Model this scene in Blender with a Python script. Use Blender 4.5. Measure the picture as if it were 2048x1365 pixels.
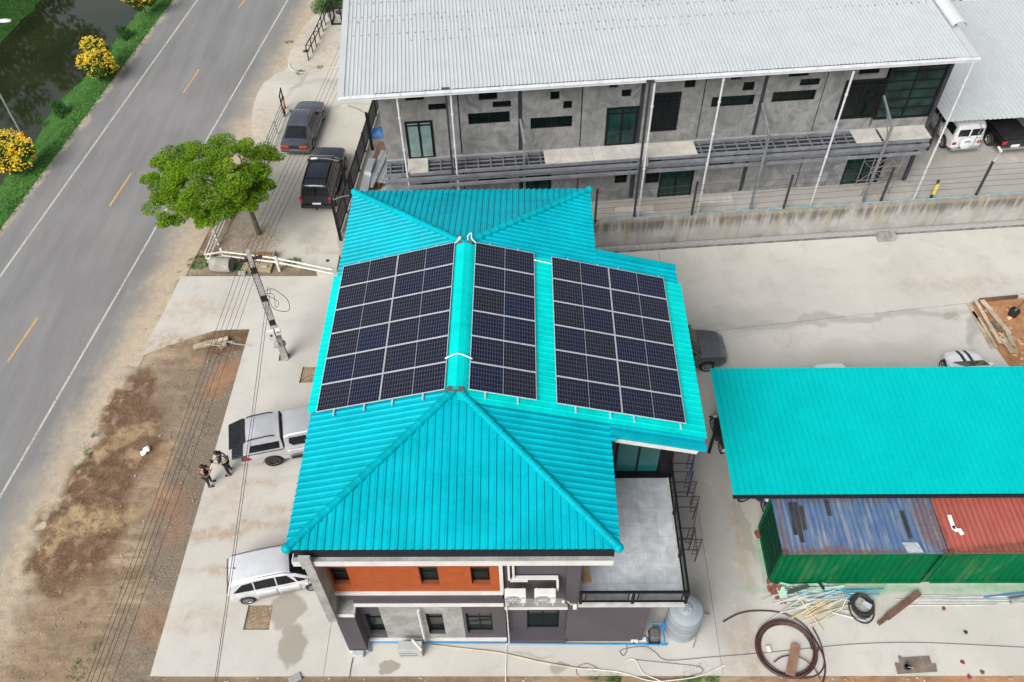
import bpy, bmesh, math, random
from math import sin, cos, pi, radians, hypot, atan2
from mathutils import Vector, Matrix, noise
from mathutils.geometry import tessellate_polygon
random.seed(11)
for _o in list(bpy.data.objects):
    bpy.data.objects.remove(_o)
SC = bpy.context.scene
COL = SC.collection

# ------------------------------------------------------------------ camera
PIT, ROL, YAW = 0.86701, -0.02656, -0.0252
fw = Vector((sin(YAW)*cos(PIT), cos(YAW)*cos(PIT), -sin(PIT)))
r0 = Vector((cos(YAW), -sin(YAW), 0)); u0 = r0.cross(fw)
r1 = r0*cos(ROL) + u0*sin(ROL); u1 = u0*cos(ROL) - r0*sin(ROL)
cd = bpy.data.cameras.new('camera'); cam = bpy.data.objects.new('camera', cd); COL.objects.link(cam)
cd.sensor_width = 36; cd.lens = 1707.71/2048*36; cd.clip_start = 0.5; cd.clip_end = 2000
cam.matrix_world = Matrix(((r1.x, u1.x, -fw.x, 0), (r1.y, u1.y, -fw.y, 0), (r1.z, u1.z, -fw.z, 31.893), (0, 0, 0, 1)))
SC.camera = cam

# ------------------------------------------------------------------ daylight under thin cloud
SUN_EL, SUN_AZ = radians(43), radians(-146)      # azimuth from +Y towards +X
wd = bpy.data.worlds.new('World'); SC.world = wd; wd.use_nodes = True
wn = wd.node_tree; bg = wn.nodes['Background']
sky = wn.nodes.new('ShaderNodeTexSky'); sky.sky_type = 'NISHITA'; sky.sun_disc = False
sky.sun_elevation = SUN_EL; sky.sun_rotation = SUN_AZ; sky.dust_density = 4.0; sky.air_density = 1.0
hs = wn.nodes.new('ShaderNodeHueSaturation'); hs.inputs['Saturation'].default_value = 0.34
wn.links.new(sky.outputs[0], hs.inputs['Color']); wn.links.new(hs.outputs[0], bg.inputs['Color'])
bg.inputs['Strength'].default_value = 0.095
sl = bpy.data.lights.new('sun', 'SUN'); sl.energy = 1.5; sl.angle = radians(38); sl.color = (1, 0.985, 0.955)
so = bpy.data.objects.new('sun', sl); COL.objects.link(so)
sd = Vector((sin(SUN_AZ)*cos(SUN_EL), cos(SUN_AZ)*cos(SUN_EL), sin(SUN_EL)))
so.rotation_euler = sd.to_track_quat('Z', 'Y').to_euler(); so.location = sd*60
SC.render.engine = 'CYCLES'
SC.view_settings.view_transform = 'Standard'; SC.view_settings.look = 'None'
SC.view_settings.gamma = 1; SC.view_settings.use_curve_mapping = False
SC.view_settings.exposure = 1.0

# ------------------------------------------------------------------ material helpers
MATS = {}
class NT:
    def __init__(s, name):
        s.m = bpy.data.materials.new(name); s.m.use_nodes = True; s.t = s.m.node_tree
        s.b = s.t.nodes['Principled BSDF']
    def n(s, typ, **kw):
        x = s.t.nodes.new('ShaderNode'+typ)
        for k, v in kw.items():
            if k.startswith('i_'): x.inputs[k[2:].replace('_', ' ')].default_value = v
            else: setattr(x, k, v)
        return x
    def l(s, a, b): s.t.links.new(a, b)
    def coord(s, scale=(1, 1, 1), world=False):
        if world:
            c = s.n('NewGeometry').outputs['Position']
        else:
            c = s.n('TexCoord').outputs['Object']
        mp = s.n('Mapping'); mp.inputs['Scale'].default_value = scale; s.l(c, mp.inputs['Vector']); return mp.outputs[0]
    def noise(s, vec, scale, detail=4, rough=.55, dist=0):
        x = s.n('TexNoise'); x.inputs['Scale'].default_value = scale; x.inputs['Detail'].default_value = detail
        x.inputs['Roughness'].default_value = rough; x.inputs['Distortion'].default_value = dist
        s.l(vec, x.inputs['Vector']); return x.outputs['Fac']
    def ramp(s, fac, a, b, lo=0., hi=1.):
        x = s.n('MapRange'); x.interpolation_type = 'SMOOTHSTEP'
        for k, v in (('From Min', a), ('From Max', b), ('To Min', lo), ('To Max', hi)): x.inputs[k].default_value = v
        s.l(fac, x.inputs['Value']); return x.outputs[0]
    def mix(s, fac, a, b, mode='MIX'):
        x = s.n('MixRGB'); x.blend_type = mode
        for k, v in (('Fac', fac), ('Color1', a), ('Color2', b)):
            if isinstance(v, (int, float)): x.inputs[k].default_value = v
            elif isinstance(v, tuple): x.inputs[k].default_value = (*v, 1)
            else: s.l(v, x.inputs[k])
        return x.outputs[0]
    def math(s, op, a, b=0.):
        x = s.n('Math'); x.operation = op
        for i, v in enumerate((a, b)):
            if isinstance(v, (int, float)): x.inputs[i].default_value = v
            else: s.l(v, x.inputs[i])
        return x.outputs[0]
    def blobs(s, lst, warp=.6, wscale=.9, soft=.35):
        """union of warped ellipses (cx, cy, rx, ry, rot_deg, amount) in world metres"""
        p = s.n('NewGeometry').outputs['Position']
        w = s.n('TexNoise'); w.inputs['Scale'].default_value = wscale; w.inputs['Detail'].default_value = 5
        s.l(p, w.inputs['Vector'])
        sub = s.n('VectorMath'); sub.operation = 'SUBTRACT'; s.l(w.outputs['Color'], sub.inputs[0]); sub.inputs[1].default_value = (.5, .5, .5)
        scl = s.n('VectorMath'); scl.operation = 'SCALE'; s.l(sub.outputs[0], scl.inputs[0]); scl.inputs['Scale'].default_value = warp*2
        add = s.n('VectorMath'); add.operation = 'ADD'; s.l(p, add.inputs[0]); s.l(scl.outputs[0], add.inputs[1])
        tot = None
        for cx, cy, rx, ry, rot, am in lst:
            mp = s.n('Mapping'); mp.vector_type = 'TEXTURE'
            mp.inputs['Location'].default_value = (cx, cy, 0); mp.inputs['Rotation'].default_value = (0, 0, radians(rot))
            mp.inputs['Scale'].default_value = (rx, ry, 1000); s.l(add.outputs[0], mp.inputs['Vector'])
            ln = s.n('VectorMath'); ln.operation = 'LENGTH'; s.l(mp.outputs[0], ln.inputs[0])
            v = s.ramp(ln.outputs['Value'], 1+soft, 1-soft, 0, am)
            tot = v if tot is None else s.math('MAXIMUM', tot, v)
        return tot
    def bump(s, h, strength=.3, dist=.02):
        x = s.n('Bump'); x.inputs['Strength'].default_value = strength; x.inputs['Distance'].default_value = dist
        s.l(h, x.inputs['Height']); s.l(x.outputs[0], s.b.inputs['Normal'])
    def out(s, col=None, rough=None, metal=None, spec=None, coat=None):
        for k, v in (('Base Color', col), ('Roughness', rough), ('Metallic', metal), ('Specular IOR Level', spec), ('Coat Weight', coat)):
            if v is None: continue
            if isinstance(v, tuple): s.b.inputs[k].default_value = (*v, 1)
            elif isinstance(v, (int, float)): s.b.inputs[k].default_value = v
            else: s.l(v, s.b.inputs[k])
        return s.m

def M(name, col, rough=.6, metal=0., var=.18, scale=2.5, fine=30, bump=0., spec=.4, coat=0., stretch=(1, 1, 1), dirt=None, dirtamt=.4):
    """plain surface with two octaves of uneven colour and optional dirt"""
    if name in MATS: return MATS[name]
    t = NT(name); c = t.coord(stretch)
    n1 = t.noise(c, scale, 5, .6); n2 = t.noise(c, fine, 3, .6)
    k = t.math('MULTIPLY', t.ramp(n1, .3, .7, 1-var, 1+var), t.ramp(n2, .3, .7, 1-var*.5, 1+var*.5))
    v = t.n('VectorMath'); v.operation = 'SCALE'; v.inputs[0].default_value = col; t.l(k, v.inputs['Scale'])
    cc = v.outputs[0]
    if dirt:
        n3 = t.noise(c, scale*1.7, 7, .7, .6); cc = t.mix(t.ramp(n3, .5, .72, 0, dirtamt), cc, dirt)
    if bump: t.bump(n2, bump, .01)
    r = t.ramp(n1, .3, .7, max(.03, rough-.08), min(1, rough+.08))
    MATS[name] = t.out(cc, r, metal, spec, coat); return MATS[name]

# ------------------------------------------------------------------ mesh helpers
class MB:
    def __init__(s): s.v = []; s.f = []
    def add(s, vs, fs):
        o = len(s.v); s.v += [tuple(p) for p in vs]; s.f += [tuple(i+o for i in f) for f in fs]; return s
    def box(s, x0, x1, y0, y1, z0, z1, m=None):
        vs = [Vector((x, y, z)) for z in (z0, z1) for y in (y0, y1) for x in (x0, x1)]
        if m is not None: vs = [m @ p for p in vs]
        return s.add(vs, [(0, 2, 3, 1), (4, 5, 7, 6), (0, 1, 5, 4), (2, 6, 7, 3), (0, 4, 6, 2), (1, 3, 7, 5)])
    def beam(s, a, b, w, h=None, up=(0, 0, 1)):
        a = Vector(a); b = Vector(b); d = b-a; L = d.length
        if L < 1e-6: return s
        d.normalize(); u = Vector(up)
        if abs(d.dot(u)) > .95: u = Vector((0, 1, 0))
        sd_ = d.cross(u).normalized(); u = sd_.cross(d)
        m = Matrix(((d.x, sd_.x, u.x, a.x), (d.y, sd_.y, u.y, a.y), (d.z, sd_.z, u.z, a.z), (0, 0, 0, 1)))
        h = w if h is None else h
        return s.box(0, L, -w/2, w/2, -h/2, h/2, m)
    def tube(s, pts, r, n=6, caps=True, closed=False):
        P = [Vector(p) for p in pts]; N = len(P); base = len(s.v); prev = None
        rr = r if isinstance(r, (list, tuple)) else [r]*N
        for i, p in enumerate(P):
            a = P[(i-1) % N] if (closed or i > 0) else p; b = P[(i+1) % N] if (closed or i < N-1) else p
            d = (b-a); d = d.normalized() if d.length > 1e-9 else Vector((0, 0, 1))
            if prev is None:
                u = Vector((0, 0, 1)) if abs(d.z) < .9 else Vector((1, 0, 0))
                u = (u - d*u.dot(d)).normalized()
            else:
                u = prev - d*prev.dot(d)
                u = u.normalized() if u.length > 1e-6 else d.orthogonal().normalized()
            prev = u; w = d.cross(u)
            for k in range(n):
                t = 2*pi*k/n; s.v.append(tuple(p + (u*cos(t)+w*sin(t))*rr[i]))
        for i in range(N if closed else N-1):
            j = (i+1) % N
            for k in range(n):
                k2 = (k+1) % n; s.f.append((base+i*n+k, base+i*n+k2, base+j*n+k2, base+j*n+k))
        if caps and not closed:
            s.f.append(tuple(base+k for k in reversed(range(n)))); s.f.append(tuple(base+(N-1)*n+k for k in range(n)))
        return s
    def lathe(s, prof, n=24, m=None, c=(0, 0, 0), cap=True):
        base = len(s.v); c = Vector(c)
        for r, z in prof:
            for k in range(n):
                t = 2*pi*k/n; p = Vector((r*cos(t), r*sin(t), z)); p = (m @ p) if m is not None else p
                s.v.append(tuple(p+c))
        for i in range(len(prof)-1):
            for k in range(n):
                k2 = (k+1) % n; s.f.append((base+i*n+k, base+i*n+k2, base+(i+1)*n+k2, base+(i+1)*n+k))
        if cap:
            s.f.append(tuple(base+k for k in reversed(range(n)))); s.f.append(tuple(base+(len(prof)-1)*n+k for k in range(n)))
        return s
    def prism(s, poly, z0, z1, holes=(), m=None):
        """polygon (x, y) extruded from z0 to z1, with optional holes"""
        def orient(p, ccw):
            a = sum(p[i][0]*p[(i+1) % len(p)][1]-p[(i+1) % len(p)][0]*p[i][1] for i in range(len(p)))
            return list(p) if (a > 0) == ccw else list(reversed(p))
        loops = [orient([q[:2] for q in poly], True)]+[orient([q[:2] for q in h], False) for h in holes]
        flat = [q for L in loops for q in L]; base = len(s.v); n = len(flat)
        for z in (z0, z1):
            for x, y in flat:
                p = Vector((x, y, z)); s.v.append(tuple((m @ p) if m is not None else p))
        for t in tessellate_polygon([[Vector((x, y, 0)) for x, y in L] for L in loops]):
            a, b, c = [flat[i] for i in t]
            ccw = (b[0]-a[0])*(c[1]-a[1])-(b[1]-a[1])*(c[0]-a[0]) > 0
            t = tuple(t) if ccw else tuple(reversed(t))
            s.f.append(tuple(base+n+i for i in t)); s.f.append(tuple(base+i for i in reversed(t)))
        o = 0
        for L in loops:
            k = len(L)
            for i in range(k):
                j = (i+1) % k; s.f.append((base+o+i, base+o+j, base+n+o+j, base+n+o+i))
            o += k
        return s
    def build(s, name, mat, parent=None, w=False, smooth=0, bevel=0, mats=None):
        me = bpy.data.meshes.new(name); me.from_pydata(s.v, [], s.f)
        if bevel or smooth:
            b = bmesh.new(); b.from_mesh(me); bmesh.ops.recalc_face_normals(b, faces=b.faces); b.to_mesh(me); b.free()
        me.materials.append(mat)
        o = bpy.data.objects.new(name, me); COL.objects.link(o)
        if parent is not None:
            o.parent = parent
            if w: o.matrix_parent_inverse = parent.matrix_basis.inverted()
        if smooth:
            me.polygons.foreach_set('use_smooth', [True]*len(me.polygons)); me.set_sharp_from_angle(angle=radians(smooth))
        if bevel:
            bv = o.modifiers.new('bevel', 'BEVEL'); bv.width = bevel; bv.segments = 2; bv.limit_method = 'ANGLE'; bv.angle_limit = radians(35)
        return o

def tag(o, label=None, cat=None, group=None, kind=None):
    if label: o['label'] = label
    if cat: o['category'] = cat
    if group: o['group'] = group
    if kind: o['kind'] = kind
    return o
def thing(name, label, cat, loc=(0, 0, 0), rz=0., group=None):
    o = bpy.data.objects.new(name, None); COL.objects.link(o); o.empty_display_size = .2
    o.location = loc; o.rotation_euler = (0, 0, rz); return tag(o, label, cat, group)
def struct(o): o['kind'] = 'structure'; return o
def copy_tree(o, parent=None):
    kids = [c for c in o.children]
    c = o.copy(); COL.objects.link(c)
    if parent is not None:
        c.parent = parent; c.matrix_parent_inverse = o.matrix_parent_inverse.copy()
    for k in kids: copy_tree(k, c)
    return c
def arc(cx, cy, z, r, a0, a1, n, ry=None):
    ry = r if ry is None else ry
    return [(cx+r*cos(radians(a0+(a1-a0)*i/n)), cy+ry*sin(radians(a0+(a1-a0)*i/n)), z) for i in range(n+1)]
def spline(P, n=6):
    P = [Vector(p) for p in P]; out = []
    for i in range(len(P)-1):
        a = P[max(i-1, 0)]; b = P[i]; c = P[i+1]; d = P[min(i+2, len(P)-1)]
        for k in range(n):
            t = k/n; out.append(.5*((2*b)+(c-a)*t+(2*a-5*b+4*c-d)*t*t+(3*b-a-3*c+d)*t**3))
    out.append(P[-1]); return out
RZ = lambda a: Matrix.Rotation(a, 4, 'Z')
T = lambda x, y, z=0: Matrix.Translation((x, y, z))
def rock(mb, c, r, sq=.6, seed=0):
    rg = random.Random(seed); prof = []
    vs = [(0, 0, -r*sq)]
    for lat in (-.5, .35):
        for k in range(5):
            t = 2*pi*k/5+rg.random()*.7; q = r*rg.uniform(.75, 1.1)
            vs.append((q*cos(lat)*cos(t), q*cos(lat)*sin(t), q*sin(lat)*sq))
    vs.append((r*.15*rg.uniform(-1, 1), r*.15*rg.uniform(-1, 1), r*sq*.85))
    fs = [(0, 1+(k+1) % 5, 1+k) for k in range(5)]+[(1+k, 1+(k+1) % 5, 6+(k+1) % 5, 6+k) for k in range(5)]+[(6+k, 6+(k+1) % 5, 11) for k in range(5)]
    mb.add([(x+c[0], y+c[1], z+c[2]) for x, y, z in vs], fs)

# ------------------------------------------------------------------ ground, road, canal
def earth_material():
    t = NT('earth'); c = t.coord(world=True)
    big = t.noise(c, .35, 6, .6, .4); mid = t.noise(c, 2.2, 6, .65, .5); fine = t.noise(c, 14, 5, .7); grit = t.noise(c, 45, 3, .7)
    sand = t.mix(t.ramp(big, .35, .65), (.39, .325, .24), (.46, .395, .305))
    col = t.mix(t.ramp(mid, .45, .7, 0, .55), sand, (.29, .225, .155))
    sp0 = t.n('SeparateXYZ'); t.l(t.n('NewGeometry').outputs['Position'], sp0.inputs[0])
    xr0 = t.math('SUBTRACT', t.math('ADD', sp0.outputs['X'], 20.69), t.math('MULTIPLY', t.math('SUBTRACT', sp0.outputs['Y'], 35.09), .1185))
    xr0 = t.math('ADD', xr0, t.math('MULTIPLY', t.math('SUBTRACT', big, .5), 2.5))
    inner = t.ramp(xr0, 2.6, 4.6)
    cr = t.coord((.22, 1.5, 1), True); cr.node.inputs['Rotation'].default_value = (0, 0, radians(-62)); ruts = t.noise(cr, 1.3, 6, .65, .3)
    inb = t.mix(t.ramp(mid, .35, .65), (.155, .105, .062), (.30, .215, .135)); inb = t.mix(t.ramp(ruts, .50, .66, 0, .7), inb, (.40, .315, .215)); inb = t.mix(t.ramp(ruts, .46, .34, 0, .5), inb, (.135, .09, .055)); inb = t.mix(t.ramp(fine, .5, .75, 0, .6), inb, (.40, .30, .19))
    col = t.mix(t.math('MULTIPLY', inner, .85), col, inb)
    gravel = t.blobs([(*(-14.312, 24.778, 0.000)[:2], 1.5, 3.4, 8, 1), (*(-14.362, 20.061, 0.000)[:2], 1.3, 3.2, 6, 1), (*(-14.464, 16.227, 0.000)[:2], 1.3, 2.5, 8, .9), (*(-14.334, 12.092, 0.000)[:2], 1.5, 2.2, 6, .8),
                      (*(-16.871, 23.620, 0.000)[:2], 1.4, 2.2, 0, .55), (-8, 9.4, 9, 1.35, 0, 1), (*(-17.127, 31.447, 0.000)[:2], 1.2, .8, 0, .8), (*(-13.501, 31.847, 0.000)[:2], 3.5, .7, -4, .9)], .7, 1.1)
    gcol = t.mix(t.ramp(fine, .35, .65), (.11, .085, .065), (.27, .225, .175))
    col = t.mix(gravel, col, gcol)
    brown = t.blobs([(*(-18.474, 23.632, 0.000)[:2], 1.0, 1.8, -10, 1), (*(-17.891, 21.128, 0.000)[:2], 1.5, 2.4, -5, 1), (*(-18.477, 19.074, 0.000)[:2], 1.5, 2.6, -8, 1), (*(-18.524, 16.923, 0.000)[:2], 1.9, 1.9, -10, 1), (*(-18.664, 15.798, -0.000)[:2], 1.6, 1.4, 0, 1), (*(-18.696, 14.716, 0.000)[:2], 1.1, .9, 0, .9), (*(-17.151, 14.924, -0.000)[:2], 1.4, .5, 0, .6),
                     (*(-14.747, 27.278, 0.000)[:2], 1.3, .9, 18, 1), (*(-17.956, 33.735, -0.000)[:2], 1.1, 1.3, 0, .8), (*(-18.533, 16.019, 0.000)[:2], 1.2, 1.2, 0, .7)], .8, 1.0, .22)
    brown = t.math('MULTIPLY', brown, t.ramp(mid, .36, .52, .35, 1))
    col = t.mix(brown, col, t.mix(t.ramp(fine, .3, .7), (.085, .046, .026), (.19, .115, .066)))
    pale = t.blobs([(*(-17.773, 21.883, 0.000)[:2], .95, .55, 30, 1), (*(-18.738, 20.948, 0.000)[:2], .45, .8, -20, .9), (*(-17.514, 20.389, -0.000)[:2], .4, .35, 0, .9), (*(-18.707, 17.155, 0.000)[:2], 1.3, .75, 20, .95), (*(-17.019, 17.498, -0.000)[:2], .9, .3, 15, .8), (*(-19.440, 16.245, 0.000)[:2], .15, .9, -15, .8)], .8, 1.3, .3)
    pale = t.math('MULTIPLY', pale, t.math('MULTIPLY', t.ramp(fine, .32, .5, .25, 1), t.ramp(mid, .62, .48, .3, 1)))
    col = t.mix(t.math('MULTIPLY', pale, .85), col, t.mix(t.ramp(fine, .3, .7), (.36, .25, .13), (.48, .36, .21)))
    dg = t.blobs([(-6.5, 9.5, 8.5, 1.25, 0, .85), (1.5, 9.3, 2.5, .9, 0, .5)], .4, 1.5, .4)
    col = t.mix(dg, col, t.mix(t.ramp(fine, .3, .7), (.055, .045, .038), (.15, .125, .10)))
    orange = t.blobs([(*(-14.572, 24.870, 0.000)[:2], .55, 1.3, -20, .55), (*(-15.335, 18.323, 0.000)[:2], .8, .9, 0, .35), (*(-15.930, 26.016, 0.000)[:2], .4, .3, 0, .2), (*(-14.642, 16.907, 0.000)[:2], .5, .9, 0, .25), (*(-16.089, 20.720, 0.000)[:2], .5, .9, 0, .2), (*(-14.358, 12.867, 0.000)[:2], .8, .8, 0, .25),
                      (15, 9.6, 8, 1.25, 0, 1), (3.0, 9.5, 2.5, 1.2, 0, .7), (24, 24, 4.5, 8, 0, 1)], .6, 1.5, .4)
    col = t.mix(t.math('MULTIPLY', orange, t.ramp(fine, .3, .55, .4, 1)), col, t.mix(t.ramp(mid, .3, .7), (.36, .15, .055), (.48, .24, .11)))
    col = t.mix(t.ramp(grit, .62, .75, 0, .6), col, (.46, .42, .36))
    col = t.mix(t.ramp(grit, .38, .26, 0, .5), col, (.07, .05, .035))
    col = t.mix(t.math('MULTIPLY', t.ramp(fine, .4, .62, 0, .6), t.ramp(big, .4, .6, .3, 1)), col, (.17, .12, .08))
    h = t.math('ADD', t.math('MULTIPLY', fine, .7), t.math('MULTIPLY', grit, .5)); t.bump(h, .7, .05)
    return t.out(col, .95, spec=.15)
EARTH = earth_material()

# road axis: left white line x = -22.56+.., runs nearly parallel to the yard
def road_x(y, off): return -20.69 + (y-35.09)*.1185 + off      # off = 0 on the right edge line
RW = 6.87
BANK0 = -RW-2.05                                                # grass starts here
gx = lambda y: road_x(y, BANK0)
mb = MB()
ys = [-300, -60, 0, 20, 40, 60, 90, 140, 300, 600]
poly = [(gx(y), y) for y in ys] + [(700, 600), (700, -300)]
mb.prism(poly, -.5, -.07); struct(mb.build('ground', EARTH))

# uneven earth field between the road and the forecourt slab
mb = MB(); nx, ny = 96, 230; idx = {}
x0, x1, y0, y1 = -25.2, -13.6, 4.5, 32.2
for j in range(ny+1):
    for i in range(nx+1):
        x = x0+(x1-x0)*i/nx; y = y0+(y1-y0)*j/ny
        z = -.075
        e = min(1, (x-road_x(y, 1.4))/1.2, (x1+.5-x)/.9)
        if e > 0:
            z += e*(.10*noise.noise((x*.6, y*.6, 3))+.05*noise.noise((x*2.2, y*2.2, 5))+.022*noise.noise((x*6, y*6, 9)))+.012*e
            b = math.exp(-(((x+19.0-(y-19)*.16)/1.3)**2+((y-18)/5.2)**2))
            z += b*(.13+.12*noise.noise((x*1.5, y*1.5, 17))+.05*noise.noise((x*4.5, y*4.5, 21)))
        mb.v.append((x, y, z))
for j in range(ny):
    for i in range(nx):
        a = j*(nx+1)+i; mb.f.append((a, a+1, a+nx+2, a+nx+1))
struct(mb.build('earth_shoulder', EARTH, smooth=180))

def asphalt_material():
    t = NT('asphalt'); c = t.coord(world=True)
    cs = t.coord((1.0, .12, 1), True); mp = cs.node; mp.inputs['Rotation'].default_value = (0, 0, radians(6.8))
    streak = t.noise(cs, 1.1, 5, .6); big = t.noise(c, .18, 4, .6); fine = t.noise(c, 26, 4, .7)
    k = t.math('MULTIPLY', t.ramp(streak, .3, .7, .90, 1.1), t.math('MULTIPLY', t.ramp(big, .3, .7, .93, 1.07), t.ramp(fine, .3, .7, .9, 1.1)))
    v = t.n('VectorMath'); v.operation = 'SCALE'; v.inputs[0].default_value = (.182, .180, .177); t.l(k, v.inputs['Scale'])
    # sand carried onto the asphalt along both edges: distance across the road
    sp = t.n('SeparateXYZ'); t.l(t.n('NewGeometry').outputs['Position'], sp.inputs[0])
    xr = t.math('SUBTRACT', t.math('ADD', sp.outputs['X'], 20.69), t.math('MULTIPLY', t.math('SUBTRACT', sp.outputs['Y'], 35.09), .1185))
    w1 = t.noise(c, .5, 6, .65, .5); w2 = t.noise(c, 3.2, 5, .7)
    xx = t.math('ADD', xr, t.math('MULTIPLY', t.math('SUBTRACT', w1, .5), 2.2)); xx = t.math('ADD', xx, t.math('MULTIPLY', t.math('SUBTRACT', w2, .5), .9))
    m = t.math('MAXIMUM', t.ramp(xx, .3, 2.6, 0, .95), t.ramp(xx, -RW-1.35, -RW-2.0, 0, .85))
    side = t.math('MAXIMUM', m, t.blobs([(*(-20.564, 16.475, 0.000)[:2], 1.6, 5.0, -8, .45), (*(-20.155, 13.277, 0.000)[:2], 2.5, 3.0, 0, .75)], 1.2, .6, .6))
    col = t.mix(side, v.outputs[0], t.mix(t.ramp(w2, .3, .7), (.37, .30, .215), (.43, .36, .27)))
    t.bump(fine, .25, .01)
    return t.out(col, .9, spec=.2)
mb = MB(); ys = [-60+i*6 for i in range(45)]
for i in range(len(ys)-1):
    a, b = ys[i], ys[i+1]
    mb.add([(road_x(a, -RW-1.9), a, -.045), (road_x(a, 3.1), a, -.045), (road_x(b, 3.1), b, -.045), (road_x(b, -RW-1.9), b, -.045)], [(0, 1, 2, 3)])
struct(mb.build('road', asphalt_material()))
def paint(name, col):
    t = NT(name); c = t.coord(world=True)
    n = t.noise(c, 9, 5, .7); n2 = t.noise(c, .7, 4)
    return t.out(t.mix(t.ramp(t.math('MULTIPLY', n, t.ramp(n2, .3, .7, .8, 1.1)), .50, .34, 0, .8), col, (.22, .21, .2)), .7)
WLINE = paint('line_paint_white', (.43, .42, .385)); OLINE = paint('line_paint_orange', (.52, .29, .075))
for off in (-RW, 0):
    mb = MB(); ys = [-55+i*5 for i in range(50)]
    for i in range(len(ys)-1):
        a, b = ys[i], ys[i+1]
        mb.add([(road_x(a, off-.055), a, -.040), (road_x(a, off+.055), a, -.040), (road_x(b, off+.055), b, -.040), (road_x(b, off-.055), b, -.040)], [(0, 1, 2, 3)])
    struct(mb.build('edge_line', WLINE))
for a, b in (((-25.243, 25.975, 0.000), (-24.826, 28.911, 0.000)), ((-23.815, 37.491, 0.000), (-23.439, 40.419, 0.000)), ((-22.439, 48.690, -0.000), (-22.069, 51.521, 0.000)), ((-21.099, 59.618, 0.000), (-20.876, 61.236, 0.000))):
    mb = MB(); a = Vector(a); b = Vector(b); d = (b-a).normalized(); s = Vector((d.y, -d.x, 0))*.06
    mb.add([p+Vector((0, 0, -.040)) for p in (a-s, a+s, b+s, b-s)], [(0, 1, 2, 3)]); struct(mb.build('center_dash', OLINE))

# canal: water, near bank, far bank
WZ = -1.25
def water_material():
    t = NT('canal_water'); c = t.coord((1, 1, 1), True)
    n = t.noise(c, 2.5, 4, .6); t.bump(n, .05, .02)
    col = t.mix(t.ramp(t.noise(c, .25, 4), .35, .65), (.016, .022, .009), (.026, .03, .013))
    return t.out(col, .04, spec=.6)
mb = MB(); mb.add([(-90, -100, WZ), (-20, -100, WZ), (-8, 250, WZ), (-60, 250, WZ)], [(0, 1, 2, 3)]); struct(mb.build('canal_water', water_material()))
def grass_material(name, a, b):
    t = NT(name); c = t.coord(world=True)
    n = t.noise(c, 1.1, 6, .65, .4); f = t.noise(c, 16, 4, .7)
    col = t.mix(t.ramp(n, .3, .7), a, b); col = t.mix(t.ramp(f, .35, .7, 0, .6), col, (.018, .05, .012)); t.bump(f, .8, .06)
    return t.out(col, .85, spec=.2)
TURF = grass_material('turf', (.035, .125, .022), (.07, .17, .03))
NEAR = [(-32.483, 41.846, -1.250), (-31.956, 45.278, -1.250), (-32.331, 47.895, -1.250), (-32.186, 49.547, -1.250), (-31.180, 52.655, -1.250), (-30.618, 56.806, -1.250), (-29.929, 62.019, -1.250)]
def near_x(y):
    P = NEAR
    if y <= P[0][1]: return P[0][0]+(y-P[0][1])*.12
    for a, b in zip(P, P[1:]):
        if y <= b[1]: return a[0]+(b[0]-a[0])*(y-a[1])/(b[1]-a[1])
    return P[-1][0]+(y-P[-1][1])*.12
mb = MB(); rows = [-60+4*i for i in range(22)]+[28+.35*i for i in range(120)]+[72+4*i for i in range(30)]; nc = 12
for y in rows:
    xa = near_x(y)-.35+.12*noise.noise((y*1.7, 0, 0)); xb = gx(y)+.30+.12*noise.noise((y*1.3, 4, 0))
    for i in range(nc+1):
        f = i/nc; x = xa+(xb-xa)*f; g = f*f*(3-2*f)
        mb.v.append((x, y, WZ-.15+(abs(WZ)+.10)*min(1, g*1.12)+.05*noise.noise((x*1.5, y*1.5, 0))*(1 if f < .9 else .2)))
for j in range(len(rows)-1):
    for i in range(nc):
        a = j*(nc+1)+i; mb.f.append((a, a+1, a+nc+2, a+nc+1))
struct(mb.build('grass_bank', TURF, smooth=180))
FAR = [(-38.632, 57.342, -1.250), (-38.165, 61.862, -1.250), (-37.790, 63.613, -1.250)]
def far_x(y): return FAR[0][0]+(y-FAR[0][1])*(FAR[2][0]-FAR[0][0])/(FAR[2][1]-FAR[0][1])
mb = MB(); rows = [-100+8*i for i in range(18)]+[44+.5*i for i in range(60)]+[74+8*i for i in range(25)]
for y in rows:
    xe = far_x(y)+.3*noise.noise((y*.8, 7, 0))
    for d, z in ((.5, -.3), (0, .02), (-.5, .45), (-1.3, .85), (-2.6, 1.15), (-8, 1.25), (-300, 1.25)):
        mb.v.append((xe+d, y, WZ+z+(.05*noise.noise((xe*2+d, y*2, 1)) if d > -8 else 0)))
for j in range(len(rows)-1):
    for i in range(6):
        a = j*7+i; mb.f.append((a, a+7, a+8, a+1))
struct(mb.build('far_bank', TURF, smooth=180))

BLADE = M('grass_blade', (.06, .17, .026), .7, var=.45, scale=.9, fine=3)
def tufts(name, pts, h=.13, w=.03, n=3, mat=None):
    mb = MB()
    for x, y, z in pts:
        for k in range(n):
            a = random.random()*6.28; q = random.uniform(.5, 1.3)*h; l = random.uniform(.2, .9)*q
            dx, dy = cos(a), sin(a); px, py = x+random.uniform(-.06, .06), y+random.uniform(-.06, .06)
            mb.add([(px-dy*w/2, py+dx*w/2, z-.02), (px+dy*w/2, py-dx*w/2, z-.02), (px+dx*l, py+dy*l, z+q)], [(0, 1, 2)])
    return tag(mb.build(name, mat or BLADE), kind='stuff')
pts = []
for _ in range(9500):
    y = random.uniform(30, 66); xa = near_x(y)-.1; xb = gx(y)+.32; f = random.random(); x = xa+(xb-xa)*f; g = f*f*(3-2*f)
    pts.append((x, y, WZ-.15+(abs(WZ)+.10)*min(1, g*1.12)))
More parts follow.
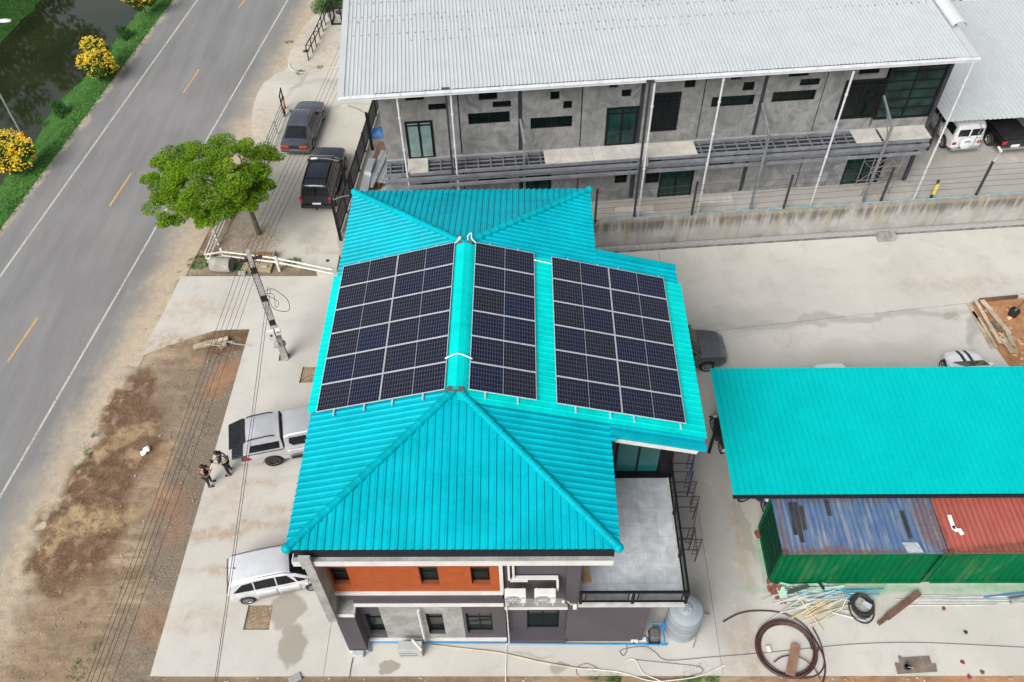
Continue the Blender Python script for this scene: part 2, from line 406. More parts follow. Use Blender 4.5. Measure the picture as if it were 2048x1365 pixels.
for _ in range(2500):
    y = random.uniform(48, 64); d = random.random()**1.2*5; pts.append((far_x(y)-d+.1, y, WZ+.1+min(1.1, d*.7)))
tufts('bank_grass', pts, .14, .04)

# ------------------------------------------------------------------ concrete
def concrete_material(name, light, dark, stains=(), grey=(), wet=(), green=(), rust=()):
    t = NT(name); c = t.coord(world=True)
    big = t.noise(c, .22, 6, .62, .5); mid = t.noise(c, .9, 7, .68, .8); fine = t.noise(c, 9, 5, .7); ps = t.noise(c, 2.6, 6, .7, .3)
    col = t.mix(t.ramp(big, .33, .67), dark, light)
    col = t.mix(t.ramp(mid, .5, .72, 0, .32), col, tuple(x*.68 for x in dark))
    col = t.mix(t.ramp(mid, .46, .28, 0, .35), col, (.52, .49, .43))
    col = t.mix(t.ramp(fine, .56, .75, 0, .28), col, tuple(x*.6 for x in dark))
    if grey: col = t.mix(t.math('MULTIPLY', t.blobs(grey, 1.2, .45, .5), t.ramp(ps, .25, .5, .6, 1)), col, (.285, .275, .255))
    if stains: col = t.mix(t.math('MULTIPLY', t.blobs(stains, .7, 1.0, .6), t.ramp(ps, .35, .65, .2, 1)), col, (.31, .215, .125))
    if wet: col = t.mix(t.blobs(wet, .5, 1.2, .15), col, (.25, .225, .18))
    if green: col = t.mix(t.math('MULTIPLY', t.blobs(green, .25, 2.0, .5), t.ramp(ps, .3, .6, .4, 1)), col, (.13, .33, .19))
    if rust: col = t.mix(t.math('MULTIPLY', t.blobs(rust, .5, 1.5, .6), t.ramp(fine, .4, .6, .2, 1)), col, (.17, .105, .06))
    t.bump(fine, .12, .01)
    return t.out(col, .85, spec=.25)
YARD = concrete_material('yard_concrete', (.485, .465, .42), (.425, .405, .365),
    stains=[(*(-12.733, 16.785, 0.000)[:2], 2.6, .35, 8, .75), (*(-11.749, 15.122, 0.000)[:2], 2.0, .3, 5, .6), (*(-12.812, 18.071, 0.000)[:2], 1.5, .8, 0, .35), (*(-10.423, 17.822, -0.000)[:2], 1.2, .25, 6, .5), (*(-12.857, 13.062, 0.000)[:2], 1.4, .5, 0, .35), (*(-11.970, 19.164, 0.000)[:2], 1.4, .25, 8, .5), (*(-16.864, 29.307, 0.000)[:2], 2.5, .9, 0, .4),
            (*(-17.444, 26.661, 0.000)[:2], 1.6, 1.2, 0, .7), (*(8.552, 16.362, -0.000)[:2], .25, 2.2, 3, .55), (*(8.274, 11.869, 0.000)[:2], .9, 1.2, 0, .4), (*(6.885, 10.066, 0.000)[:2], 3, .7, 0, .4), (*(22.264, 30.621, 0.000)[:2], 3.5, .6, 4, .35)],
    grey=[(*(7.494, 18.212, -0.000)[:2], 1.9, 4.2, 0, .8), (*(7.323, 14.225, 0.000)[:2], 1.4, 2.6, 5, .75), (6.6, 22, 1.3, 6, 0, .7), (*(-10.102, 26.911, 0.000)[:2], 1.2, 4, 0, .25), (*(14.848, 28.295, 0.000)[:2], 9, .25, 4, .65), (*(22.333, 27.888, 0.000)[:2], .3, 1.7, -25, .75), (*(16.623, 25.723, 0.000)[:2], 4, 1.0, 5, .35), (*(10.655, 28.338, 0.000)[:2], 3, .8, 4, .4)],
    wet=[(*(-9.378, 13.353, 0.000)[:2], .65, .75, 0, .75), (*(-8.907, 12.083, -0.000)[:2], .55, .85, 0, .8), (*(-5.222, 11.237, 0.000)[:2], .42, .3, 20, .85), (*(1.132, 11.175, -0.000)[:2], .35, .25, 0, .7), (*(8.933, 16.810, 0.000)[:2], .22, 1.4, 8, .6), (*(0.066, 11.693, -0.000)[:2], .8, .06, 0, .4)],
    green=[(12.4, 14.25, 3.4, .22, 0, .75), (18.4, 14.25, 3.0, .2, 0, .7), (9.35, 15.6, .1, 1.2, 0, .6), (*(11.311, 13.807, 0.000)[:2], 1.8, .35, 0, .3), (*(14.136, 11.034, 0.000)[:2], .9, .12, 0, .3)],
    rust=[(*(8.307, 12.056, 0.000)[:2], .25, 1.6, 0, .2), (*(21.212, 28.562, 0.000)[:2], .35, .3, 0, .5), (11.9, 13.6, 1.9, .45, 0, .35)])
DARKBED = M('slab_bed', (.06, .05, .04), .95)
PITS = [[(-10.903, 13.659, 0.000), (-9.945, 13.677, -0.000), (-9.910, 12.663, 0.000), (-10.910, 12.665, 0.000)], [(-10.719, 25.567, 0.000), (-9.898, 25.560, 0.000), (-9.894, 24.592, 0.000), (-10.746, 24.569, 0.000)], [(-11.997, 26.357, 0.000), (-11.483, 26.352, -0.000), (-11.480, 25.914, 0.000), (-11.966, 25.918, 0.000)]]
sl_z0, sl_z1 = -.3, 0.0
A = [(-14.01, 10.93), (-7.575, 10.93), (-7.42, 31.62), (-18.203, 31.718, 0.000)[:2], (-18.409, 29.324, 0.000)[:2], (-18.850, 26.230, 0.000)[:2], (-16.649, 27.427, 0.000)[:2], (-15.514, 27.908, 0.000)[:2], (-13.78, 28.02)]
mb = MB(); mb.prism(A, sl_z0, sl_z1, PITS); struct(mb.build('concrete_slab', YARD))
B = [(-7.56, 10.93), (7.13, 10.93), (7.13, 33.58), (3.7, 33.37), (-7.405, 32.3)]
mb = MB(); mb.prism(B, sl_z0, sl_z1); struct(mb.build('concrete_slab', YARD))
C = [(7.145, 10.93), (60, 10.93), (60, 19.5), (23.351, 23.310, 0.000)[:2], (22.821, 25.122, 0.000)[:2], (22.325, 27.724, 0.000)[:2], (22.284, 29.329, 0.000)[:2], (8.060, 27.444, 0.000)[:2], (7.145, 28.0)]
mb = MB(); mb.prism(C, sl_z0, sl_z1); struct(mb.build('concrete_slab', YARD))
D_ = [(7.145, 28.02), (8.064, 27.477, 0.000)[:2], (22.296, 29.363, 0.000)[:2], (22.789, 29.564, 0.000)[:2], (25.480, 29.741, 0.000)[:2], (60, 32.0), (60, 37.6), (7.145, 33.59)]
mb = MB(); mb.prism(D_, sl_z0, sl_z1); struct(mb.build('concrete_slab', YARD))
PITFILL = M('pit_soil', (.26, .17, .085), .95, var=.5, scale=4, fine=22, bump=.8, dirt=(.10, .06, .03), dirtamt=.7)
for q in PITS[:2]:
    cx = sum(p[0] for p in q)/4; cy = sum(p[1] for p in q)/4
    mb = MB()
    for i in range(14):
        for j in range(14):
            def bl(u, v): return [(q[0][k]*(1-u)+q[1][k]*u)*(1-v)+(q[3][k]*(1-u)+q[2][k]*u)*v for k in (0, 1)]
            c4 = [bl((i+a)/14, (j+b)/14) for a, b in ((0, 0), (1, 0), (1, 1), (0, 1))]
            mb.add([(x, y, -.085+.03*noise.noise((x*5, y*5, 2))) for x, y in c4], [(0, 3, 2, 1)])
    struct(mb.build('planting_pit', PITFILL))
    mb = MB(); rg = random.Random(5)
    for k in range(120):
        x = cx+rg.uniform(-.42, .42); y = cy+rg.uniform(-.42, .42); r_ = rg.uniform(.01, .03)
        rock(mb, (x, y, -.07+r_*.3), r_, .6, k)
    tag(mb.build('pit_gravel', M('pit_pebble', (.42, .33, .2), .9, var=.4), None), kind='stuff')
# neighbouring lot on the left, behind the white rails
LOT = concrete_material('lot_concrete', (.48, .455, .40), (.43, .405, .35),
    stains=[(*(-15.657, 34.497, 0.000)[:2], 1.6, 2.2, 0, .75), (*(-16.633, 45.063, 0.000)[:2], 1.2, 2.5, -8, .45), (*(-15.512, 32.547, 0.000)[:2], 1.3, 1.0, 0, .6), (*(-14.149, 53.714, 0.000)[:2], 1.5, 3, -8, .5), (*(-15.629, 56.388, -0.000)[:2], 1.2, 3, 0, .5)],
    grey=[(*(-11.715, 34.845, 0.000)[:2], .8, .6, 0, .5), (*(-16.387, 50.668, -0.000)[:2], 2.0, 1.0, 0, .3), (*(-14.884, 49.746, 0.000)[:2], .2, 1.6, -20, .7), (*(-11.875, 49.681, -0.000)[:2], 4, .25, 3, .5), (*(-13.116, 46.873, 0.000)[:2], 6, .06, 3, .4)],
    rust=[(*(-14.747, 34.086, 0.000)[:2], 1.2, 1.0, 0, .7), (*(-14.036, 34.675, 0.000)[:2], .8, .6, 0, .6), (*(-16.310, 33.713, 0.000)[:2], .8, .8, 0, .6), (*(-11.664, 33.652, 0.000)[:2], .4, .3, 0, .4)])
_le = [(-16.732, 33.407, 0.000), (-16.523, 34.911, 0.000), (-16.289, 37.205, 0.000), (-16.164, 40.112, 0.000), (-16.499, 42.513, 0.000), (-17.088, 44.653, -0.000), (-17.460, 46.960, 0.000), (-17.417, 49.044, -0.000), (-16.793, 50.677, -0.000), (-16.073, 51.568, 0.000), (-16.224, 52.623, 0.000), (-16.066, 54.732, 0.000), (-15.668, 57.072, 0.000), (-15.027, 59.528, 0.000), (-14.958, 63.681, 0.000)]
lot = [(p.x+.10*noise.noise((p.x*2, p.y*2, 3)), p.y+.10*noise.noise((p.x*2, p.y*2, 8))) for p in spline(_le, 8)]+[ (4, 70), (-8.0, 46), (-9.7, 32.6), (-10.168, 31.918, 0.000)[:2]]
mb = MB(); mb.prism(lot, -.25, -.012); struct(mb.build('lot_pavement', LOT))
# raised kerb between the two entrances of the lot
mb = MB(); mb.tube(spline([(-16.012, 51.997, 0.000), (-15.644, 51.254, 0.000), (-14.937, 50.876, 0.000), (-13.771, 51.212, 0.000), (-11.811, 51.778, 0.000), (-9.154, 52.459, 0.000)], 5), .06, 6); struct(mb.build('kerb', LOT))

# terrace of the grey building
TERR = concrete_material('terrace_concrete', (.37, .35, .315), (.30, .285, .255), stains=[(-7.2, 37, .5, 4, 0, .7), (2, 34.4, 9, .3, 5, .5)], grey=[(12, 36, 14, 1, 5, .4)], rust=[(10, 34.2, 14, .25, 5, .5)])
mb = MB(); mb.prism([(-9.75, 32.55), (-7.4, 32.72), (3.66, 33.60), (26.0, 35.55), (60, 38.7), (60, 90), (-5, 90), (-8.78, 44.7)], -.06, 1.8); struct(mb.build('terrace', TERR))

# ------------------------------------------------------------------ the turquoise-roofed office house
def roofmat(name, col, rough=.28, var=.10, spec=.07):
    t = NT(name); c = t.coord(world=True)
    n = t.noise(c, .8, 5, .6); f = t.noise(c, 6, 5, .7)
    k = t.math('MULTIPLY', t.ramp(n, .3, .7, 1-var, 1+var), t.ramp(f, .3, .7, .96, 1.04))
    v = t.n('VectorMath'); v.operation = 'SCALE'; v.inputs[0].default_value = col; t.l(k, v.inputs['Scale'])
    return t.out(v.outputs[0], t.ramp(n, .3, .7, rough-.06, rough+.08), spec=spec)
TEAL = roofmat('turquoise_sheet', (.0, .32, .385)); BRIGHT = roofmat('bright_turquoise_sheet', (.0, .51, .475)); TEALCAP = roofmat('turquoise_cap', (.0, .31, .37), .3)
PURPLE = M('purple_grey_paint', (.066, .058, .067), .75, var=.09, scale=.7, fine=8, dirt=(.07, .06, .06), dirtamt=.35)
WHITE = M('white_paint', (.56, .555, .535), .55, var=.06, scale=1.5, dirt=(.42, .40, .36), dirtamt=.35)
RAWCON = M('raw_concrete', (.27, .27, .255), .85, var=.22, scale=1.3, fine=9, bump=.15, dirt=(.17, .165, .155), dirtamt=.6)
BLACK = M('black_metal', (.007, .007, .009), .5, var=.2, spec=.2)
GUTTER = M('dark_gutter', (.010, .012, .018), .6, spec=.2)
GREENGLASS = M('green_glass', (.005, .014, .012), .06, var=.35, scale=.8, fine=2, spec=.4)
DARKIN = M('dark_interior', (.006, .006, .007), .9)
def orange_mat():
    t = NT('orange_tile'); c = t.coord(world=True); n = t.noise(c, 3, 5, .6)
    return t.out(t.mix(t.ramp(n, .3, .7), (.30, .066, .018), (.335, .078, .022)), .5, spec=.3)
ORANGE = orange_mat()
house = thing('office_house', 'two-storey house with turquoise ribbed hip roof, orange upper wall and purple-grey walls', 'house', (-2.2, 12.27, 0))
HB = lambda mb, name, mat, **k: mb.build(name, mat, house, w=True, **k)

XL, XR, YF, YB, ZE, RX, RZ_, YRF, YRB = -7.27, 2.767, 11.733, 28.28, 8.454, -2.268, 9.84, 16.70, 23.52
PROF = [(0, 0), (.36, 0), (.44, .040), (.52, .044), (.58, .032), (.66, .032), (.72, .044), (.80, .040), (.90, 0)]
PROFS = [(0, 0), (.44, 0), (.60, .042), (.64, .045), (.74, .045), (.78, .042), (.94, 0)]
def breaks(L, pitch, prof=PROF, off=0.):
    out = []; k = -1
    while k*pitch < L:
        for f, h in prof:
            a = (k+f)*pitch+off
            if -1e-6 <= a <= L+1e-6: out.append((a, h))
        k += 1
    if out[0][0] > 1e-4: out.insert(0, (0, out[0][1]))
    if out[-1][0] < L-1e-4: out.append((L, out[-1][1]))
    return out
def slope(parent, name, mat, P0, ax, up, L, lo, hi, cuts, extra, pitch, prof=PROF, lift=0., lap=.05, step=.02):
    """ribbed sheet metal laid in overlapping courses; lo(a), hi(a) bound it along the slope"""
    P0 = Vector(P0); ax = Vector(ax).normalized(); up = Vector(up).normalized(); n = ax.cross(up).normalized()
    if n.z < 0: n = -n
    br = sorted(breaks(L, pitch, prof)+[(e, None) for e in extra])
    bb = []
    for i, (a, h) in enumerate(br):
        if h is None:
            p = [q for q in br[:i] if q[1] is not None]; q2 = [q for q in br[i+1:] if q[1] is not None]
            if p and q2:
                t = (a-p[-1][0])/max(1e-6, q2[0][0]-p[-1][0]); h = p[-1][1]*(1-t)+q2[0][1]*t
            else: h = 0
        bb.append((a, h))
    for c0, c1 in zip(cuts, cuts[1:]):
        mb = MB(); last = None
        for a, h in bb:
            l = max(lo(a), c0); u = min(hi(a), c1+lap)
            if u < l+.002:
                if last is not None and last[2]-last[1] > .01:
                    pass
                last = None; continue
            cur = (a, l, u, h)
            if last is not None:
                q = []
                for (aa, vv, hh, top) in ((last[0], last[1], last[3], 0), (cur[0], cur[1], cur[3], 0), (cur[0], cur[2], cur[3], 1), (last[0], last[2], last[3], 1)):
                    z = lift+hh+(step*(1-(vv-c0)/max(.2, c1-c0)) if cuts[-1]-cuts[0] > c1-c0+.01 else 0)
                    q.append(P0+ax*aa+up*vv+n*z)
                mb.add(q, [(0, 1, 2, 3)])
            last = cur
        if mb.f: mb.build(name, mat, parent, w=True)
sf = hypot(YRF-YF, RZ_-ZE); slx = hypot(RX-XL, RZ_-ZE); srx = hypot(XR-RX, RZ_-ZE); sb = hypot(YB-YRB, RZ_-ZE)
Lf = XR-XL; kx0 = RX-XL; kx1 = XR-RX
tri_f = lambda a: (a/kx0 if a < kx0 else (Lf-a)/kx1)
def cuts(S, n=None, st=1.15):
    c = [0.]
    while c[-1]+st < S-.3: c.append(c[-1]+st)
    return c+[S]
lo0 = lambda a: 0.
slope(house, 'roof_sheet', TEAL, (XL, YF, ZE), (1, 0, 0), (0, YRF-YF, RZ_-ZE), Lf, lo0, lambda a: sf*tri_f(a), cuts(sf), [kx0], .245)
slope(house, 'roof_sheet', TEAL, (XR, YB, ZE), (-1, 0, 0), (0, YRB-YB, RZ_-ZE), Lf, lo0, lambda a: sb*(a/kx1 if a < kx1 else (Lf-a)/kx0), cuts(sb), [kx1], .245)
Ls = YB-YF; f0 = YRF-YF; f1 = YB-YRB
side = lambda S: (lambda a: S*min(1, a/f0, (Ls-a)/f1))
slope(house, 'roof_sheet', TEAL, (XL, YF, ZE), (0, 1, 0), (RX-XL, 0, RZ_-ZE), Ls, lo0, side(slx), cuts(slx), [f0, Ls-f1], .235, PROFS, step=.006)
EX0, EX1 = 15.80, 24.55
ext = (6.01-XR)/(XR-RX)*srx
lo_r = lambda a: (-ext if EX0-YF+.001 < a < EX1-YF-.001 else 0.)
slope(house, 'roof_sheet', TEAL, (XR, YF, ZE), (0, 1, 0), (RX-XR, 0, RZ_-ZE), Ls, lo0, side(srx), cuts(srx), [f0, Ls-f1], .235, PROFS, step=.006)
slope(house, 'roof_sheet', TEAL, (XR, EX0, ZE), (0, 1, 0), (RX-XR, 0, RZ_-ZE), EX1-EX0, lambda a: -ext, lambda a: .06, [-ext, -ext/2, .02], [], .235, PROFS, lift=.004, step=.006)
# brighter sheets below the panels, laid over the older roof
BPROF = [(0, 0), (.80, 0), (.86, .022), (.94, .022)]
slope(house, 'bright_roof_sheet', BRIGHT, (XL-.12, 16.75, ZE-.12*(RZ_-ZE)/(RX-XL)), (0, 1, 0), (RX-XL, 0, RZ_-ZE), 6.45, lo0, lambda a: slx+.06, [0, slx+.06], [], .26, BPROF, lift=.055)
slope(house, 'bright_roof_sheet', BRIGHT, (6.10, 16.22, ZE-(6.10-XR)*(RZ_-ZE)/(XR-RX)), (0, 1, 0), (RX-XR, 0, RZ_-ZE), 7.25, lo0, lambda a: srx+ext+.06, [0, srx+ext+.06], [], .26, BPROF, lift=.055)
# ridge cover and hip caps
mb = MB(); w = .36; dz = (RZ_-ZE)/(RX-XL)
pr = [(-w, -w*dz+.075), (-w*.62, -w*.62*dz+.125), (0, .135), (w*.62, -w*.62*dz+.125), (w, -w*dz+.075)]
for y0_, y1_ in ((16.72, 19.4), (19.38, 23.45)):
    vs = [(RX+x, y, RZ_+z) for y in (y0_, y1_) for x, z in pr]+[(RX+x, y, RZ_+z-.03) for y in (y0_, y1_) for x, z in pr]
    mb.add(vs, [(i, i+1, i+6, i+5) for i in range(4)]+[(10+i, 10+i+5, 10+i+6, 10+i+1) for i in range(4)]+[(i, 10+i, 11+i, i+1) for i in range(4)]+[(5+i, 6+i, 16+i, 15+i) for i in range(4)])
HB(mb, 'ridge_cover', BRIGHT)
capmesh = None
for cx, cy, tx, ty in ((XL, YF, RX, YRF), (XR, YF, RX, YRF), (XL, YB, RX, YRB), (XR, YB, RX, YRB)):
    a = Vector((cx, cy, ZE+.035)); b = Vector((tx, ty, RZ_+.045)); n_ = 17; d = (b-a)/n_
    for i in range(n_):
        if capmesh is None:
            m_ = MB(); L_ = d.length+.05; ring = []
            for x, r_ in ((0, .140), (.05, .150), (.09, .130), (L_, .112)):
                ring.append([(x, r_*cos(t), r_*.95*sin(t)-.03) for t in [radians(-12+204*k/8) for k in range(9)]])
            vs = [p for R_ in ring for p in R_]; m_.add(vs, [(j*9+k, j*9+k+1, j*9+k+10, j*9+k+9) for j in range(3) for k in range(8)]+[tuple(range(9))])
            o = m_.build('hip_cap', TEALCAP, house, smooth=50); capmesh = o.data
        else:
            o = bpy.data.objects.new('hip_cap', capmesh); COL.objects.link(o); o.parent = house
        x_ = d.normalized(); y_ = Vector((0, 0, 1)).cross(x_).normalized(); z_ = x_.cross(y_)
        p = a+d*i-Vector(house.location)
        jit = random.uniform(-.006, .006)
        o.matrix_basis = Matrix(((x_.x, y_.x, z_.x, p.x), (x_.y, y_.y, z_.y, p.y), (x_.z, y_.z, z_.z, p.z+jit), (0, 0, 0, 1)))
    mb = MB(); mb.lathe([(.02, -.16), (.13, -.12), (.165, 0), (.13, .10), (.02, .15)], 14, c=(cx+(.05 if cx < 0 else -.05), cy+(.05 if cy < 15 else -.05), ZE+.02)); HB(mb, 'hip_end_cap', TEALCAP, smooth=60)
# grey opening at the front end of the ridge, mortar
mb = MB(); mb.prism([(RX-.34, 16.55), (RX+.30, 16.5), (RX+.24, 16.74), (RX-.28, 16.76)], RZ_-.1, RZ_+.10); HB(mb, 'ridge_mortar', M('dark_mortar', (.08, .09, .08), .9), bevel=.03)
mb = MB(); mb.box(RX-.30, RX+.30, 23.44, 23.60, RZ_-.08, RZ_+.10); HB(mb, 'ridge_mortar', M('dark_mortar', (.08, .09, .08), .9), bevel=.03)
# edge flashings of the side extension
zr_ = lambda x: RZ_-(x-RX)*(RZ_-ZE)/(XR-RX)
for yy, w_ in ((EX0-.03, .22), (EX1+.02, -.22)):
    mb = MB(); mb.beam((2.78, yy+w_/2, zr_(2.78)+.05), (6.03, yy+w_/2, zr_(6.03)+.05), abs(w_), .03); mb.beam((2.78, yy, zr_(2.78)-.02), (6.03, yy, zr_(6.03)-.02), .02, .14)
    HB(mb, 'edge_flashing', TEALCAP)
mb = MB(); mb.beam((2.80, EX0-.02, zr_(2.8)-.22), (5.75, EX0-.02, zr_(5.75)-.20), .04, .20); HB(mb, 'fascia_board', WHITE)
mb = MB(); mb.beam((2.72, EX0-.16, zr_(2.8)+.02), (2.95, EX0-.16, zr_(2.8)+.02), .12, .12); HB(mb, 'flashing_end', TEALCAP, bevel=.03)
mb = MB(); mb.beam((2.86, EX0-.08, 7.55), (2.86, EX0-.08, 8.42), .10, .10); HB(mb, 'bracket_post', BLACK)
# eaves: gutter, ledge and fascia along the front
mb = MB(); mb.box(XL+.2, XR-.15, YF+.02, YF+.3, 7.90, 8.40); HB(mb, 'gutter', GUTTER)
mb = MB(); mb.box(XL+.15, XR-.2, YF-.13, YF+.015, 7.72, 7.96); mb.box(XL+.15, XR-.2, YF+.30, YF+.8, 7.72, 7.96); HB(mb, 'eave_ledge', RAWCON)
mb = MB(); mb.box(XL+.13, XR-.18, YF-.16, YF-.131, 7.70, 7.97); mb.box(XL+.12, XL+.149, YF-.13, YF+1.2, 7.70, 7.97); HB(mb, 'fascia_board', WHITE)
mb = MB(); mb.box(XL+.1, XR-.1, YF+.3, YB-.3, 8.06, 8.30); HB(mb, 'soffit', GUTTER)
mb = MB(); mb.box(-6.86, -6.50, 11.50, 11.60, 7.66, 8.40); HB(mb, 'rainwater_head', RAWCON, bevel=.01)
# walls
def holed_wall(mb, rect, holes, y, depth=.22):
    """front face with rectangular openings and their reveals; rect and holes are (x0, x1, z0, z1)"""
    xs = sorted({rect[0], rect[1], *[h[0] for h in holes], *[h[1] for h in holes]}); zs = sorted({rect[2], rect[3], *[h[2] for h in holes], *[h[3] for h in holes]})
    for a, b in zip(xs, xs[1:]):
        for c, d in zip(zs, zs[1:]):
            mx, mz = (a+b)/2, (c+d)/2
            if rect[0] < mx < rect[1] and rect[2] < mz < rect[3] and not any(h[0] < mx < h[1] and h[2] < mz < h[3] for h in holes):
                mb.add([(a, y, c), (b, y, c), (b, y, d), (a, y, d)], [(0, 1, 2, 3)])
    for x0, x1, z0, z1 in holes:
        mb.add([(x0, y, z0), (x1, y, z0), (x1, y, z1), (x0, y, z1), (x0, y+depth, z0), (x1, y+depth, z0), (x1, y+depth, z1), (x0, y+depth, z1)], [(0, 4, 5, 1), (1, 5, 6, 2), (2, 6, 7, 3), (3, 7, 4, 0)])
    x0, x1, z0, z1 = rect
    mb.add([(x0, y, z0), (x1, y, z0), (x1, y, z1), (x0, y, z1), (x0, y+depth, z0), (x1, y+depth, z0), (x1, y+depth, z1), (x0, y+depth, z1)], [(0, 1, 5, 4), (1, 2, 6, 5), (2, 3, 7, 6), (3, 0, 4, 7)])
def window(parent, x0, x1, z0, z1, y, panes=1, rows=1, frame=BLACK, glass=GREENGLASS, f=.055, m=None, transom=None):
    """frame with separate panes; y = front plane of the frame"""
    fb = MB()
    fb.box(x0, x1, y, y+.08, z0, z0+f, m); fb.box(x0, x1, y, y+.08, z1-f, z1, m); fb.box(x0, x0+f, y, y+.08, z0+f, z1-f, m); fb.box(x1-f, x1, y, y+.08, z0+f, z1-f, m)
    W_ = (x1-x0-2*f)
    for i in range(1, panes): fb.box(x0+f+W_*i/panes-f*.45, x0+f+W_*i/panes+f*.45, y+.005, y+.075, z0+f, z1-f, m)
    zs = [z0+f]+[z0+f+(z1-z0-2*f)*r for r in (transom or [k/rows for k in range(1, rows)])]+[z1-f]
    for z in zs[1:-1]: fb.box(x0+f, x1-f, y+.008, y+.07, z-f*.35, z+f*.35, m)
    w_ = fb.build('window', frame, parent, w=True)
    for i in range(panes):
        for a, b in zip(zs, zs[1:]):
            pb = MB(); pb.box(x0+f+W_*i/panes+.012, x0+f+W_*(i+1)/panes-.012, y+.035, y+.05, a+.01, b-.01, m); pb.build('pane', glass, w_)
    return w_
YW = 12.27
up_win = [(-6.485, -5.899, 4.931, 6.140), (-3.544, -2.933, 4.912, 6.157), (-1.861, -1.243, 4.902, 6.145)]
lo_win = [(-5.870, -5.269, 0.585, 2.440), (-3.667, -3.062, 0.575, 2.473), (-2.241, -1.289, 0.567, 2.465)]
OX0, OX1 = -6.60, -.93
mb = MB(); holed_wall(mb, (OX0, OX1, 4.33, 7.9), up_win, YW, .25); HB(mb, 'tiled_wall', M('tile_grout', (.20, .05, .02), .8))
# orange cladding tiles, laid in courses with recessed joints, cut round the windows
mb = MB(); th, tw = .10, .60; z = 4.34; row = 0; tiles = []
while z < 7.0:
    x = OX0+.01-(tw/2 if row % 2 else 0)
    while x < OX1-.02:
        a, b = max(x, OX0+.01), min(x+tw-.008, OX1-.01)
        segs = [(a, b)]
        for h in up_win:
            if z+th > h[2] and z < h[3]:
                segs = [s for (p, q) in segs for s in ((p, min(q, h[0])), (max(p, h[1]), q)) if s[1]-s[0] > .015]
        for p, q in segs:
            if q-p > .015: tiles.append((p, q, z, z+th-.009))
        x += tw
    z += th; row += 1
for p, q, z0_, z1_ in tiles:
    d = random.uniform(.006, .010); mb.add([(p, YW-d, z0_), (q, YW-d, z0_), (q, YW-d, z1_), (p, YW-d, z1_), (p, YW, z0_), (q, YW, z0_), (q, YW, z1_), (p, YW, z1_)], [(0, 1, 2, 3), (0, 4, 5, 1), (3, 2, 6, 7), (0, 3, 7, 4), (1, 5, 6, 2)])
tag(HB(mb, 'cladding_tile', ORANGE), kind='stuff')
for h in up_win: window(house, *h, YW+.14, 1, 2, transom=[.5])
mb = MB(); mb.box(-6.62, OX1+.1, YW-.06, YW+.2, 4.13, 4.33); mb.box(OX1, OX1+.12, YW-.06, YW+.2, 4.331, 7.7); HB(mb, 'wall_trim', WHITE)
mb = MB(); mb.box(-6.45, -.86, YW-.10, YW+.3, 3.88, 4.129); HB(mb, 'wall_band', PURPLE)
mb = MB(); mb.box(-6.0, -.84, YW-.20, YW+.3, 3.50, 3.72); HB(mb, 'floor_ledge', WHITE)
mb = MB(); mb.box(-6.0, -.84, YW-.17, YW+.3, 3.721, 3.87); HB(mb, 'wall_band', PURPLE)
mb = MB(); holed_wall(mb, (-6.25, -.80, 0.0, 3.5), lo_win, YW, .25); HB(mb, 'front_wall', PURPLE)
g0 = (-5.263, -2.336, 0.207, 3.579)
mb = MB(); gh = [(max(h[0], g0[0]), min(h[1], g0[1]), h[2], h[3]) for h in lo_win if h[0] < g0[1] and h[1] > g0[0]]
holed_wall(mb, (g0[0], g0[1], .22, 3.49), gh, YW-.012, .012); HB(mb, 'concrete_panel', RAWCON)
for h in lo_win[:2]: window(house, *h, YW+.15, 1, 2, transom=[.62])
window(house, *lo_win[2], YW+.15, 2, 2, transom=[.62])
mb = MB(); mb.box(-6.0, 1.38, YW-.09, YW+.1, .06, .20); HB(mb, 'skirting', WHITE)
# left pier and sloping-looking fin column
mb = MB(); mb.box(-6.70, -6.02, 11.83, 12.6, 0, 3.30); HB(mb, 'pier', PURPLE)
mb = MB(); mb.box(-6.72, -5.99, 11.79, 12.65, 3.301, 3.50); mb.box(-6.73, -5.98, 11.78, 11.81, 3.31, 3.52); mb.box(-6.00, -5.975, 11.83, 12.5, 3.31, 3.52); HB(mb, 'pier_cap', WHITE)
mb = MB(); mb.box(-6.70, -6.01, 11.815, 12.62, 3.503, 3.512); HB(mb, 'pier_cap_top', RAWCON)
mb = MB(); mb.box(-6.72, -6.0, 11.80, 12.65, 0.0, .09); HB(mb, 'skirting', WHITE)
mb = MB(); mb.box(-6.86, -6.56, 11.62, 12.9, 3.30, 8.0); HB(mb, 'fin_column', RAWCON)
mb = MB(); mb.box(-6.70, -6.45, 12.9, 27.6, 0, 7.9); HB(mb, 'side_wall', PURPLE)
mb = MB(); mb.box(-6.5, 1.70, 27.3, 27.6, 0, 7.9); HB(mb, 'back_wall', PURPLE)
mb = MB(); mb.box(1.45, 1.70, 12.75, 27.3, 3.6, 7.9); HB(mb, 'side_wall', PURPLE)
# recessed bay with the air conditioners
w7 = (-0.032, 1.147, 0.330, 2.315)
mb = MB(); holed_wall(mb, (-.80, 1.40, .30, 3.35), [w7], 12.55, .2); HB(mb, 'bay_wall', PURPLE)
window(house, *w7, 12.62, 2, 2, transom=[.78])
mb = MB(); mb.box(-.80, 1.40, 12.12, 12.7, .0, .30); HB(mb, 'bay_sill', PURPLE)
mb = MB(); mb.box(-.80, 1.36, 12.05, 12.9, 3.351, 3.50); HB(mb, 'bay_ledge', RAWCON)
mb = MB(); mb.box(-.80, 1.37, 12.02, 12.049, 3.34, 3.51); HB(mb, 'bay_ledge_trim', WHITE)
mb = MB(); mb.box(-.80, 1.28, 12.36, 12.6, 3.50, 7.9); HB(mb, 'bay_wall', PURPLE)
mb = MB(); mb.box(1.28, 1.72, 12.16, 12.9, 3.50, 7.9); HB(mb, 'bay_pier', PURPLE)
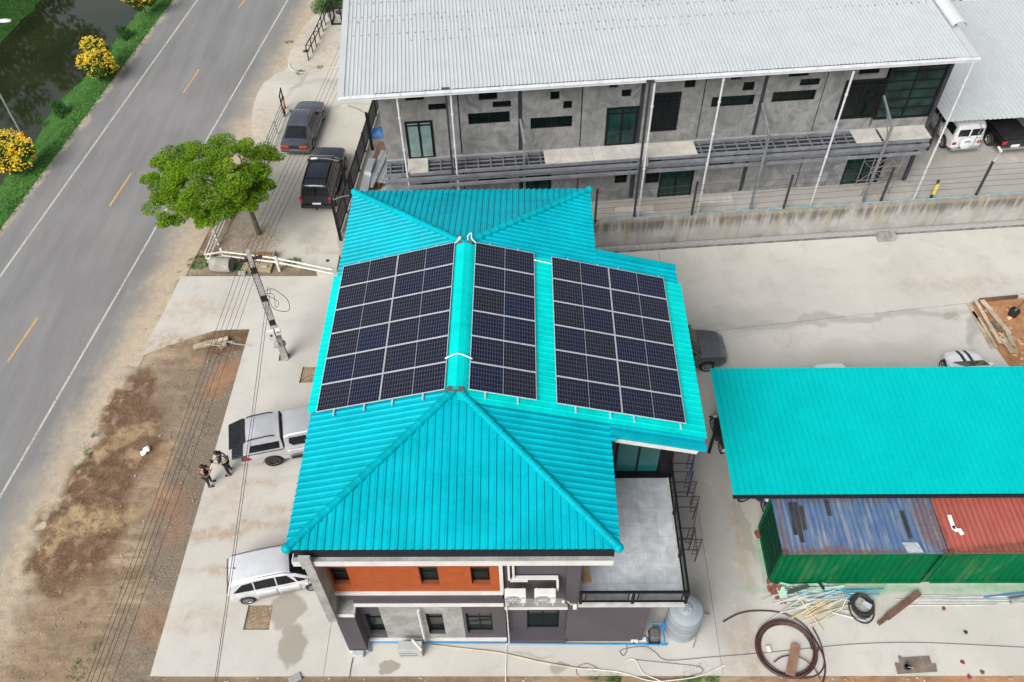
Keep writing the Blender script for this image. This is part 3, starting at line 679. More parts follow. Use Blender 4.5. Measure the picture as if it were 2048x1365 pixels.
# ground floor under the balcony
mb = MB(); mb.box(1.40, 4.27, 12.2, 12.45, 0, 3.36); mb.box(4.02, 4.27, 12.45, 24, 0, 3.36); HB(mb, 'ground_wall', PURPLE)
# balcony slab, tiles, railing
mb = MB(); mb.box(1.72, 5.36, 12.14, 17.35, 3.361, 3.56); HB(mb, 'balcony_slab', PURPLE)
mb = MB(); mb.box(1.73, 5.40, 12.08, 12.20, 3.40, 3.63); mb.box(5.30, 5.42, 12.20, 17.3, 3.40, 3.63); HB(mb, 'balcony_kerb', M('kerb_stone', (.42, .42, .41), .7, var=.15))
def tile_mat():
    t = NT('grey_floor_tile'); c = t.coord(world=True); n = t.noise(c, 2.2, 6, .65, .6); f = t.noise(c, 11, 4)
    oi = t.n('ObjectInfo').outputs['Random']
    col = t.mix(t.ramp(n, .3, .7), (.38, .40, .42), (.54, .56, .58)); col = t.mix(t.ramp(oi, 0, 1, 0, .16), col, (.15, .16, .17))
    return t.out(col, t.ramp(f, .3, .7, .3, .5), spec=.4)
TILE = tile_mat(); tmesh = None; TS = .60
for i in range(6):
    for j in range(9):
        if tmesh is None:
            mb = MB(); mb.box(0, TS-.005, 0, TS-.005, 0, .03); o = mb.build('floor_tile', TILE, house); tmesh = o.data
        else:
            o = bpy.data.objects.new('floor_tile', tmesh); COL.objects.link(o); o.parent = house
        o.location = Vector((1.74+i*TS, 12.25+j*TS, 3.565+random.uniform(0, .002)))-Vector(house.location)
RAIL = thing('balcony_railing', 'black metal balcony railing with glass infill round the grey tiled terrace', 'railing', (1.8, 12.14, 3.63))
RB = lambda mb, n, mat, **k: mb.build(n, mat, RAIL, w=True, **k)
def clear_glass():
    t = NT('clear_rail_glass'); tr = t.n('BsdfTransparent'); tr.inputs[0].default_value = (.72, .75, .76, 1); gl_ = t.n('BsdfGlossy'); gl_.inputs['Roughness'].default_value = .05
    ms = t.n('MixShader'); ms.inputs[0].default_value = .07; t.l(tr.outputs[0], ms.inputs[1]); t.l(gl_.outputs[0], ms.inputs[2]); t.l(ms.outputs[0], t.t.nodes['Material Output'].inputs[0]); return t.m
GLASSR = clear_glass()
mb = MB(); mb.box(1.75, 5.44, 12.10, 12.18, 4.46, 4.54); RB(mb, 'top_rail', BLACK); mb = MB(); mb.box(5.36, 5.44, 12.181, 17.3, 4.46, 4.54); RB(mb, 'top_rail', BLACK)
mb = MB(); mb.box(1.80, 5.40, 12.11, 12.17, 3.74, 3.79); RB(mb, 'bottom_rail', BLACK); mb = MB(); mb.box(5.37, 5.43, 12.2, 17.3, 3.74, 3.79); RB(mb, 'bottom_rail', BLACK)
xs_ = [1.80, 3.58, 5.40]
for x in xs_:
    mb = MB(); mb.box(x-.045, x+.045, 12.095, 12.185, 3.63, 4.46); RB(mb, 'post', BLACK)
ys_ = [12.14, 13.85, 15.55, 17.28]
for y in ys_[1:]:
    mb = MB(); mb.box(5.355, 5.445, y-.045, y+.045, 3.63, 4.46); RB(mb, 'post', BLACK)
for a, b in zip(xs_, xs_[1:]):
    for s in (a+.16, b-.16):
        mb = MB(); mb.box(s-.02, s+.02, 12.12, 12.16, 3.79, 4.46); RB(mb, 'baluster', BLACK)
    mb = MB(); mb.box(a+.19, b-.19, 12.135, 12.145, 3.80, 4.45); RB(mb, 'glass_panel', GLASSR)
for a, b in zip(ys_, ys_[1:]):
    for s in (a+.16, b-.16):
        mb = MB(); mb.box(5.38, 5.42, s-.02, s+.02, 3.79, 4.46); RB(mb, 'baluster', BLACK)
    mb = MB(); mb.box(5.395, 5.405, a+.19, b-.19, 3.80, 4.45); RB(mb, 'glass_panel', GLASSR)
# upper room under the extension with its sliding door
mb = MB(); mb.box(1.70, 3.28, 17.35, 17.6, 3.6, 7.9); mb.box(5.05, 5.30, 17.35, 17.6, 3.6, 7.5); mb.box(3.28, 5.05, 17.35, 17.6, 5.95, 7.9); mb.box(5.30, 5.55, 17.35, 23.8, 3.6, 7.45); mb.box(1.7, 5.55, 23.8, 24.0, 0, 7.45)
HB(mb, 'upper_room_wall', PURPLE)
mb = MB(); mb.box(4.27, 5.45, 17.4, 23.8, 3.361, 3.6); HB(mb, 'upper_floor', PURPLE)
mb = MB(); mb.box(3.3, 5.04, 17.7, 17.75, 3.6, 5.95); HB(mb, 'curtain', M('teal_curtain', (.02, .14, .14), .7, var=.25, scale=5, stretch=(4, 1, .3)))
dw = window(house, 3.30, 5.04, 3.60, 5.94, 17.33, 2, 1, glass=M('door_glass', (.012, .10, .10), .05, var=.3, spec=.7, scale=.6), f=.08); dw.name = 'sliding_door'
mb = MB(); mb.box(5.06, 5.42, 17.22, 17.345, 3.6, 6.3); HB(mb, 'door_jamb', BLACK)
mb = MB(); mb.box(3.2, 5.5, 17.1, 17.32, 3.60, 3.66); HB(mb, 'door_sill', BLACK)

# ------------------------------------------------------------------ solar panels
ALU = M('aluminium', (.52, .54, .57), .4, metal=.3, var=.06)
def cell_mat():
    t = NT('solar_cells'); tc = t.n('TexCoord').outputs['UV']
    sp = t.n('SeparateXYZ'); t.l(tc, sp.inputs[0])
    def lines(v, n, w):
        f = t.math('FRACT', t.math('MULTIPLY', v, n)); d = t.math('MINIMUM', f, t.math('SUBTRACT', 1.0, f)); return t.ramp(d, w*.5, w*1.5, 1, 0)
    lx = lines(sp.outputs['X'], 12, .030); ly = lines(sp.outputs['Y'], 6, .018)
    g = t.math('MAXIMUM', lx, ly)
    oi = t.n('ObjectInfo').outputs['Random']
    base = t.mix(oi, (.004, .0070, .026), (.008, .008, .017))
    w = t.noise(t.coord((1, 1, 1), True), 1.6, 5, .6); base = t.mix(t.ramp(w, .55, .8, 0, .3), base, (.03, .03, .035))
    return t.out(t.mix(t.math('MULTIPLY', g, .50), base, (.30, .31, .34)), .2, spec=.22)
CELL = cell_mat()
pmeshes = {}
PW, PH = 2.278, 1.134
def panel_at(p, ex, ey, label):
    ex = Vector(ex).normalized(); ey = Vector(ey).normalized(); ez = ex.cross(ey)
    t = thing('solar_panel', label, 'solar panel', group='solar panels on the turquoise roof')
    t.matrix_basis = Matrix(((ex.x, ey.x, ez.x, p[0]), (ex.y, ey.y, ez.y, p[1]), (ex.z, ey.z, ez.z, p[2]), (0, 0, 0, 1)))
    def part(name, make, mat):
        if name not in pmeshes:
            o = make().build(name.split('|')[0], mat, t); pmeshes[name] = o.data
        else:
            o = bpy.data.objects.new(name.split('|')[0], pmeshes[name]); COL.objects.link(o); o.parent = t
        return o
    def fr():
        m = MB(); w = .018
        m.box(0, PW, 0, w, 0, .035); m.box(0, PW, PH-w, PH, 0, .035); m.box(0, w, w, PH-w, 0, .035); m.box(PW-w, PW, w, PH-w, 0, .035)
        m.box(w, PW-w, w, PH-w, .004, .026); return m
    part('frame', fr, ALU)
    for k in (0, 1):
        def cf(k=k):
            m = MB(); xa = .020+k*(PW/2-.013); xb = xa+PW/2-.026; m.box(xa, xb, .022, PH-.022, .026, .030); return m
        new = 'cell_field|%d' % k not in pmeshes
        o = part('cell_field|%d' % k, cf, CELL)
        if new:
            uv = o.data.uv_layers.new(name='UVMap'); xs = [v.co.x for v in o.data.vertices]; ya = [v.co.y for v in o.data.vertices]
            for lp in o.data.loops:
                c = o.data.vertices[lp.vertex_index].co; uv.data[lp.index].uv = ((c.x-min(xs))/(max(xs)-min(xs)), (c.y-min(ya))/(max(ya)-min(ya)))
ORD = ['first', 'second', 'third', 'fourth', 'fifth', 'sixth']
cl = srx/(XR-RX); sR = (RZ_-ZE)/(XR-RX); cL = slx/(RX-XL); sL = (RZ_-ZE)/(RX-XL)
ROWP = 1.1545; YP = 16.64
def rpt(u, y, h=.13): x = RX+u/cl; return (x+h*sR/cl, y, RZ_-(x-RX)*sR+h/cl)
def lpt(u, y, h=.13): x = RX-u/cL; return (x-h*sL/cL, y, RZ_-(RX-x)*sL+h/cL)
for i in range(6):
    row = ORD[i]+' row from front'
    y = YP+i*ROWP
    for k, nm in enumerate(('column beside ridge', 'outer column')):
        panel_at(lpt(.335+k*2.293+PW, y), (1, 0, sL), (0, 1, 0), f'solar panel on left roof slope, {nm}, {row}')
    panel_at(rpt(.382, y), (1, 0, -sR), (0, 1, 0), f'solar panel on right roof slope, column beside ridge, {row}')
    for k, nm in enumerate(('middle column', 'outermost column')):
        panel_at(rpt(3.348+k*2.293, y), (1, 0, -sR), (0, 1, 0), f'solar panel on right roof slope, {nm}, {row}')
RAILG = 'aluminium rails under the solar panels'
for lab, pf, us in (('left', lpt, (.335+.78, .335+1.85, .335+2.85, .335+3.95)), ('right', rpt, (.95, 2.04, 4.02, 5.23, 6.07, 7.75))):
    for q, u in enumerate(us):
        mb = MB(); mb.beam(pf(u, YP-.22, .085), pf(u, YP+6*ROWP+.12, .085), .045, .05)
        n_ = ORD[q] if lab == 'left' else ORD[q]
        tag(mb.build('mounting_rail', ALU), f'aluminium rail end sticking out below the panels on the {lab} slope, {n_} from the ridge', 'rail', RAILG)
CONDUIT = M('white_conduit', (.72, .73, .72), .5)
mb = MB(); P = [lpt(.40, 17.93, .16), lpt(.10, 18.0, .2), (RX, 18.02, RZ_+.20), rpt(.12, 18.0, .2), rpt(.45, 17.92, .16)]
mb.tube(P, .022, 6); tag(mb.build('cable_conduit', CONDUIT), 'white cable conduit crossing the bright turquoise ridge between two panel columns', 'conduit')
mb = MB(); mb.tube([rpt(2.64, YP+6.55, .16), rpt(3.36, YP+6.52, .16)], .02, 6); tag(mb.build('cable_conduit', CONDUIT), 'short white conduit bridging the gap at the back of the right slope panels', 'conduit')
mb = MB(); mb.tube(spline([lpt(.34, 23.50, .14), lpt(.20, 23.58, .18), lpt(.10, 23.68, .2), lpt(.16, 23.72, .2), lpt(.22, 23.60, .18)], 5), .02, 6)
mb.tube(spline([rpt(.08, 23.60, .17), rpt(.06, 23.75, .2), rpt(.18, 23.9, .24), rpt(.22, 23.66, .2), rpt(.38, 23.53, .16)], 6), .02, 6)
tag(mb.build('cable_loop', CONDUIT), 'looped white cables at the back end of the roof ridge', 'cable')

# ------------------------------------------------------------------ grey unfinished building
ANG = radians(5.08)
grey = thing('grey_building', 'long grey bare-concrete building under a white metal sheet roof, still under construction', 'building', (0, 34.965, 1.8), ANG)
def GB(mb, name, mat, parent=None, **k):
    o = mb.build(name, mat, parent or grey, **k)
    if parent is None: o.matrix_parent_inverse = T(0, 0, -1.8)
    return o
def render_mat():
    t = NT('polished_cement'); c = t.coord((1, 1, .8), True)
    a = t.noise(c, 1.2, 7, .68, 1.6); b = t.noise(c, .45, 5, .6, .5); f = t.noise(c, 8, 5, .7, .8)
    oi = t.n('ObjectInfo').outputs['Random']
    col = t.mix(t.ramp(a, .32, .68), (.125, .128, .128), (.255, .258, .257)); col = t.mix(t.ramp(b, .45, .7, 0, .5), col, (.11, .11, .105))
    col = t.mix(t.ramp(f, .56, .75, 0, .4), col, (.31, .31, .30)); col = t.mix(t.ramp(oi, 0, 1, 0, .22), col, (.17, .16, .14))
    t.bump(f, .12, .01); return t.out(col, .8, spec=.25)
CEM = render_mat()
STEEL = M('grey_primer_steel', (.15, .157, .175), .55, var=.2, spec=.4)
STEELD = M('dark_steel', (.03, .032, .04), .5, var=.2)
SX0, SX1 = -6.9, (7.535, 12.210)[0]
up = [(-5.587, -4.720, 8.730, 9.144), (-4.556, -3.684, 8.130, 8.471), (-2.148, -1.266, 8.504, 8.895), (-1.507, -0.633, 8.042, 8.384), (-2.703, -0.698, 7.168, 7.804), (0.538, 0.965, 8.859, 9.132), (1.252, 1.691, 8.287, 8.730), (1.886, 2.310, 7.739, 8.162), (0.302, 2.349, 6.673, 7.322),
      (4.034, 4.467, 8.743, 9.123), (4.671, 5.138, 8.201, 8.592), (7.075, 7.502, 8.985, 9.149), (7.679, 8.201, 8.475, 8.919), (9.874, 10.428, 8.752, 9.140), (10.558, 11.116, 8.100, 8.579), (9.150, 11.257, 7.274, 7.853), (12.678, 13.664, 8.713, 9.078), (13.340, 14.317, 8.175, 8.546), (12.137, 14.286, 7.336, 7.915), (16.126, 17.145, 8.604, 8.972)]
doors = [(-5.787, -4.444, 5.348, 7.585), (4.017, 5.599, 5.339, 7.640), (6.168, 7.594, 6.091, 8.292), (15.629, 17.790, 6.085, 8.329)]
lows = [(-5.316, -3.872, 3.583, 3.837), (-2.385, -0.921, 3.593, 3.880), (4.725, 5.373, 2.925, 3.769), (6.359, 7.092, 2.778, 3.666), (6.367, 7.056, 3.996, 4.340), (9.497, 10.974, 3.673, 4.307)]
lowd = [(-0.192, 1.381, 2.765, 3.825), (7.113, 8.924, 1.560, 3.733), (17.103, 19.176, 1.679, 3.754)]
zc = 5.42
xr_end = (17.600, 8.491)[0]; xg1 = (20.560, 8.961)[0]
joints = [SX0, (-3.135, 8.885)[0], (-0.192, 8.942)[0], (2.785, 8.998)[0], (5.703, 9.059)[0], (8.704, 9.115)[0], (11.637, 9.097)[0], (14.631, 9.102)[0], xr_end]
strong = {2, 4, 6}
for a, b, (z0, z1), hs_ in [(joints[i], joints[i+1], zz, hh) for i in range(len(joints)-1) for zz, hh in (((zc, 9.75), up+doors), ((1.8, zc-.14), lows+lowd))]+[(xr_end, xg1, (1.8, zc-.14), lows+lowd)]:
    i = (joints+[xg1]).index(a); ga = .10 if i in strong else .03; gb = .10 if (i+1) in strong else .03
    H = [(max(h[0], a+ga), min(h[1], b-gb), max(h[2], z0), min(h[3], z1)) for h in hs_ if h[0] < b and h[1] > a and h[2] < z1 and h[3] > z0]
    mb = MB(); holed_wall(mb, (a+ga, b-gb, z0, z1), H, 0, .16); GB(mb, 'wall_panel', CEM)
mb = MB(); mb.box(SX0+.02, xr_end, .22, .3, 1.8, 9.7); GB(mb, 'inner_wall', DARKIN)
mb = MB(); mb.box(SX0, SX0+.2, .3, 16, 1.8, 9.7); GB(mb, 'end_wall', CEM)
for i in strong:
    mb = MB(); mb.box(joints[i]-.09, joints[i]+.09, .04, .2, 1.8, 9.75); GB(mb, 'steel_column', STEELD)
for x in ((11.648, 2.927)[0], (5.656, 2.430)[0]):
    mb = MB(); mb.box(x-.10, x+.10, -.012, .1, 2.0, 4.9); GB(mb, 'wall_slot', STEELD)
gl = M('tinted_window_glass', (.004, .008, .008), .08, var=.3, spec=.25); gl2 = M('pale_window_glass', (.15, .22, .21), .12, var=.15, spec=.6)
gl3 = M('teal_window_glass', (.008, .028, .025), .06, var=.5, scale=1.2, spec=.4)
def gwin(h, panes, rows, glass, f=.06, tr=None, y=.05):
    o = window(grey, *h, y, panes, rows, glass=glass, f=f, transom=tr); o.matrix_parent_inverse = T(0, 0, -1.8)
    return o
for h in up:
    gwin(h, 1 if h[1]-h[0] < 1.5 else 2, 1, gl, .05)
for h, g in zip(doors, (gl2, gl3, gl, gl)): gwin(h, 2, 1, g, .11, [.93] if g is gl2 else [.88], y=-.03).name = 'window'
for h in lows: gwin(h, 1 if h[1]-h[0] < 1.2 else 2, 1, gl2 if h is lows[5] else gl, .05)
for h in lowd: gwin(h, 2, 1, gl3, .09, y=-.02)
# tall glazed corner at the right end
cw = (xr_end+.10, xg1, (18.437, 5.917)[1], 9.72)
cwo = window(grey, *cw, -.02, 2, 7, glass=gl3, f=.10); cwo.matrix_parent_inverse = T(0, 0, -1.8); cwo.name = 'curtain_wall'
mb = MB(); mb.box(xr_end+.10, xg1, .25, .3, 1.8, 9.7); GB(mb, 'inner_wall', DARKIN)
mb = MB(); mb.box(xg1+.01, xg1+.2, -.05, 13, 1.8, 9.7); GB(mb, 'end_wall', STEELD)
mb = MB(); mb.box(xr_end+.1, xg1, 0, .2, zc+.0, cw[2]-.02); GB(mb, 'wall_panel', CEM)
# floor slab edge and the unfinished steel gallery
mb = MB(); mb.box(SX0, xg1, -.05, .22, zc-.135, zc-.005); GB(mb, 'slab_edge', RAWCON)
OUT = -1.12; zd = 5.40
for k, (d, z) in enumerate(((0, zd-.10), (-.16, zd-.30), (-.05, zd-.52), (-.20, zd-.74))):
    mb = MB(); mb.box(SX0-.1, xg1-.2, OUT+d-.05, OUT+d+.05, z-.075, z+.075); GB(mb, 'gallery_beam', STEEL)
mb = MB(); mb.box(SX0, xg1-.2, -.16, -.06, zd-.18, zd-.02); GB(mb, 'gallery_beam', STEEL)
jm = None; x = SX0+.2
while x < xg1-.3:
    if jm is None:
        mb = MB(); mb.box(-.03, .03, OUT+.06, -.17, zd-.10, zd-.03); o = GB(mb, 'joist', STEEL); jm = o.data
    else:
        o = bpy.data.objects.new('joist', jm); COL.objects.link(o); o.parent = grey; o.matrix_parent_inverse = T(0, 0, -1.8)
    o.location = (x, 0, 0); x += .62
mb = MB(); mb.box(SX0, xg1-.3, OUT+.06, -.17, zd-.26, zd-.20); GB(mb, 'gallery_shade_sheet', M('gallery_shade_dark', (.022, .022, .024), .8, var=.3))  # added near-black sheet, stands in for the deep shade beneath the joists
for d in (-.45, -.78):
    mb = MB(); mb.box(SX0, xg1-.3, d-.02, d+.02, zd-.13, zd-.06); GB(mb, 'stringer', STEEL)
BOARD = M('cement_board', (.42, .40, .36), .85, var=.14, scale=1.4, fine=10, dirt=(.27, .26, .24), dirtamt=.5)
for a, b, t_ in (((-5.843, 4.872)[0], (-4.839, 4.851)[0], 0), ((0.934, 5.096)[0], (5.679, 5.024)[0]+.1, .01), ((6.321, 5.739)[0]-.4, (8.552, 5.411)[0], .0), ((16.600, 5.847)[0], (17.896, 5.748)[0], .015), ((17.896, 5.748)[0]+.12, (20.456, 5.704)[0], .03)):
    n_ = max(1, round((b-a)/2.4))
    for k in range(n_):
        mb = MB(); mb.box(a+(b-a)*k/n_, a+(b-a)*(k+1)/n_-.012, OUT-.02, -.05, zd-.025+t_, zd+.005+t_+.004*(k % 2)); GB(mb, 'deck_board', BOARD)
mb = MB(); mb.box((5.628, 5.028)[0], (6.015, 4.997)[0], OUT-.3, -.05, zd-.35, zd+.0); GB(mb, 'deck_upstand', BOARD)
# downpipes, dark pipes beside two of them and the bent steel posts
PIPE = M('white_downpipe', (.46, .47, .485), .4, var=.08)
def to_local(p): 
    q = RZ(-ANG) @ (Vector(p)-Vector((0, 34.965, 0))); return q
for p, q in (((-5.740, 33.251, 9.850), .0), ((-3.321, 33.514, 9.850), 1), ((5.925, 33.914, 1.800), 1), ((9.077, 34.222, 1.800), 0), ((15.067, 34.690, 1.800), 0), ((20.664, 35.250, 1.800), 0)):
    l = to_local(p); zt = 9.85
    mb = MB(); mb.tube([(l.x, l.y, 1.8), (l.x, l.y, zt)], .052, 10)
    for z in (3.2, 5.0, 6.8, 8.6): mb.tube([(l.x, l.y, z), (l.x, l.y, z+.08)], .075, 10)
    GB(mb, 'downpipe', PIPE, smooth=50)
    if q:
        mb = MB(); mb.beam((l.x-.22, l.y+.02, 1.8), (l.x-.22, l.y+.02, zt+.1), .10, up=(0, 1, 0)); mb.beam((l.x-.40, l.y, zt+.14), (l.x-.04, l.y, zt+.14), .10); GB(mb, 'steel_pipe_post', STEELD)
for p in ((-0.023, 33.991, 6.600), (11.868, 34.458, 1.800), (17.933, 35.008, 1.800)):
    l = to_local(p); zt = 6.6
    mb = MB(); mb.beam((l.x, l.y, 1.8), (l.x, l.y, zt), .11, up=(0, 1, 0)); mb.beam((l.x, l.y, zt-.03), (l.x-.1, -.05, zt+.75), .09); mb.beam((l.x, l.y+.03, zt-.7), (l.x, -.6, zt+.35), .05); GB(mb, 'bent_steel_post', STEEL)
# roof: long ribbed sheets laid side by side
ROOFW = roofmat('white_roof_sheet', (.41, .43, .435), .5, .03, .1)
P0 = Vector((-8.22, 33.02, 10.0)); P1 = Vector((20.95, 35.60, 10.0)); ex = (P1-P0).normalized(); ey = Vector((-ex.y, ex.x, .05)).normalized(); ez = ex.cross(ey)
RL = (P1-P0).length; sw = RL/40; RD = 17.0; rmesh = []
RM = Matrix(((ex.x, ey.x, ez.x, P0.x), (ex.y, ey.y, ez.y, P0.y), (ex.z, ey.z, ez.z, P0.z), (0, 0, 0, 1)))
def sheet(w, L, pitch, h, n, th=.004):
    mb = MB(); p = []
    k = max(1, round(w/pitch)); pt = w/k
    for i in range(k):
        for f, z in ((0, 0), (.50, 0), (.62, h), (.86, h)): p.append(((i+f)*pt, z))
    p.append((w, 0))
    for yy in (0, L):
        for x, z in p: mb.v.append((x, yy, z))
    N = len(p)
    for i in range(N-1): mb.f.append((i, i+1, N+i+1, N+i))
    return mb
for i in range(40):
    if i == 0:
        o = sheet(sw+.02, RD, .187, .028, 4).build('roof_sheet', ROOFW, grey); rm = o.data
    else:
        o = bpy.data.objects.new('roof_sheet', rm); COL.objects.link(o); o.parent = grey
    o.matrix_parent_inverse = grey.matrix_basis.inverted(); o.matrix_basis = RM @ T(sw*i, random.uniform(-.012, .012), .003*(i % 2)+random.uniform(0, .002))
RINV = lambda o: (setattr(o, 'matrix_parent_inverse', grey.matrix_basis.inverted()), setattr(o, 'matrix_basis', RM))
mb = MB(); mb.box(-.12, RL+.1, -.16, .02, -.20, -.04); o = mb.build('gutter', M('white_gutter', (.56, .57, .585), .5, var=.08), grey); RINV(o)
mb = MB(); mb.box(-.10, RL+.05, -.20, -.161, -.09, -.05); o = mb.build('gutter_lip', PIPE, grey); RINV(o)
mb = MB()
for i in range(26): mb.box(.4+i*1.12, .44+i*1.12, -.215, -.02, -.05, -.02)
o = mb.build('gutter_strap', PIPE, grey); tag(o, kind='stuff'); RINV(o)
mb = MB(); mb.box(-.14, .16, -.05, RD, -.02, .055); o = mb.build('edge_flashing', ROOFW, grey); RINV(o)
mb = MB(); mb.box(RL-.34, RL+.02, -.05, RD, .0, .05); o = mb.build('edge_flashing', ROOFW, grey); RINV(o)
mb = MB(); n_ = 10
for yy in (2.2, RD):
    for k in range(n_+1):
        t_ = radians(200-200*k/n_); mb.v.append((RL-.02+.34*cos(t_), yy, .16+.24*sin(t_)))
for k in range(n_): mb.f.append((k, k+1, n_+2+k, n_+1+k))
o = mb.build('curved_capping', ROOFW, grey, smooth=60); md = o.modifiers.new('solid', 'SOLIDIFY'); md.thickness = .02; RINV(o)
mb = MB()
for r_, y_ in enumerate((3.9, 4.55, 5.7, 6.1, 7.35, 7.75, 9.0)):
    for k in range(78):
        if (r_ % 2 == 0 and k % 11 in (9,)) or (r_ == 0 and (k < 8 or k > 44)): continue
        x_ = .37*k+.28+(.18 if r_ % 2 else 0)
        if x_ < RL-.5: mb.box(x_-.025, x_+.025, y_+random.uniform(-.05, .05), y_+.05, .026, .05)
o = mb.build('roof_screw', M('screw_grey', (.12, .12, .13), .6), grey); tag(o, kind='stuff'); RINV(o)

# ------------------------------------------------------------------ boundary wall, its block course and wire fence
def wall_mat():
    t = NT('stained_wall'); c = t.coord(world=True); cs = t.coord((1.6, 1.6, .16), True)
    a = t.noise(c, .9, 6, .65, .6); st = t.noise(cs, 2.2, 7, .72); f = t.noise(c, 7, 5, .7)
    sp = t.n('SeparateXYZ'); t.l(t.n('NewGeometry').outputs['Position'], sp.inputs[0])
    u = t.math('ADD', t.math('MULTIPLY', sp.outputs['X'], .372), t.math('MULTIPLY', t.math('SUBTRACT', a, .5), .18)); fr = t.math('FRACT', u); d = t.math('MINIMUM', fr, t.math('SUBTRACT', 1., fr))
    col = t.mix(t.ramp(a, .3, .7), (.29, .28, .255), (.39, .375, .35))
    top = t.math('ADD', sp.outputs['Z'], t.math('MULTIPLY', t.math('SUBTRACT', st, .5), 1.6))
    runs = t.math('MULTIPLY', t.ramp(top, 1.05, 1.7), t.ramp(st, .34, .58))
    col = t.mix(t.math('MULTIPLY', runs, .8), col, (.085, .075, .065))
    col = t.mix(t.math('MULTIPLY', t.math('MULTIPLY', t.ramp(d, .09, .02), t.ramp(a, .35, .6, .15, .7)), .9), col, (.28, .225, .155))
    col = t.mix(t.math('MULTIPLY', t.ramp(sp.outputs['Z'], 1.78, 1.92), .5), col, (.33, .29, .22))
    low = t.blobs([(7.5, 33.6, .7, 3, 0, 1), (12.3, 34, 1.3, 3, 0, .8), (16.5, 34, .9, 3, 0, .7), (4.6, 33.5, .6, 3, 0, .5), (22, 35, 1.5, 3, 0, .5)], .9, .9, .4)
    col = t.mix(t.ramp(f, .5, .75, 0, .35), col, (.22, .20, .17))
    col = t.mix(t.math('MULTIPLY', low, t.math('MULTIPLY', t.ramp(sp.outputs['Z'], .9, .3), t.ramp(a, .4, .6))), col, (.16, .15, .115))
    t.bump(f, .3, .02); return t.out(col, .9, spec=.2)
WALLM = wall_mat()
A0 = Vector((-7.4, 32.49, 0)); A1 = Vector((46, 36.72, 0)); wd_ = (A1-A0).normalized(); wang = atan2(wd_.y, wd_.x)
bw = thing('boundary_wall', 'long stained concrete boundary wall behind the yard with a grey block course at its foot', 'wall', A0, wang)
L_ = (A1-A0).length; bay = 2.69; x = 0; k = 0
while x < L_:
    mb = MB(); mb.box(x, min(L_, x+bay-.02), -.0-.006*(k % 2), .17, .30, 1.93); mb.build('wall_panel', WALLM, bw); x += bay; k += 1
mb = MB(); mb.box(0, L_, .01, .19, 1.931, 2.02); mb.build('wall_coping', WALLM, bw)
mb = MB(); mb.box(0, L_, .03, .15, .0, 1.92); mb.build('wall_core', WALLM, bw)
BLK = M('grey_block', (.30, .29, .275), .9, var=.2, scale=1.2, fine=14, bump=.3); bm_ = None
for i in range(int(L_/.40)):
    if i*.4 < 10.2: continue
    if bm_ is None:
        mb = MB(); mb.box(.006, .394, -.19, -.009, 0, .19); o = mb.build('concrete_block', BLK, bw); bm_ = o.data
    else:
        o = bpy.data.objects.new('concrete_block', bm_); COL.objects.link(o); o.parent = bw
    o.location = (i*.4, random.uniform(-.008, .0), random.uniform(.08, .09))
mb = MB(); mb.box(10, L_, -.26, -.01, -.02, .08); mb.build('mortar_bed', M('mortar_bed', (.16, .155, .15), .95, var=.4, scale=3), bw)
mb = MB(); mb.tube([(10, .24, 1.98), (L_, .24, 2.0)], .03, 6); o = mb.build('water_pipe', M('blue_pipe', (.10, .38, .50), .45, var=.3), None)
o.matrix_basis = T(*A0) @ RZ(wang); tag(o, 'thin blue water pipe running along the top of the boundary wall', 'pipe')
wf = thing('wire_fence', 'dark steel posts with strands of wire along the top of the boundary wall', 'fence', (3.6, 33.55, 2.0))
tops = []
for p, yel in (((3.630, 33.372, 2.000), 0), ((8.684, 33.843, 2.000), 0), ((13.547, 34.282, 2.000), 0), ((18.763, 34.801, 2.000), 0), ((21.554, 35.202, 2.000), 1), ((23.905, 35.246, 2.000), 0)):
    h = 1.0 if yel else 2.15
    mb = MB(); mb.beam((p[0], p[1]+.05, 1.8), (p[0], p[1]+.05, 2.0+h), .10, up=(0, 1, 0)); mb.box(p[0]-.06, p[0]+.06, p[1]-.01, p[1]+.11, 2.0+h, 2.03+h); mb.build('post', STEELD, wf, w=True)
    if yel:
        mb = MB(); mb.box(p[0]-.09, p[0]+.09, p[1]-.05, p[1]+.0, 2.15, 2.85); mb.build('yellow_wrap', M('yellow_foam', (.52, .42, .08), .8), wf, w=True)
    else: tops.append(Vector((p[0], p[1]+.05, 2.0+h)))
for k in range(5):
    mb = MB()
    for a, b in zip(tops, tops[1:]):
        P = [a.lerp(b, t_/6)-Vector((0, .05, .12+k*.36+.10*sin(pi*t_/6)*(k % 3)*.4)) for t_ in range(7)]; mb.tube(P, .010, 4, caps=False)
    mb.tube([tops[-1]-Vector((0, .05, .12+k*.36)), tops[-1]+Vector((12, 1, -.12-k*.36))], .010, 4); mb.build('wire', STEELD, wf, w=True)
p = tops[-1]; mb = MB(); mb.tube(spline([p, p+Vector((.12, 0, .25)), p+Vector((.05, -.1, .65)), p+Vector((-.15, -.2, .95))], 4), .03, 6); mb.build('lamp_arm', PIPE, wf, w=True)
mb = MB(); mb.box(-.06, .06, -.2, .2, -.04, .04, T(p.x-.18, p.y-.3, p.z+1.02)); mb.build('lamp_head', WHITE, wf, w=True, bevel=.02)

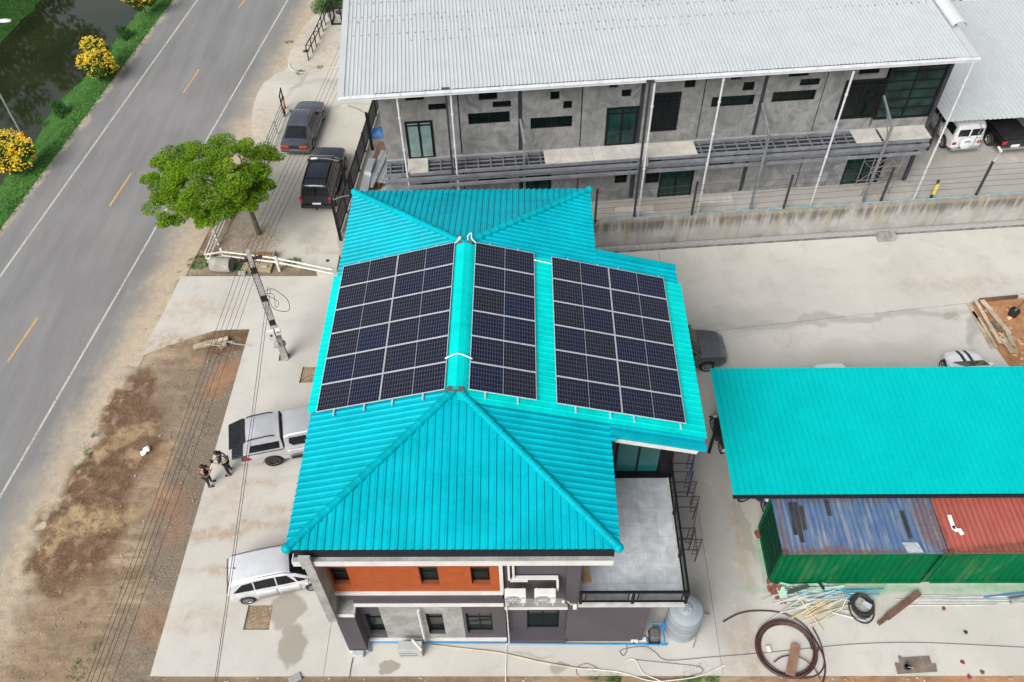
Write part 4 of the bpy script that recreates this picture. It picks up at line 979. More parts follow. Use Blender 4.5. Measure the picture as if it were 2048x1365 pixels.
# ------------------------------------------------------------------ white carport at the far right
Q0 = Vector((22.35, 38.18, 4.55)); qa = radians(4.3)
cp = thing('white_carport', 'open carport with a white ribbed metal roof right of the grey building', 'carport', (22.35, 38.18, 1.8), qa)
for i in range(22):
    if i == 0: o = sheet(.77, 11.8, .25, .03, 4).build('roof_sheet', ROOFW, cp); rm2 = o.data
    else:
        o = bpy.data.objects.new('roof_sheet', rm2); COL.objects.link(o); o.parent = cp
    o.location = (i*.76, random.uniform(-.01, .01), 2.75+.003*(i % 2)); o.rotation_euler = (radians(1.0), 0, 0)
for x in (.4, 5.5, 10.6, 15.7):
    for y in (1.2, 10.8):
        mb = MB(); mb.beam((x, y, 0), (x, y, 2.7), .12, up=(0, 1, 0)); mb.build('post', STEELD, cp)
for y in (.3, 5.8, 11.2):
    mb = MB(); mb.box(.1, 16.5, y-.05, y+.05, 2.57+y*.0175, 2.70+y*.0175); mb.build('purlin', STEELD, cp)
mb = MB(); mb.box(5.4, 5.55, 4, 11.5, 0, 2.6); mb.build('side_wall', RAWCON, cp)
mb = MB(); mb.box(0.2, 16.5, 11.4, 11.5, 0, 2.5); mb.build('back_wall', STEELD, cp)

# ------------------------------------------------------------------ turquoise carport and containers on the right
tc_ = thing('turquoise_carport', 'carport with a flat turquoise ribbed metal roof behind the containers', 'carport', (7.87, 16.65, 0))
CPR = roofmat('carport_turquoise', (.0, .40, .40), .4, .04)
CPROF = sheet(.75, 6.16, .25, .0, 4)
def cp_sheet():
    mb = MB(); p = []
    for i in range(3): p += [(i*.25, 0), (i*.25+.205, 0), (i*.25+.215, .03), (i*.25+.238, .03)]
    p.append((.75, 0)); N = len(p)
    for yy in (0, 6.16):
        for x, z in p: mb.v.append((x, yy, z))
    for i in range(N-1): mb.f.append((i, i+1, N+i+1, N+i))
    return mb
for i in range(26):
    if i == 0: o = cp_sheet().build('roof_sheet', CPR, tc_); rm3 = o.data
    else:
        o = bpy.data.objects.new('roof_sheet', rm3); COL.objects.link(o); o.parent = tc_
    o.location = (i*.75, 0, 3.10+.002*(i % 2))
mb = MB(); mb.box(0, 19.5, -.10, .02, 2.97, 3.07); mb.build('gutter', GUTTER, tc_)
for y in (.35, 2.2, 4.1, 5.8):
    mb = MB(); mb.box(.05, 19.4, y-.04, y+.04, 2.96, 3.09); mb.build('purlin', STEELD, tc_)
for x, y in ((.12, 3.9), (6.5, 5.8), (13, 5.8), (13, 3.0)):
    mb = MB(); mb.beam((x, y, 0), (x, y, 2.96), .10, up=(0, 1, 0)); mb.build('post', BLACK, tc_)
GREENP = M('container_green', (.0, .098, .034), .6, spec=.06, var=.14, scale=.8, fine=6, stretch=(1, 1, .3), dirt=(.10, .16, .07), dirtamt=.35)
GREEND = M('container_dark_green', (.002, .036, .02), .6, spec=.1, var=.18, scale=1)
def cont_top(name, base, alt, streak, rust, rustamt, streakamt):
    t = NT(name); c = t.coord(world=True); cs = t.coord((2.6, .22, 1), True)
    a = t.noise(c, 1.1, 6, .65, .5); s_ = t.noise(cs, 2.0, 7, .72, .3); f = t.noise(c, 9, 6, .75)
    col = t.mix(t.ramp(a, .3, .7), base, alt); col = t.mix(t.ramp(s_, .48, .68, 0, streakamt), col, streak)
    edge = t.blobs([(11.5, 14.5, 2.9, .22, 0, 1), (15.2, 15.7, .45, 1.2, 8, .9), (9.6, 15.6, .12, 1.4, 0, .8), (12.5, 16.8, 3, .12, 0, .6), (18.5, 14.55, 3.2, .33, 0, 1)], .5, 1.6, .4)
    r_ = t.math('MAXIMUM', t.ramp(f, .60, .72, 0, rustamt), t.math('MULTIPLY', edge, t.ramp(f, .35, .6, .25, .95)))
    col = t.mix(r_, col, rust); return t.out(col, .7, spec=.25)
BTOP = cont_top('blue_container_roof', (.05, .10, .21), (.085, .14, .235), (.25, .25, .245), (.14, .075, .045), .75, .85)
RTOP = cont_top('red_container_roof', (.33, .08, .06), (.27, .07, .055), (.36, .12, .095), (.12, .05, .03), .6, .5)
RUSTY = M('rusty_steel', (.12, .065, .045), .85, var=.35, scale=2, fine=12, dirt=(.05, .04, .04), dirtamt=.6)
def container(x0, y0, L, top, label):
    t = thing('shipping_container', label, 'container', (x0, y0, 0)); Wd, H = 2.44, 2.59
    mb = MB(); 
    for (a, b, c, d) in ((0, .16, 0, .16), (L-.16, L, 0, .16), (0, .16, Wd-.16, Wd), (L-.16, L, Wd-.16, Wd)): mb.box(a, b, c, d, .12, H-.12)
    mb.box(.16, L-.16, 0, .08, 0, .16); mb.box(.16, L-.16, 0, .07, H-.15, H-.06); mb.box(.16, L-.16, Wd-.08, Wd, 0, .16); mb.box(.16, L-.16, Wd-.07, Wd, H-.15, H-.06); mb.box(0, .08, .16, Wd-.16, 0, .16); mb.box(0, .08, .16, Wd-.16, H-.14, H-.065)
    mb.build('frame', GREENP, t)
    for yy, sg in ((.05, -1), (Wd-.05, 1)):
        mb = MB(); p = []; x = .16
        while x < L-.17:
            for f, d in ((0, 0), (.07, .036), (.14, .036), (.21, 0)): p.append((min(x+f, L-.16), d))
            x += .28
        for z in (.16, H-.15):
            for xx, d in p: mb.v.append((xx, yy-sg*d, z))
        N = len(p); mb.f += [(i, i+1, N+i+1, N+i) for i in range(N-1)]; mb.build('side_panel', GREENP, t)
    mb = MB(); p = []; x = .10
    while x < L-.11:
        for f, d in ((0, 0), (.05, .022), (.12, .022), (.17, 0)): p.append((min(x+f, L-.10), d))
        x += .21
    for y in (.05, Wd-.05):
        for xx, d in p: mb.v.append((xx, y, H-.03-d))
    N = len(p); mb.f += [(i, i+1, N+i+1, N+i) for i in range(N-1)]; mb.build('roof_panel', top, t)
    mb = MB(); mb.box(.02, L-.02, .0, .06, H-.06, H-.022); mb.box(.02, L-.02, Wd-.06, Wd, H-.06, H-.022); mb.box(.0, .11, .06, Wd-.06, H-.06, H-.024); mb.box(L-.11, L, .06, Wd-.06, H-.06, H-.024); mb.build('roof_rail', top, t)
    for a in (0, L-.18):
        for b in (0, Wd-.16):
            mb = MB(); mb.box(a, a+.18, b, b+.16, H-.12, H); mb.box(a+.05, a+.13, b+.05, b+.11, H, H+.003); mb.build('corner_casting', RUSTY, t)
    for k in (0, 1):
        mb = MB(); ya = .17+k*1.055; yb = ya+1.045; mb.box(.035, .085, ya, yb, .17, H-.15)
        for z in (.45, .95, 1.45, 1.95): mb.box(.01, .035, ya+.06, yb-.06, z, z+.26)
        d = mb.build('door', GREEND, t)
        for y in (ya+.22, yb-.22):
            mb = MB(); mb.tube([(-.005, y, .16), (-.005, y, H-.12)], .022, 6); mb.beam((-.02, y, 1.1), (-.02, y+.35, 1.1), .03); mb.build('lock_bar', GREEND, d)
    return t
container(9.455, 14.465, 6.06, BTOP, 'green shipping container with a weathered blue roof, door end facing the house')
container(15.56, 14.465, 6.06, RTOP, 'green shipping container with a faded red roof at the right edge')
for (pp, qq), lb in zip((((10.137, 16.613, 2.580), (10.079, 15.235, 2.580)), ((10.329, 16.613, 2.580), (10.256, 14.927, 2.580)), ((10.526, 16.459, 2.580), (10.459, 15.441, 2.580)), ((11.541, 16.716, 2.580), (11.533, 16.025, 2.580)), ((14.295, 16.226, 2.580), (14.315, 15.075, 2.580))), ('leftmost of three dark strips side by side on the blue container roof', 'middle of three dark strips side by side on the blue container roof', 'rightmost of three dark strips side by side on the blue container roof', 'short dark strip at the back edge of the blue container roof', 'lone dark strip near the right end of the blue container roof')):
    mb = MB(); a = Vector(pp); b = Vector(qq); mb.beam((a.x, a.y, 2.575), (b.x, b.y, 2.575), .15, .02); tag(mb.build('dark_strip', M('bitumen', (.03, .028, .028), .9, var=.4)), lb, 'strip', 'dark strips on the blue container roof')
a = (13.925, 14.903, 2.600); b = (14.607, 14.477, 2.600)
mb = MB(); mb.prism([(a[0], a[1]), (b[0]-.1, a[1]), (b[0], b[1]+.02), (a[0]+.1, b[1]+.02)], 2.578, 2.586); mb.box(a[0]+.18, a[0]+.5, b[1]+.12, b[1]+.3, 2.586, 2.6)
tag(mb.build('patch_plate', M('pale_plate', (.36, .40, .42), .7, dirt=(.2, .1, .05), dirtamt=.9)), 'pale square patch plate with rust at the front edge of the blue container roof', 'plate')
FOAM = M('white_foam', (.78, .77, .76), .8, var=.05)
for p, q, l in (((16.018, 16.016, 2.600), (16.008, 15.407, 2.600), 'long white foam offcut lying on the red container roof'), ((15.981, 15.553, 2.600), (16.117, 15.345, 2.600), 'short white foam offcut beside the long one on red container roof'), ((16.189, 15.448, 2.600), (16.255, 15.200, 2.600), 'squarish white foam offcut, rightmost on the red container roof')):
    mb = MB(); mb.beam((p[0], p[1], 2.61), (q[0], q[1], 2.61), .14, .06); tag(mb.build('foam_offcut', FOAM, bevel=.01), l, 'foam')

# ------------------------------------------------------------------ vehicles
def carpaint(name, col, rough=.28, metal=.25, coat=.6):
    t = NT(name); c = t.coord(); n = t.noise(c, 2.2, 5, .65); f = t.noise(c, 40, 2, .5)
    k = t.math('MULTIPLY', t.ramp(n, .3, .7, .93, 1.05), t.ramp(f, .3, .7, .97, 1.03)); v = t.n('VectorMath'); v.operation = 'SCALE'; v.inputs[0].default_value = col; t.l(k, v.inputs['Scale'])
    sp = t.n('SeparateXYZ'); t.l(t.n('TexCoord').outputs['Object'], sp.inputs[0])
    low = t.math('MULTIPLY', t.ramp(sp.outputs['Z'], .55, .2, 0, .5), t.ramp(n, .3, .6, .5, 1))
    cc = t.mix(low, v.outputs[0], (.26, .22, .17)); t.b.inputs['Coat Roughness'].default_value = .12
    return t.out(cc, t.ramp(n, .3, .7, rough, rough+.12), metal, .5, coat)
CGLASS = M('car_glass', (.008, .010, .012), .08, var=.3, spec=.3); RUBBER = M('tyre_rubber', (.018, .018, .018), .85, var=.2)
ALLOY = M('alloy', (.38, .39, .40), .35, metal=.7); DALLOY = M('dark_alloy', (.06, .062, .066), .4, metal=.5); TRIM = M('black_trim', (.016, .016, .018), .6)
REDL = M('red_lamp', (.34, .012, .02), .15, spec=.6); CLEARL = M('clear_lamp', (.62, .63, .65), .1, spec=.7); ORANGEL = M('amber_lamp', (.55, .17, .02), .2); PLATE = M('number_plate', (.62, .62, .60), .5); CHROME = M('chrome', (.6, .6, .62), .12, metal=.9)
def wheel(parent, x, y, r, w, side, rim, spokes=5):
    m = Matrix.Rotation(radians(-90*side), 4, 'X')
    mb = MB(); mb.lathe([(r*.66, -w/2), (r*.92, -w/2), (r, -w*.32), (r, w*.32), (r*.92, w/2), (r*.66, w/2), (r*.62, w*.30)], 22, m=T(x, y, r) @ m, cap=False)
    mb.lathe([(r*.02, -w*.3), (r*.64, -w*.3)], 22, m=T(x, y, r) @ m, cap=False)
    ty = mb.build('wheel', RUBBER, parent, smooth=40)
    rb = MB(); rb.lathe([(r*.52, w*.36), (r*.56, w*.5), (r*.66, w*.5), (r*.66, w*.28)], 22, m=T(x, y, r) @ m, cap=False); rb.lathe([(.005, w*.44), (r*.15, w*.44), (r*.17, w*.34)], 12, m=T(x, y, r) @ m, cap=False)
    for k in range(spokes):
        a = 2*pi*k/spokes+.3; mm = T(x, y, r) @ m @ Matrix.Rotation(a, 4, 'Z'); rb.box(r*.1, r*.56, -r*.085, r*.085, w*.30, w*.42, mm)
    rb.build('rim', rim, ty, smooth=30)
def interp(P, x):
    if x <= P[0][0]: return P[0][1:]
    for a, b in zip(P, P[1:]):
        if x <= b[0]:
            t = (x-a[0])/(b[0]-a[0]) if b[0] > a[0] else 0; t = t*t*(3-2*t) if False else t
            return [p+(q-p)*t for p, q in zip(a[1:], b[1:])]
    return P[-1][1:]
def car(name, label, loc, rz, prof, wheels, R, hw, cabin, paint, rim=ALLOY, side_win=(), doors=(), zb=.24, wind=None, rear=None, spokes=5, tw=.20, cabpaint=None, group=None, crown=.04, front_box=None, extras=None, cat='car', lamps=True, taper=.86, grille=True, cab_bevel=.045):
    """prof: (x, z of the shoulder line, half-width factor); cabin: dict with outline of the glasshouse in (x, z), belt and roof half widths"""
    t = thing(name, label, cat, loc, rz, group)
    xs = set()
    x0, x1 = prof[0][0], prof[-1][0]; n = 44
    for i in range(n+1): xs.add(round(x0+(x1-x0)*i/n, 4))
    ra = R*1.16
    for wx in wheels:
        for k in range(13): xs.add(round(wx+ra*cos(pi*k/12), 4))
    xs = sorted(x for x in xs if x0-1e-6 <= x <= x1+1e-6); mb = MB(); ring = 15
    def shape(x):
        zt, wf_ = interp(prof, x); w = hw*wf_; z0 = zb+.10*max(0, 1-(x-x0)/.35)**2+.12*max(0, 1-(x1-x)/.35)**2
        for wx in wheels:
            d = abs(x-wx)
            if d < ra: z0 = max(z0, R+math.sqrt(ra*ra-d*d))
        return zt, w, z0
    for x in xs:
        zt, w, z0 = shape(x); zm = zb+(zt-zb)*.55
        half = [(0, zt+crown), (.45*w, zt+crown*.85), (.80*w, zt+crown*.25), (.93*w, zt-.035), (.985*w, zt-.12), (w, max(zm, z0+.02) if z0 < zt-.15 else zt-.13), (.985*w, z0), (.5*w, z0)]
        half = [(y, min(max(z, z0), zt+crown)) for y, z in half]
        full = [(-y, z) for y, z in reversed(half[1:])]+half
        for y, z in full: mb.v.append((x, y, z))
    N = len(full)
    for i in range(len(xs)-1):
        for k in range(N-1): mb.f.append((i*N+k, i*N+k+1, (i+1)*N+k+1, (i+1)*N+k))
        mb.f.append((i*N+N-1, i*N, (i+1)*N, (i+1)*N+N-1))
    mb.f.append(tuple(range(N))); mb.f.append(tuple(reversed(range((len(xs)-1)*N, len(xs)*N))))
    mb.build('body', paint, t, smooth=38)
    ub = MB(); ub.box(x0+.25, x1-.25, -hw*.78, hw*.78, zb+.02, R*1.3); ub.build('underbody', TRIM, t)
    for wx in wheels:
        for s in (-1, 1): wheel(t, wx, s*(hw-tw*.48), R, tw, s, rim, spokes)
    O = cabin['outline']; zbelt, zroof = cabin['belt'], cabin['top']; wb, wt = cabin['wb'], cabin['wt']
    def cw_(z): f = max(0, min(1, (z-zbelt)/(zroof-zbelt))); return wb+(wt-wb)*f
    mb = MB(); k = len(O); ny = 6
    for x, z in O:
        for j in range(ny+1):
            v = -1+2*j/ny; y = cw_(z)*v; mb.v.append((x, y, z+(.035*(1-v*v) if z > zbelt+.3 else .015*(1-v*v)) ))
    for i in range(k-1):
        for j in range(ny): a = i*(ny+1)+j; mb.f.append((a, a+1, a+ny+2, a+ny+1))
    mb.f.append(tuple(i*(ny+1) for i in range(k))); mb.f.append(tuple(reversed([i*(ny+1)+ny for i in range(k)])))
    mb.build('cabin', cabpaint or paint, t, bevel=cab_bevel, smooth=50)
    def side_pane(poly, nm, mat, off=.012):
        for s in (-1, 1):
            p = MB(); n_ = len(poly)
            for o_ in (off, -.05):
                for x, z in poly: p.v.append((x, s*(cw_(z)+o_), z))
            p.f.append(tuple(range(n_))); p.f.append(tuple(reversed(range(n_, 2*n_))))
            for i in range(n_): p.f.append((i, (i+1) % n_, n_+(i+1) % n_, n_+i))
            b = p.build(nm, mat, t, smooth=1)
    for poly in side_win: side_pane(poly, 'side_window', CGLASS)
    def cross_pane(a, b, nm, inset, mat=CGLASS, off=.014, ins2=None):
        (xa, za), (xb, zb_) = a, b; d = Vector((xb-xa, 0, zb_-za)); nrm = Vector((-d.z, 0, d.x)).normalized()
        if nrm.z < 0: nrm = -nrm
        p = MB(); ny_ = 6
        for o_ in (off, -.04):
            for (x, z) in (a, b):
                for j in range(ny_+1):
                    v = -1+2*j/ny_; y = (cw_(z)-inset)*v; bl = .035*(1-v*v)*max(0, min(1, (z-zbelt)/(zroof-zbelt)))+.015*(1-v*v)*(1-max(0, min(1, (z-zbelt)/(zroof-zbelt))))
                    p.v.append(tuple(Vector((x, y, z+bl))+nrm*o_))
        q = ny_+1
        for j in range(ny_): p.f += [(j, j+1, q+j+1, q+j), (2*q+j, 3*q+j, 3*q+j+1, 2*q+j+1), (j, 2*q+j, 2*q+j+1, j+1), (q+j, q+j+1, 3*q+j+1, 3*q+j)]
        p.f += [(0, q, 3*q, 2*q), (ny_, 2*q+ny_, 3*q+ny_, q+ny_)]
        return p.build(nm, mat, t, smooth=30)
    if wind: cross_pane(*wind, 'windscreen', .07)
    if rear: cross_pane(*rear, 'rear_window', .09)
    for xa, xb in doors:
        for s in (-1, 1):
            p = MB(); m_ = 8
            for i in range(m_+1):
                x = xa+(xb-xa)*i/m_; zt, w, z0 = shape(x); zm = zb+(zt-zb)*.55
                for y, z in ((.985*w, zt-.12), (w, max(zm, z0+.02)), (.988*w, max(z0, zb)+.06)): p.v.append((x, s*(y+.007), z))
            for i in range(m_): p.f += [(i*3, i*3+1, i*3+4, i*3+3), (i*3+1, i*3+2, i*3+5, i*3+4)]
            d = p.build('door', paint, t, smooth=40); md = d.modifiers.new('solid', 'SOLIDIFY'); md.thickness = .012; md.offset = 0
            zt, w, z0 = shape(xa+.12); h = MB(); h.box(xa+.05, xa+.25, s*w*.99-.015+s*.01, s*w*.99+.015+s*.01, zt-.20, zt-.165); h.build('handle', rim if paint is TRIM else paint, d)
    zt0, w0, _ = shape(x0+.02); zt1, w1, _ = shape(x1-.02)
    if lamps:
        for s in (-1, 1):
            p = MB(); p.box(x1-.34, x1-.02, s*w1*.80-.16, s*w1*.80+.16, zt1-.24, zt1-.07); p.build('headlight', CLEARL, t, bevel=.03)
            p = MB(); p.box(x0-.012, x0+.16, s*w0*.80-.14, s*w0*.80+.14, zt0-.26, zt0-.06); p.build('taillight', REDL, t, bevel=.02)
    if grille:
        p = MB(); p.box(x1-.04, x1+.012, -.42, .42, zt1-.28, zt1-.12); p.build('grille', TRIM, t)
    p = MB(); p.box(x0-.022, x0+.01, -.24, .24, zt0-.42, zt0-.31); p.build('number_plate', PLATE, t)
    wx_, wz_ = (wind[0] if wind else (x1*.4, zbelt))
    for s in (-1, 1):
        p = MB(); p.box(wx_-.36, wx_-.22, s*(wb+.10)-.10, s*(wb+.10)+.10, zbelt+.0, zbelt+.15); p.build('mirror', cabpaint or paint, t, bevel=.03)
    if extras: extras(t, shape, cw_)
    return t
def place(rx, ry, fx, fy, side, hw, wb_frac=0.):
    """pose from the two visible wheels (rear, front); side=-1 when the right side is seen"""
    h = atan2(fy-ry, fx-rx); return h
SILVER = carpaint('silver_paint', (.60, .61, .63), .3, .3); SILVER2 = carpaint('silver_paint_warm', (.47, .475, .49), .32, .4)
GREYP = carpaint('grey_blue_paint', (.075, .08, .10), .25, .4); NAVY = carpaint('navy_black_paint', (.010, .013, .024), .2, .3); DGREY = carpaint('graphite_paint', (.11, .115, .12), .25, .45); WHITEP = carpaint('white_car_paint', (.66, .67, .68), .3, .0); BLACKP = carpaint('black_car_paint', (.008, .008, .009), .25, .1)

# silver hatchback, tail towards the road
h = radians(12.5); p = (-10.889, 13.773, 0.300); c_, s_ = cos(h), sin(h); hw = .85
ctr = (p[0]+1.27*c_-(-hw+.1)*-s_*-1*0 - (hw-.1)*s_*1, p[1]+1.27*s_+(hw-.1)*c_, 0)
def jx(t, shape, cw_):
    m = MB(); m.tube([(-1.45, 0, 1.50), (-1.45, 0, 1.53)], .03, 8); m.tube([(-1.45, 0, 1.53), (-1.75, 0, 1.68)], .008, 5); m.build('aerial', TRIM, t)
    for s in (-1, 1):
        m = MB(); m.tube([(-1.55, s*.585, 1.485), (-.5, s*.60, 1.535), (.35, s*.60, 1.50), (.75, s*.62, 1.36)], .014, 5); m.build('roof_gutter', TRIM, t)
car('silver_hatchback', 'silver compact hatchback parked on the forecourt beside a square planting pit', ctr, h,
    [(-1.92, .78, .80), (-1.80, .90, .93), (-1.3, .94, 1), (0, .93, 1), (.9, .92, 1), (1.25, .90, .97), (1.65, .78, .90), (1.93, .60, .72)], (-1.25, 1.27), .29, hw,
    dict(outline=[(-1.90, .88), (-1.72, 1.36), (-1.5, 1.47), (-.5, 1.53), (.3, 1.50), (.55, 1.44), (1.48, .88)], belt=.90, top=1.50, wb=.80, wt=.62), SILVER,
    side_win=[[(-1.62, 1.0), (-1.45, .98), (-.86, .97), (-.86, 1.36), (-1.25, 1.32)], [(-.80, .97), (-.02, .96), (-.02, 1.40), (-.80, 1.37)], [(.04, .96), (.72, .96), (.46, 1.36), (.04, 1.40)], [(.80, .96), (1.22, .95), (.70, 1.24)]],
    doors=[(-.82, -.02), (.02, .86)], wind=((1.44, .915), (.60, 1.43)), rear=((-1.885, .95), (-1.745, 1.32)), extras=jx, tw=.185, spokes=7, cab_bevel=.09)

# silver pickup with canopy; tailgate and canopy glass open towards the road
h = radians(13); p = (-11.006, 20.058, 0.380); c_, s_ = cos(h), sin(h); hw = .92
ctr = (p[0]+1.30*c_-(hw-.1)*s_, p[1]+1.30*s_+(hw-.1)*c_, 0)
PKW = 1.30
def px(t, shape, cw_):
    m = MB()                                                        # canopy shell over the load bed
    prof = [(-2.42, 1.14), (-2.30, 1.62), (-2.15, 1.74), (-1.4, 1.80), (-.74, 1.79), (-.72, 1.14)]
    for s in (-1, 0, 1):
        pass
    ny = 6
    for x, z in prof:
        for j in range(ny+1):
            v = -1+2*j/ny; w = .88-(.20*(z-1.14)/.65); m.v.append((x, w*v, z+(.05*(1-v*v) if z > 1.5 else 0)))
    for i in range(len(prof)-1):
        if i == 0: continue
        for j in range(ny): a = i*(ny+1)+j; m.f.append((a, a+1, a+ny+2, a+ny+1))
    m.f.append(tuple(i*(ny+1) for i in range(len(prof)))); m.f.append(tuple(reversed([i*(ny+1)+ny for i in range(len(prof))])))
    cn = m.build('canopy', SILVER2, t, smooth=40)
    for s in (-1, 1):
        q = MB(); pl = [(-2.16, 1.24), (-.86, 1.24), (-.82, 1.58), (-2.02, 1.58)]
        for o_ in (.012, -.03):
            for x, z in pl: q.v.append((x, s*(.88-(.20*(z-1.14)/.65)+o_), z))
        q.f += [(0, 1, 2, 3), (7, 6, 5, 4), (0, 4, 5, 1), (1, 5, 6, 2), (2, 6, 7, 3), (3, 7, 4, 0)]; q.build('side_window', CGLASS, cn, smooth=1)
        q = MB(); q.tube(spline([(-2.1, s*.62, 1.79), (-1.95, s*.62, 1.86), (-1.2, s*.62, 1.90), (-.98, s*.62, 1.84)], 4), .028, 6); q.build('roof_rail', TRIM, cn)
        q = MB(); q.tube([(-2.42, s*.895, 1.145), (-.72, s*.895, 1.145)], .02, 5); q.build('seal', TRIM, cn)
    q = MB(); q.tube([(-.70, -.78, 1.2), (-.70, -.70, 1.74), (-.70, 0, 1.84), (-.70, .70, 1.74), (-.70, .78, 1.2)], .03, 5); q.build('seal', TRIM, cn)
    q = MB(); q.box(-2.44, -.9, -.75, .75, .82, .90); q.box(-.95, -.75, -.7, .7, .9, 1.7); q.build('load_bed', TRIM, t)
    q = MB(); q.box(-2.98, -2.44, -.72, .72, .80, .88); tg = q.build('tailgate', M('tailgate_inner', (.05, .055, .065), .6), t, bevel=.015)
    q = MB()
    for i in range(11): q.box(-2.90, -2.50, -.66+i*.12, -.61+i*.12, .881, .895)
    q.build('tailgate_rib', TRIM, tg)
    q = MB(); q.box(-.02, .66, -.66, .66, -.02, .02, T(-2.32, 0, 1.74) @ Matrix.Rotation(radians(180-22), 4, 'Y')); lg = q.build('canopy_hatch', CGLASS, t, bevel=.01)
    q = MB(); q.box(-2.36, -2.20, -.64, .64, 1.745, 1.80); q.build('hatch_header', TRIM, t, bevel=.02)
    q = MB(); q.box(-2.66, -2.44, -.80, .80, .48, .60); q.build('rear_bumper', CHROME, t, bevel=.02)
    q = MB(); q.box(-.5, 1.0, -.99, -.86, .42, .47); q.box(-.5, 1.0, .86, .99, .42, .47); q.build('side_step', TRIM, t)
    for s in (-1, 1):
        q = MB(); q.prism([(-2.44, .78), (-2.20, .78), (-2.10, .84), (-2.38, 1.10), (-2.44, 1.10)], -.012, .02, m=Matrix(((1, 0, 0, 0), (0, 0, s, s*(.885)), (0, 1, 0, 0), (0, 0, 0, 1)))); q.build('taillight', REDL, t)
car('silver_pickup', 'silver pickup with canopy, tailgate and rear hatch open towards the road', ctr, h,
    [(-2.44, 1.10, .95), (-2.3, 1.12, .98), (-1.3, 1.13, 1), (0, 1.12, 1), (1.0, 1.12, 1), (1.8, 1.08, .98), (2.4, .98, .90), (2.75, .80, .78)], (-1.30, 1.75), .385, hw,
    dict(outline=[(-.66, 1.08), (-.62, 1.70), (-.35, 1.78), (.6, 1.79), (.85, 1.73), (1.55, 1.08)], belt=1.1, top=1.78, wb=.85, wt=.68), SILVER2, rim=DALLOY,
    side_win=[[(-.45, 1.36), (-.30, 1.20), (.32, 1.19), (.32, 1.62), (-.40, 1.62)], [(.38, 1.19), (1.25, 1.18), (.85, 1.62), (.38, 1.62)]], doors=[(-.58, .32), (.36, 1.35)], zb=.42, wind=((1.53, 1.12), (.88, 1.71)), extras=px, tw=.26, spokes=6, lamps=False, cat='pickup truck')

# grey-blue sedan in the neighbouring lot
p = (-12.918, 42.642, 0.300); q = (-12.677, 45.512, 0.300); h = radians(86.2); hw = .92; c_, s_ = cos(h), sin(h)
mx, my = (p[0]+q[0])/2, (p[1]+q[1])/2; ctr = (mx-(hw-.1)*s_, my+(hw-.1)*c_, 0)
def sx(t, shape, cw_):
    for s in (-1, 1):
        m = MB(); m.box(-2.40, -2.30, s*.56-.24, s*.56+.24, .60, .74); m.build('taillight', REDL, t)
        m = MB(); m.box(-2.402, -2.30, s*.56-.24, s*.56+.24, .745, .80); m.build('indicator', ORANGEL, t)
        m = MB(); m.tube([(-2.2, s*.93, .50), (-1.8, s*.945, .50)], .02, 5); m.tube([(-1.0, s*.945, .50), (1.0, s*.945, .50)], .02, 5); m.build('side_moulding', CHROME, t)
    m = MB(); m.box(-2.44, -2.28, -.84, .84, .36, .54); b = m.build('rear_bumper', GREYP, t, bevel=.03)
    m = MB(); m.box(-2.455, -2.40, -.86, .86, .535, .56); m.build('bumper_trim', CHROME, b)
    m = MB(); m.box(-2.395, -2.30, -.30, .30, .62, .78); m.build('plate_recess', TRIM, t)
    m = MB(); m.tube([(-2.28, 0, .90), (-2.28, 0, .95)], .02, 8); m.build('boot_badge', CHROME, t)
car('grey_sedan', 'grey-blue four-door sedan seen from behind in the left lot, farthest car beside the road', ctr, h,
    [(-2.38, .84, .90), (-2.2, .90, .95), (-1.5, .92, 1), (0, .90, 1), (1.0, .90, 1), (1.6, .86, .97), (2.2, .76, .90), (2.42, .66, .84)], (-1.42, 1.44), .31, hw,
    dict(outline=[(-1.85, .89), (-1.05, 1.32), (-.75, 1.40), (-.1, 1.43), (.30, 1.40), (.45, 1.36), (1.22, .88)], belt=.89, top=1.41, wb=.80, wt=.62), GREYP,
    side_win=[[(-1.30, .98), (-.90, .96), (-.90, 1.26), (-1.0, 1.24)], [(-.84, .96), (-.12, .95), (-.12, 1.31), (-.80, 1.29)], [(-.06, .95), (.92, .94), (.42, 1.28), (-.06, 1.31)]], doors=[(-.95, -.10), (-.06, .98)],
    wind=((1.18, .90), (.48, 1.36)), rear=((-1.80, .925), (-1.10, 1.30)), extras=sx, tw=.2, lamps=False, spokes=8)

# navy SUV nearer the lattice fence
p = (-10.754, 37.316, 0.350); q = (-10.712, 40.630, 0.350); h = radians(88.2); hw = .94; c_, s_ = cos(h), sin(h)
mx, my = (p[0]+q[0])/2, (p[1]+q[1])/2; ctr = (mx-(hw-.12)*s_, my+(hw-.12)*c_, 0)
def vx(t, shape, cw_):
    for s in (-1, 1):
        m = MB(); m.box(-2.40, -2.30, s*.82-.07, s*.82+.07, .75, 1.15); m.build('taillight', REDL, t)
        m = MB(); m.tube(spline([(-1.9, s*.62, 1.84), (-1.8, s*.62, 1.90), (.1, s*.62, 1.92), (.25, s*.62, 1.86)], 4), .022, 6); m.build('roof_rail', TRIM, t)
        m = MB(); m.box(-1.0, 1.1, s*.97-.05, s*.97+.05, .42, .48); m.build('side_step', TRIM, t)
    for y in (-.36, -.12, .12, .36):
        m = MB(); m.box(-1.85, .15, y-.025, y+.025, 1.845, 1.868); m.build('roof_slat', TRIM, t)
    for x in (-1.55, -.05):
        m = MB(); m.box(x-.03, x+.03, -.64, .64, 1.89, 1.92); m.build('roof_bar', TRIM, t)
    m = MB(); m.box(-2.47, -2.30, -.9, .9, .42, .60); m.build('rear_bumper', TRIM, t, bevel=.03)
    m = MB(); m.beam((-2.60, 0, .44), (-2.3, 0, .44), .07); m.build('tow_bar', TRIM, t)
    m = MB(); m.box(-2.375, -2.20, -.012, .012, 1.0, 1.78); m.build('door_split', NAVY, t)
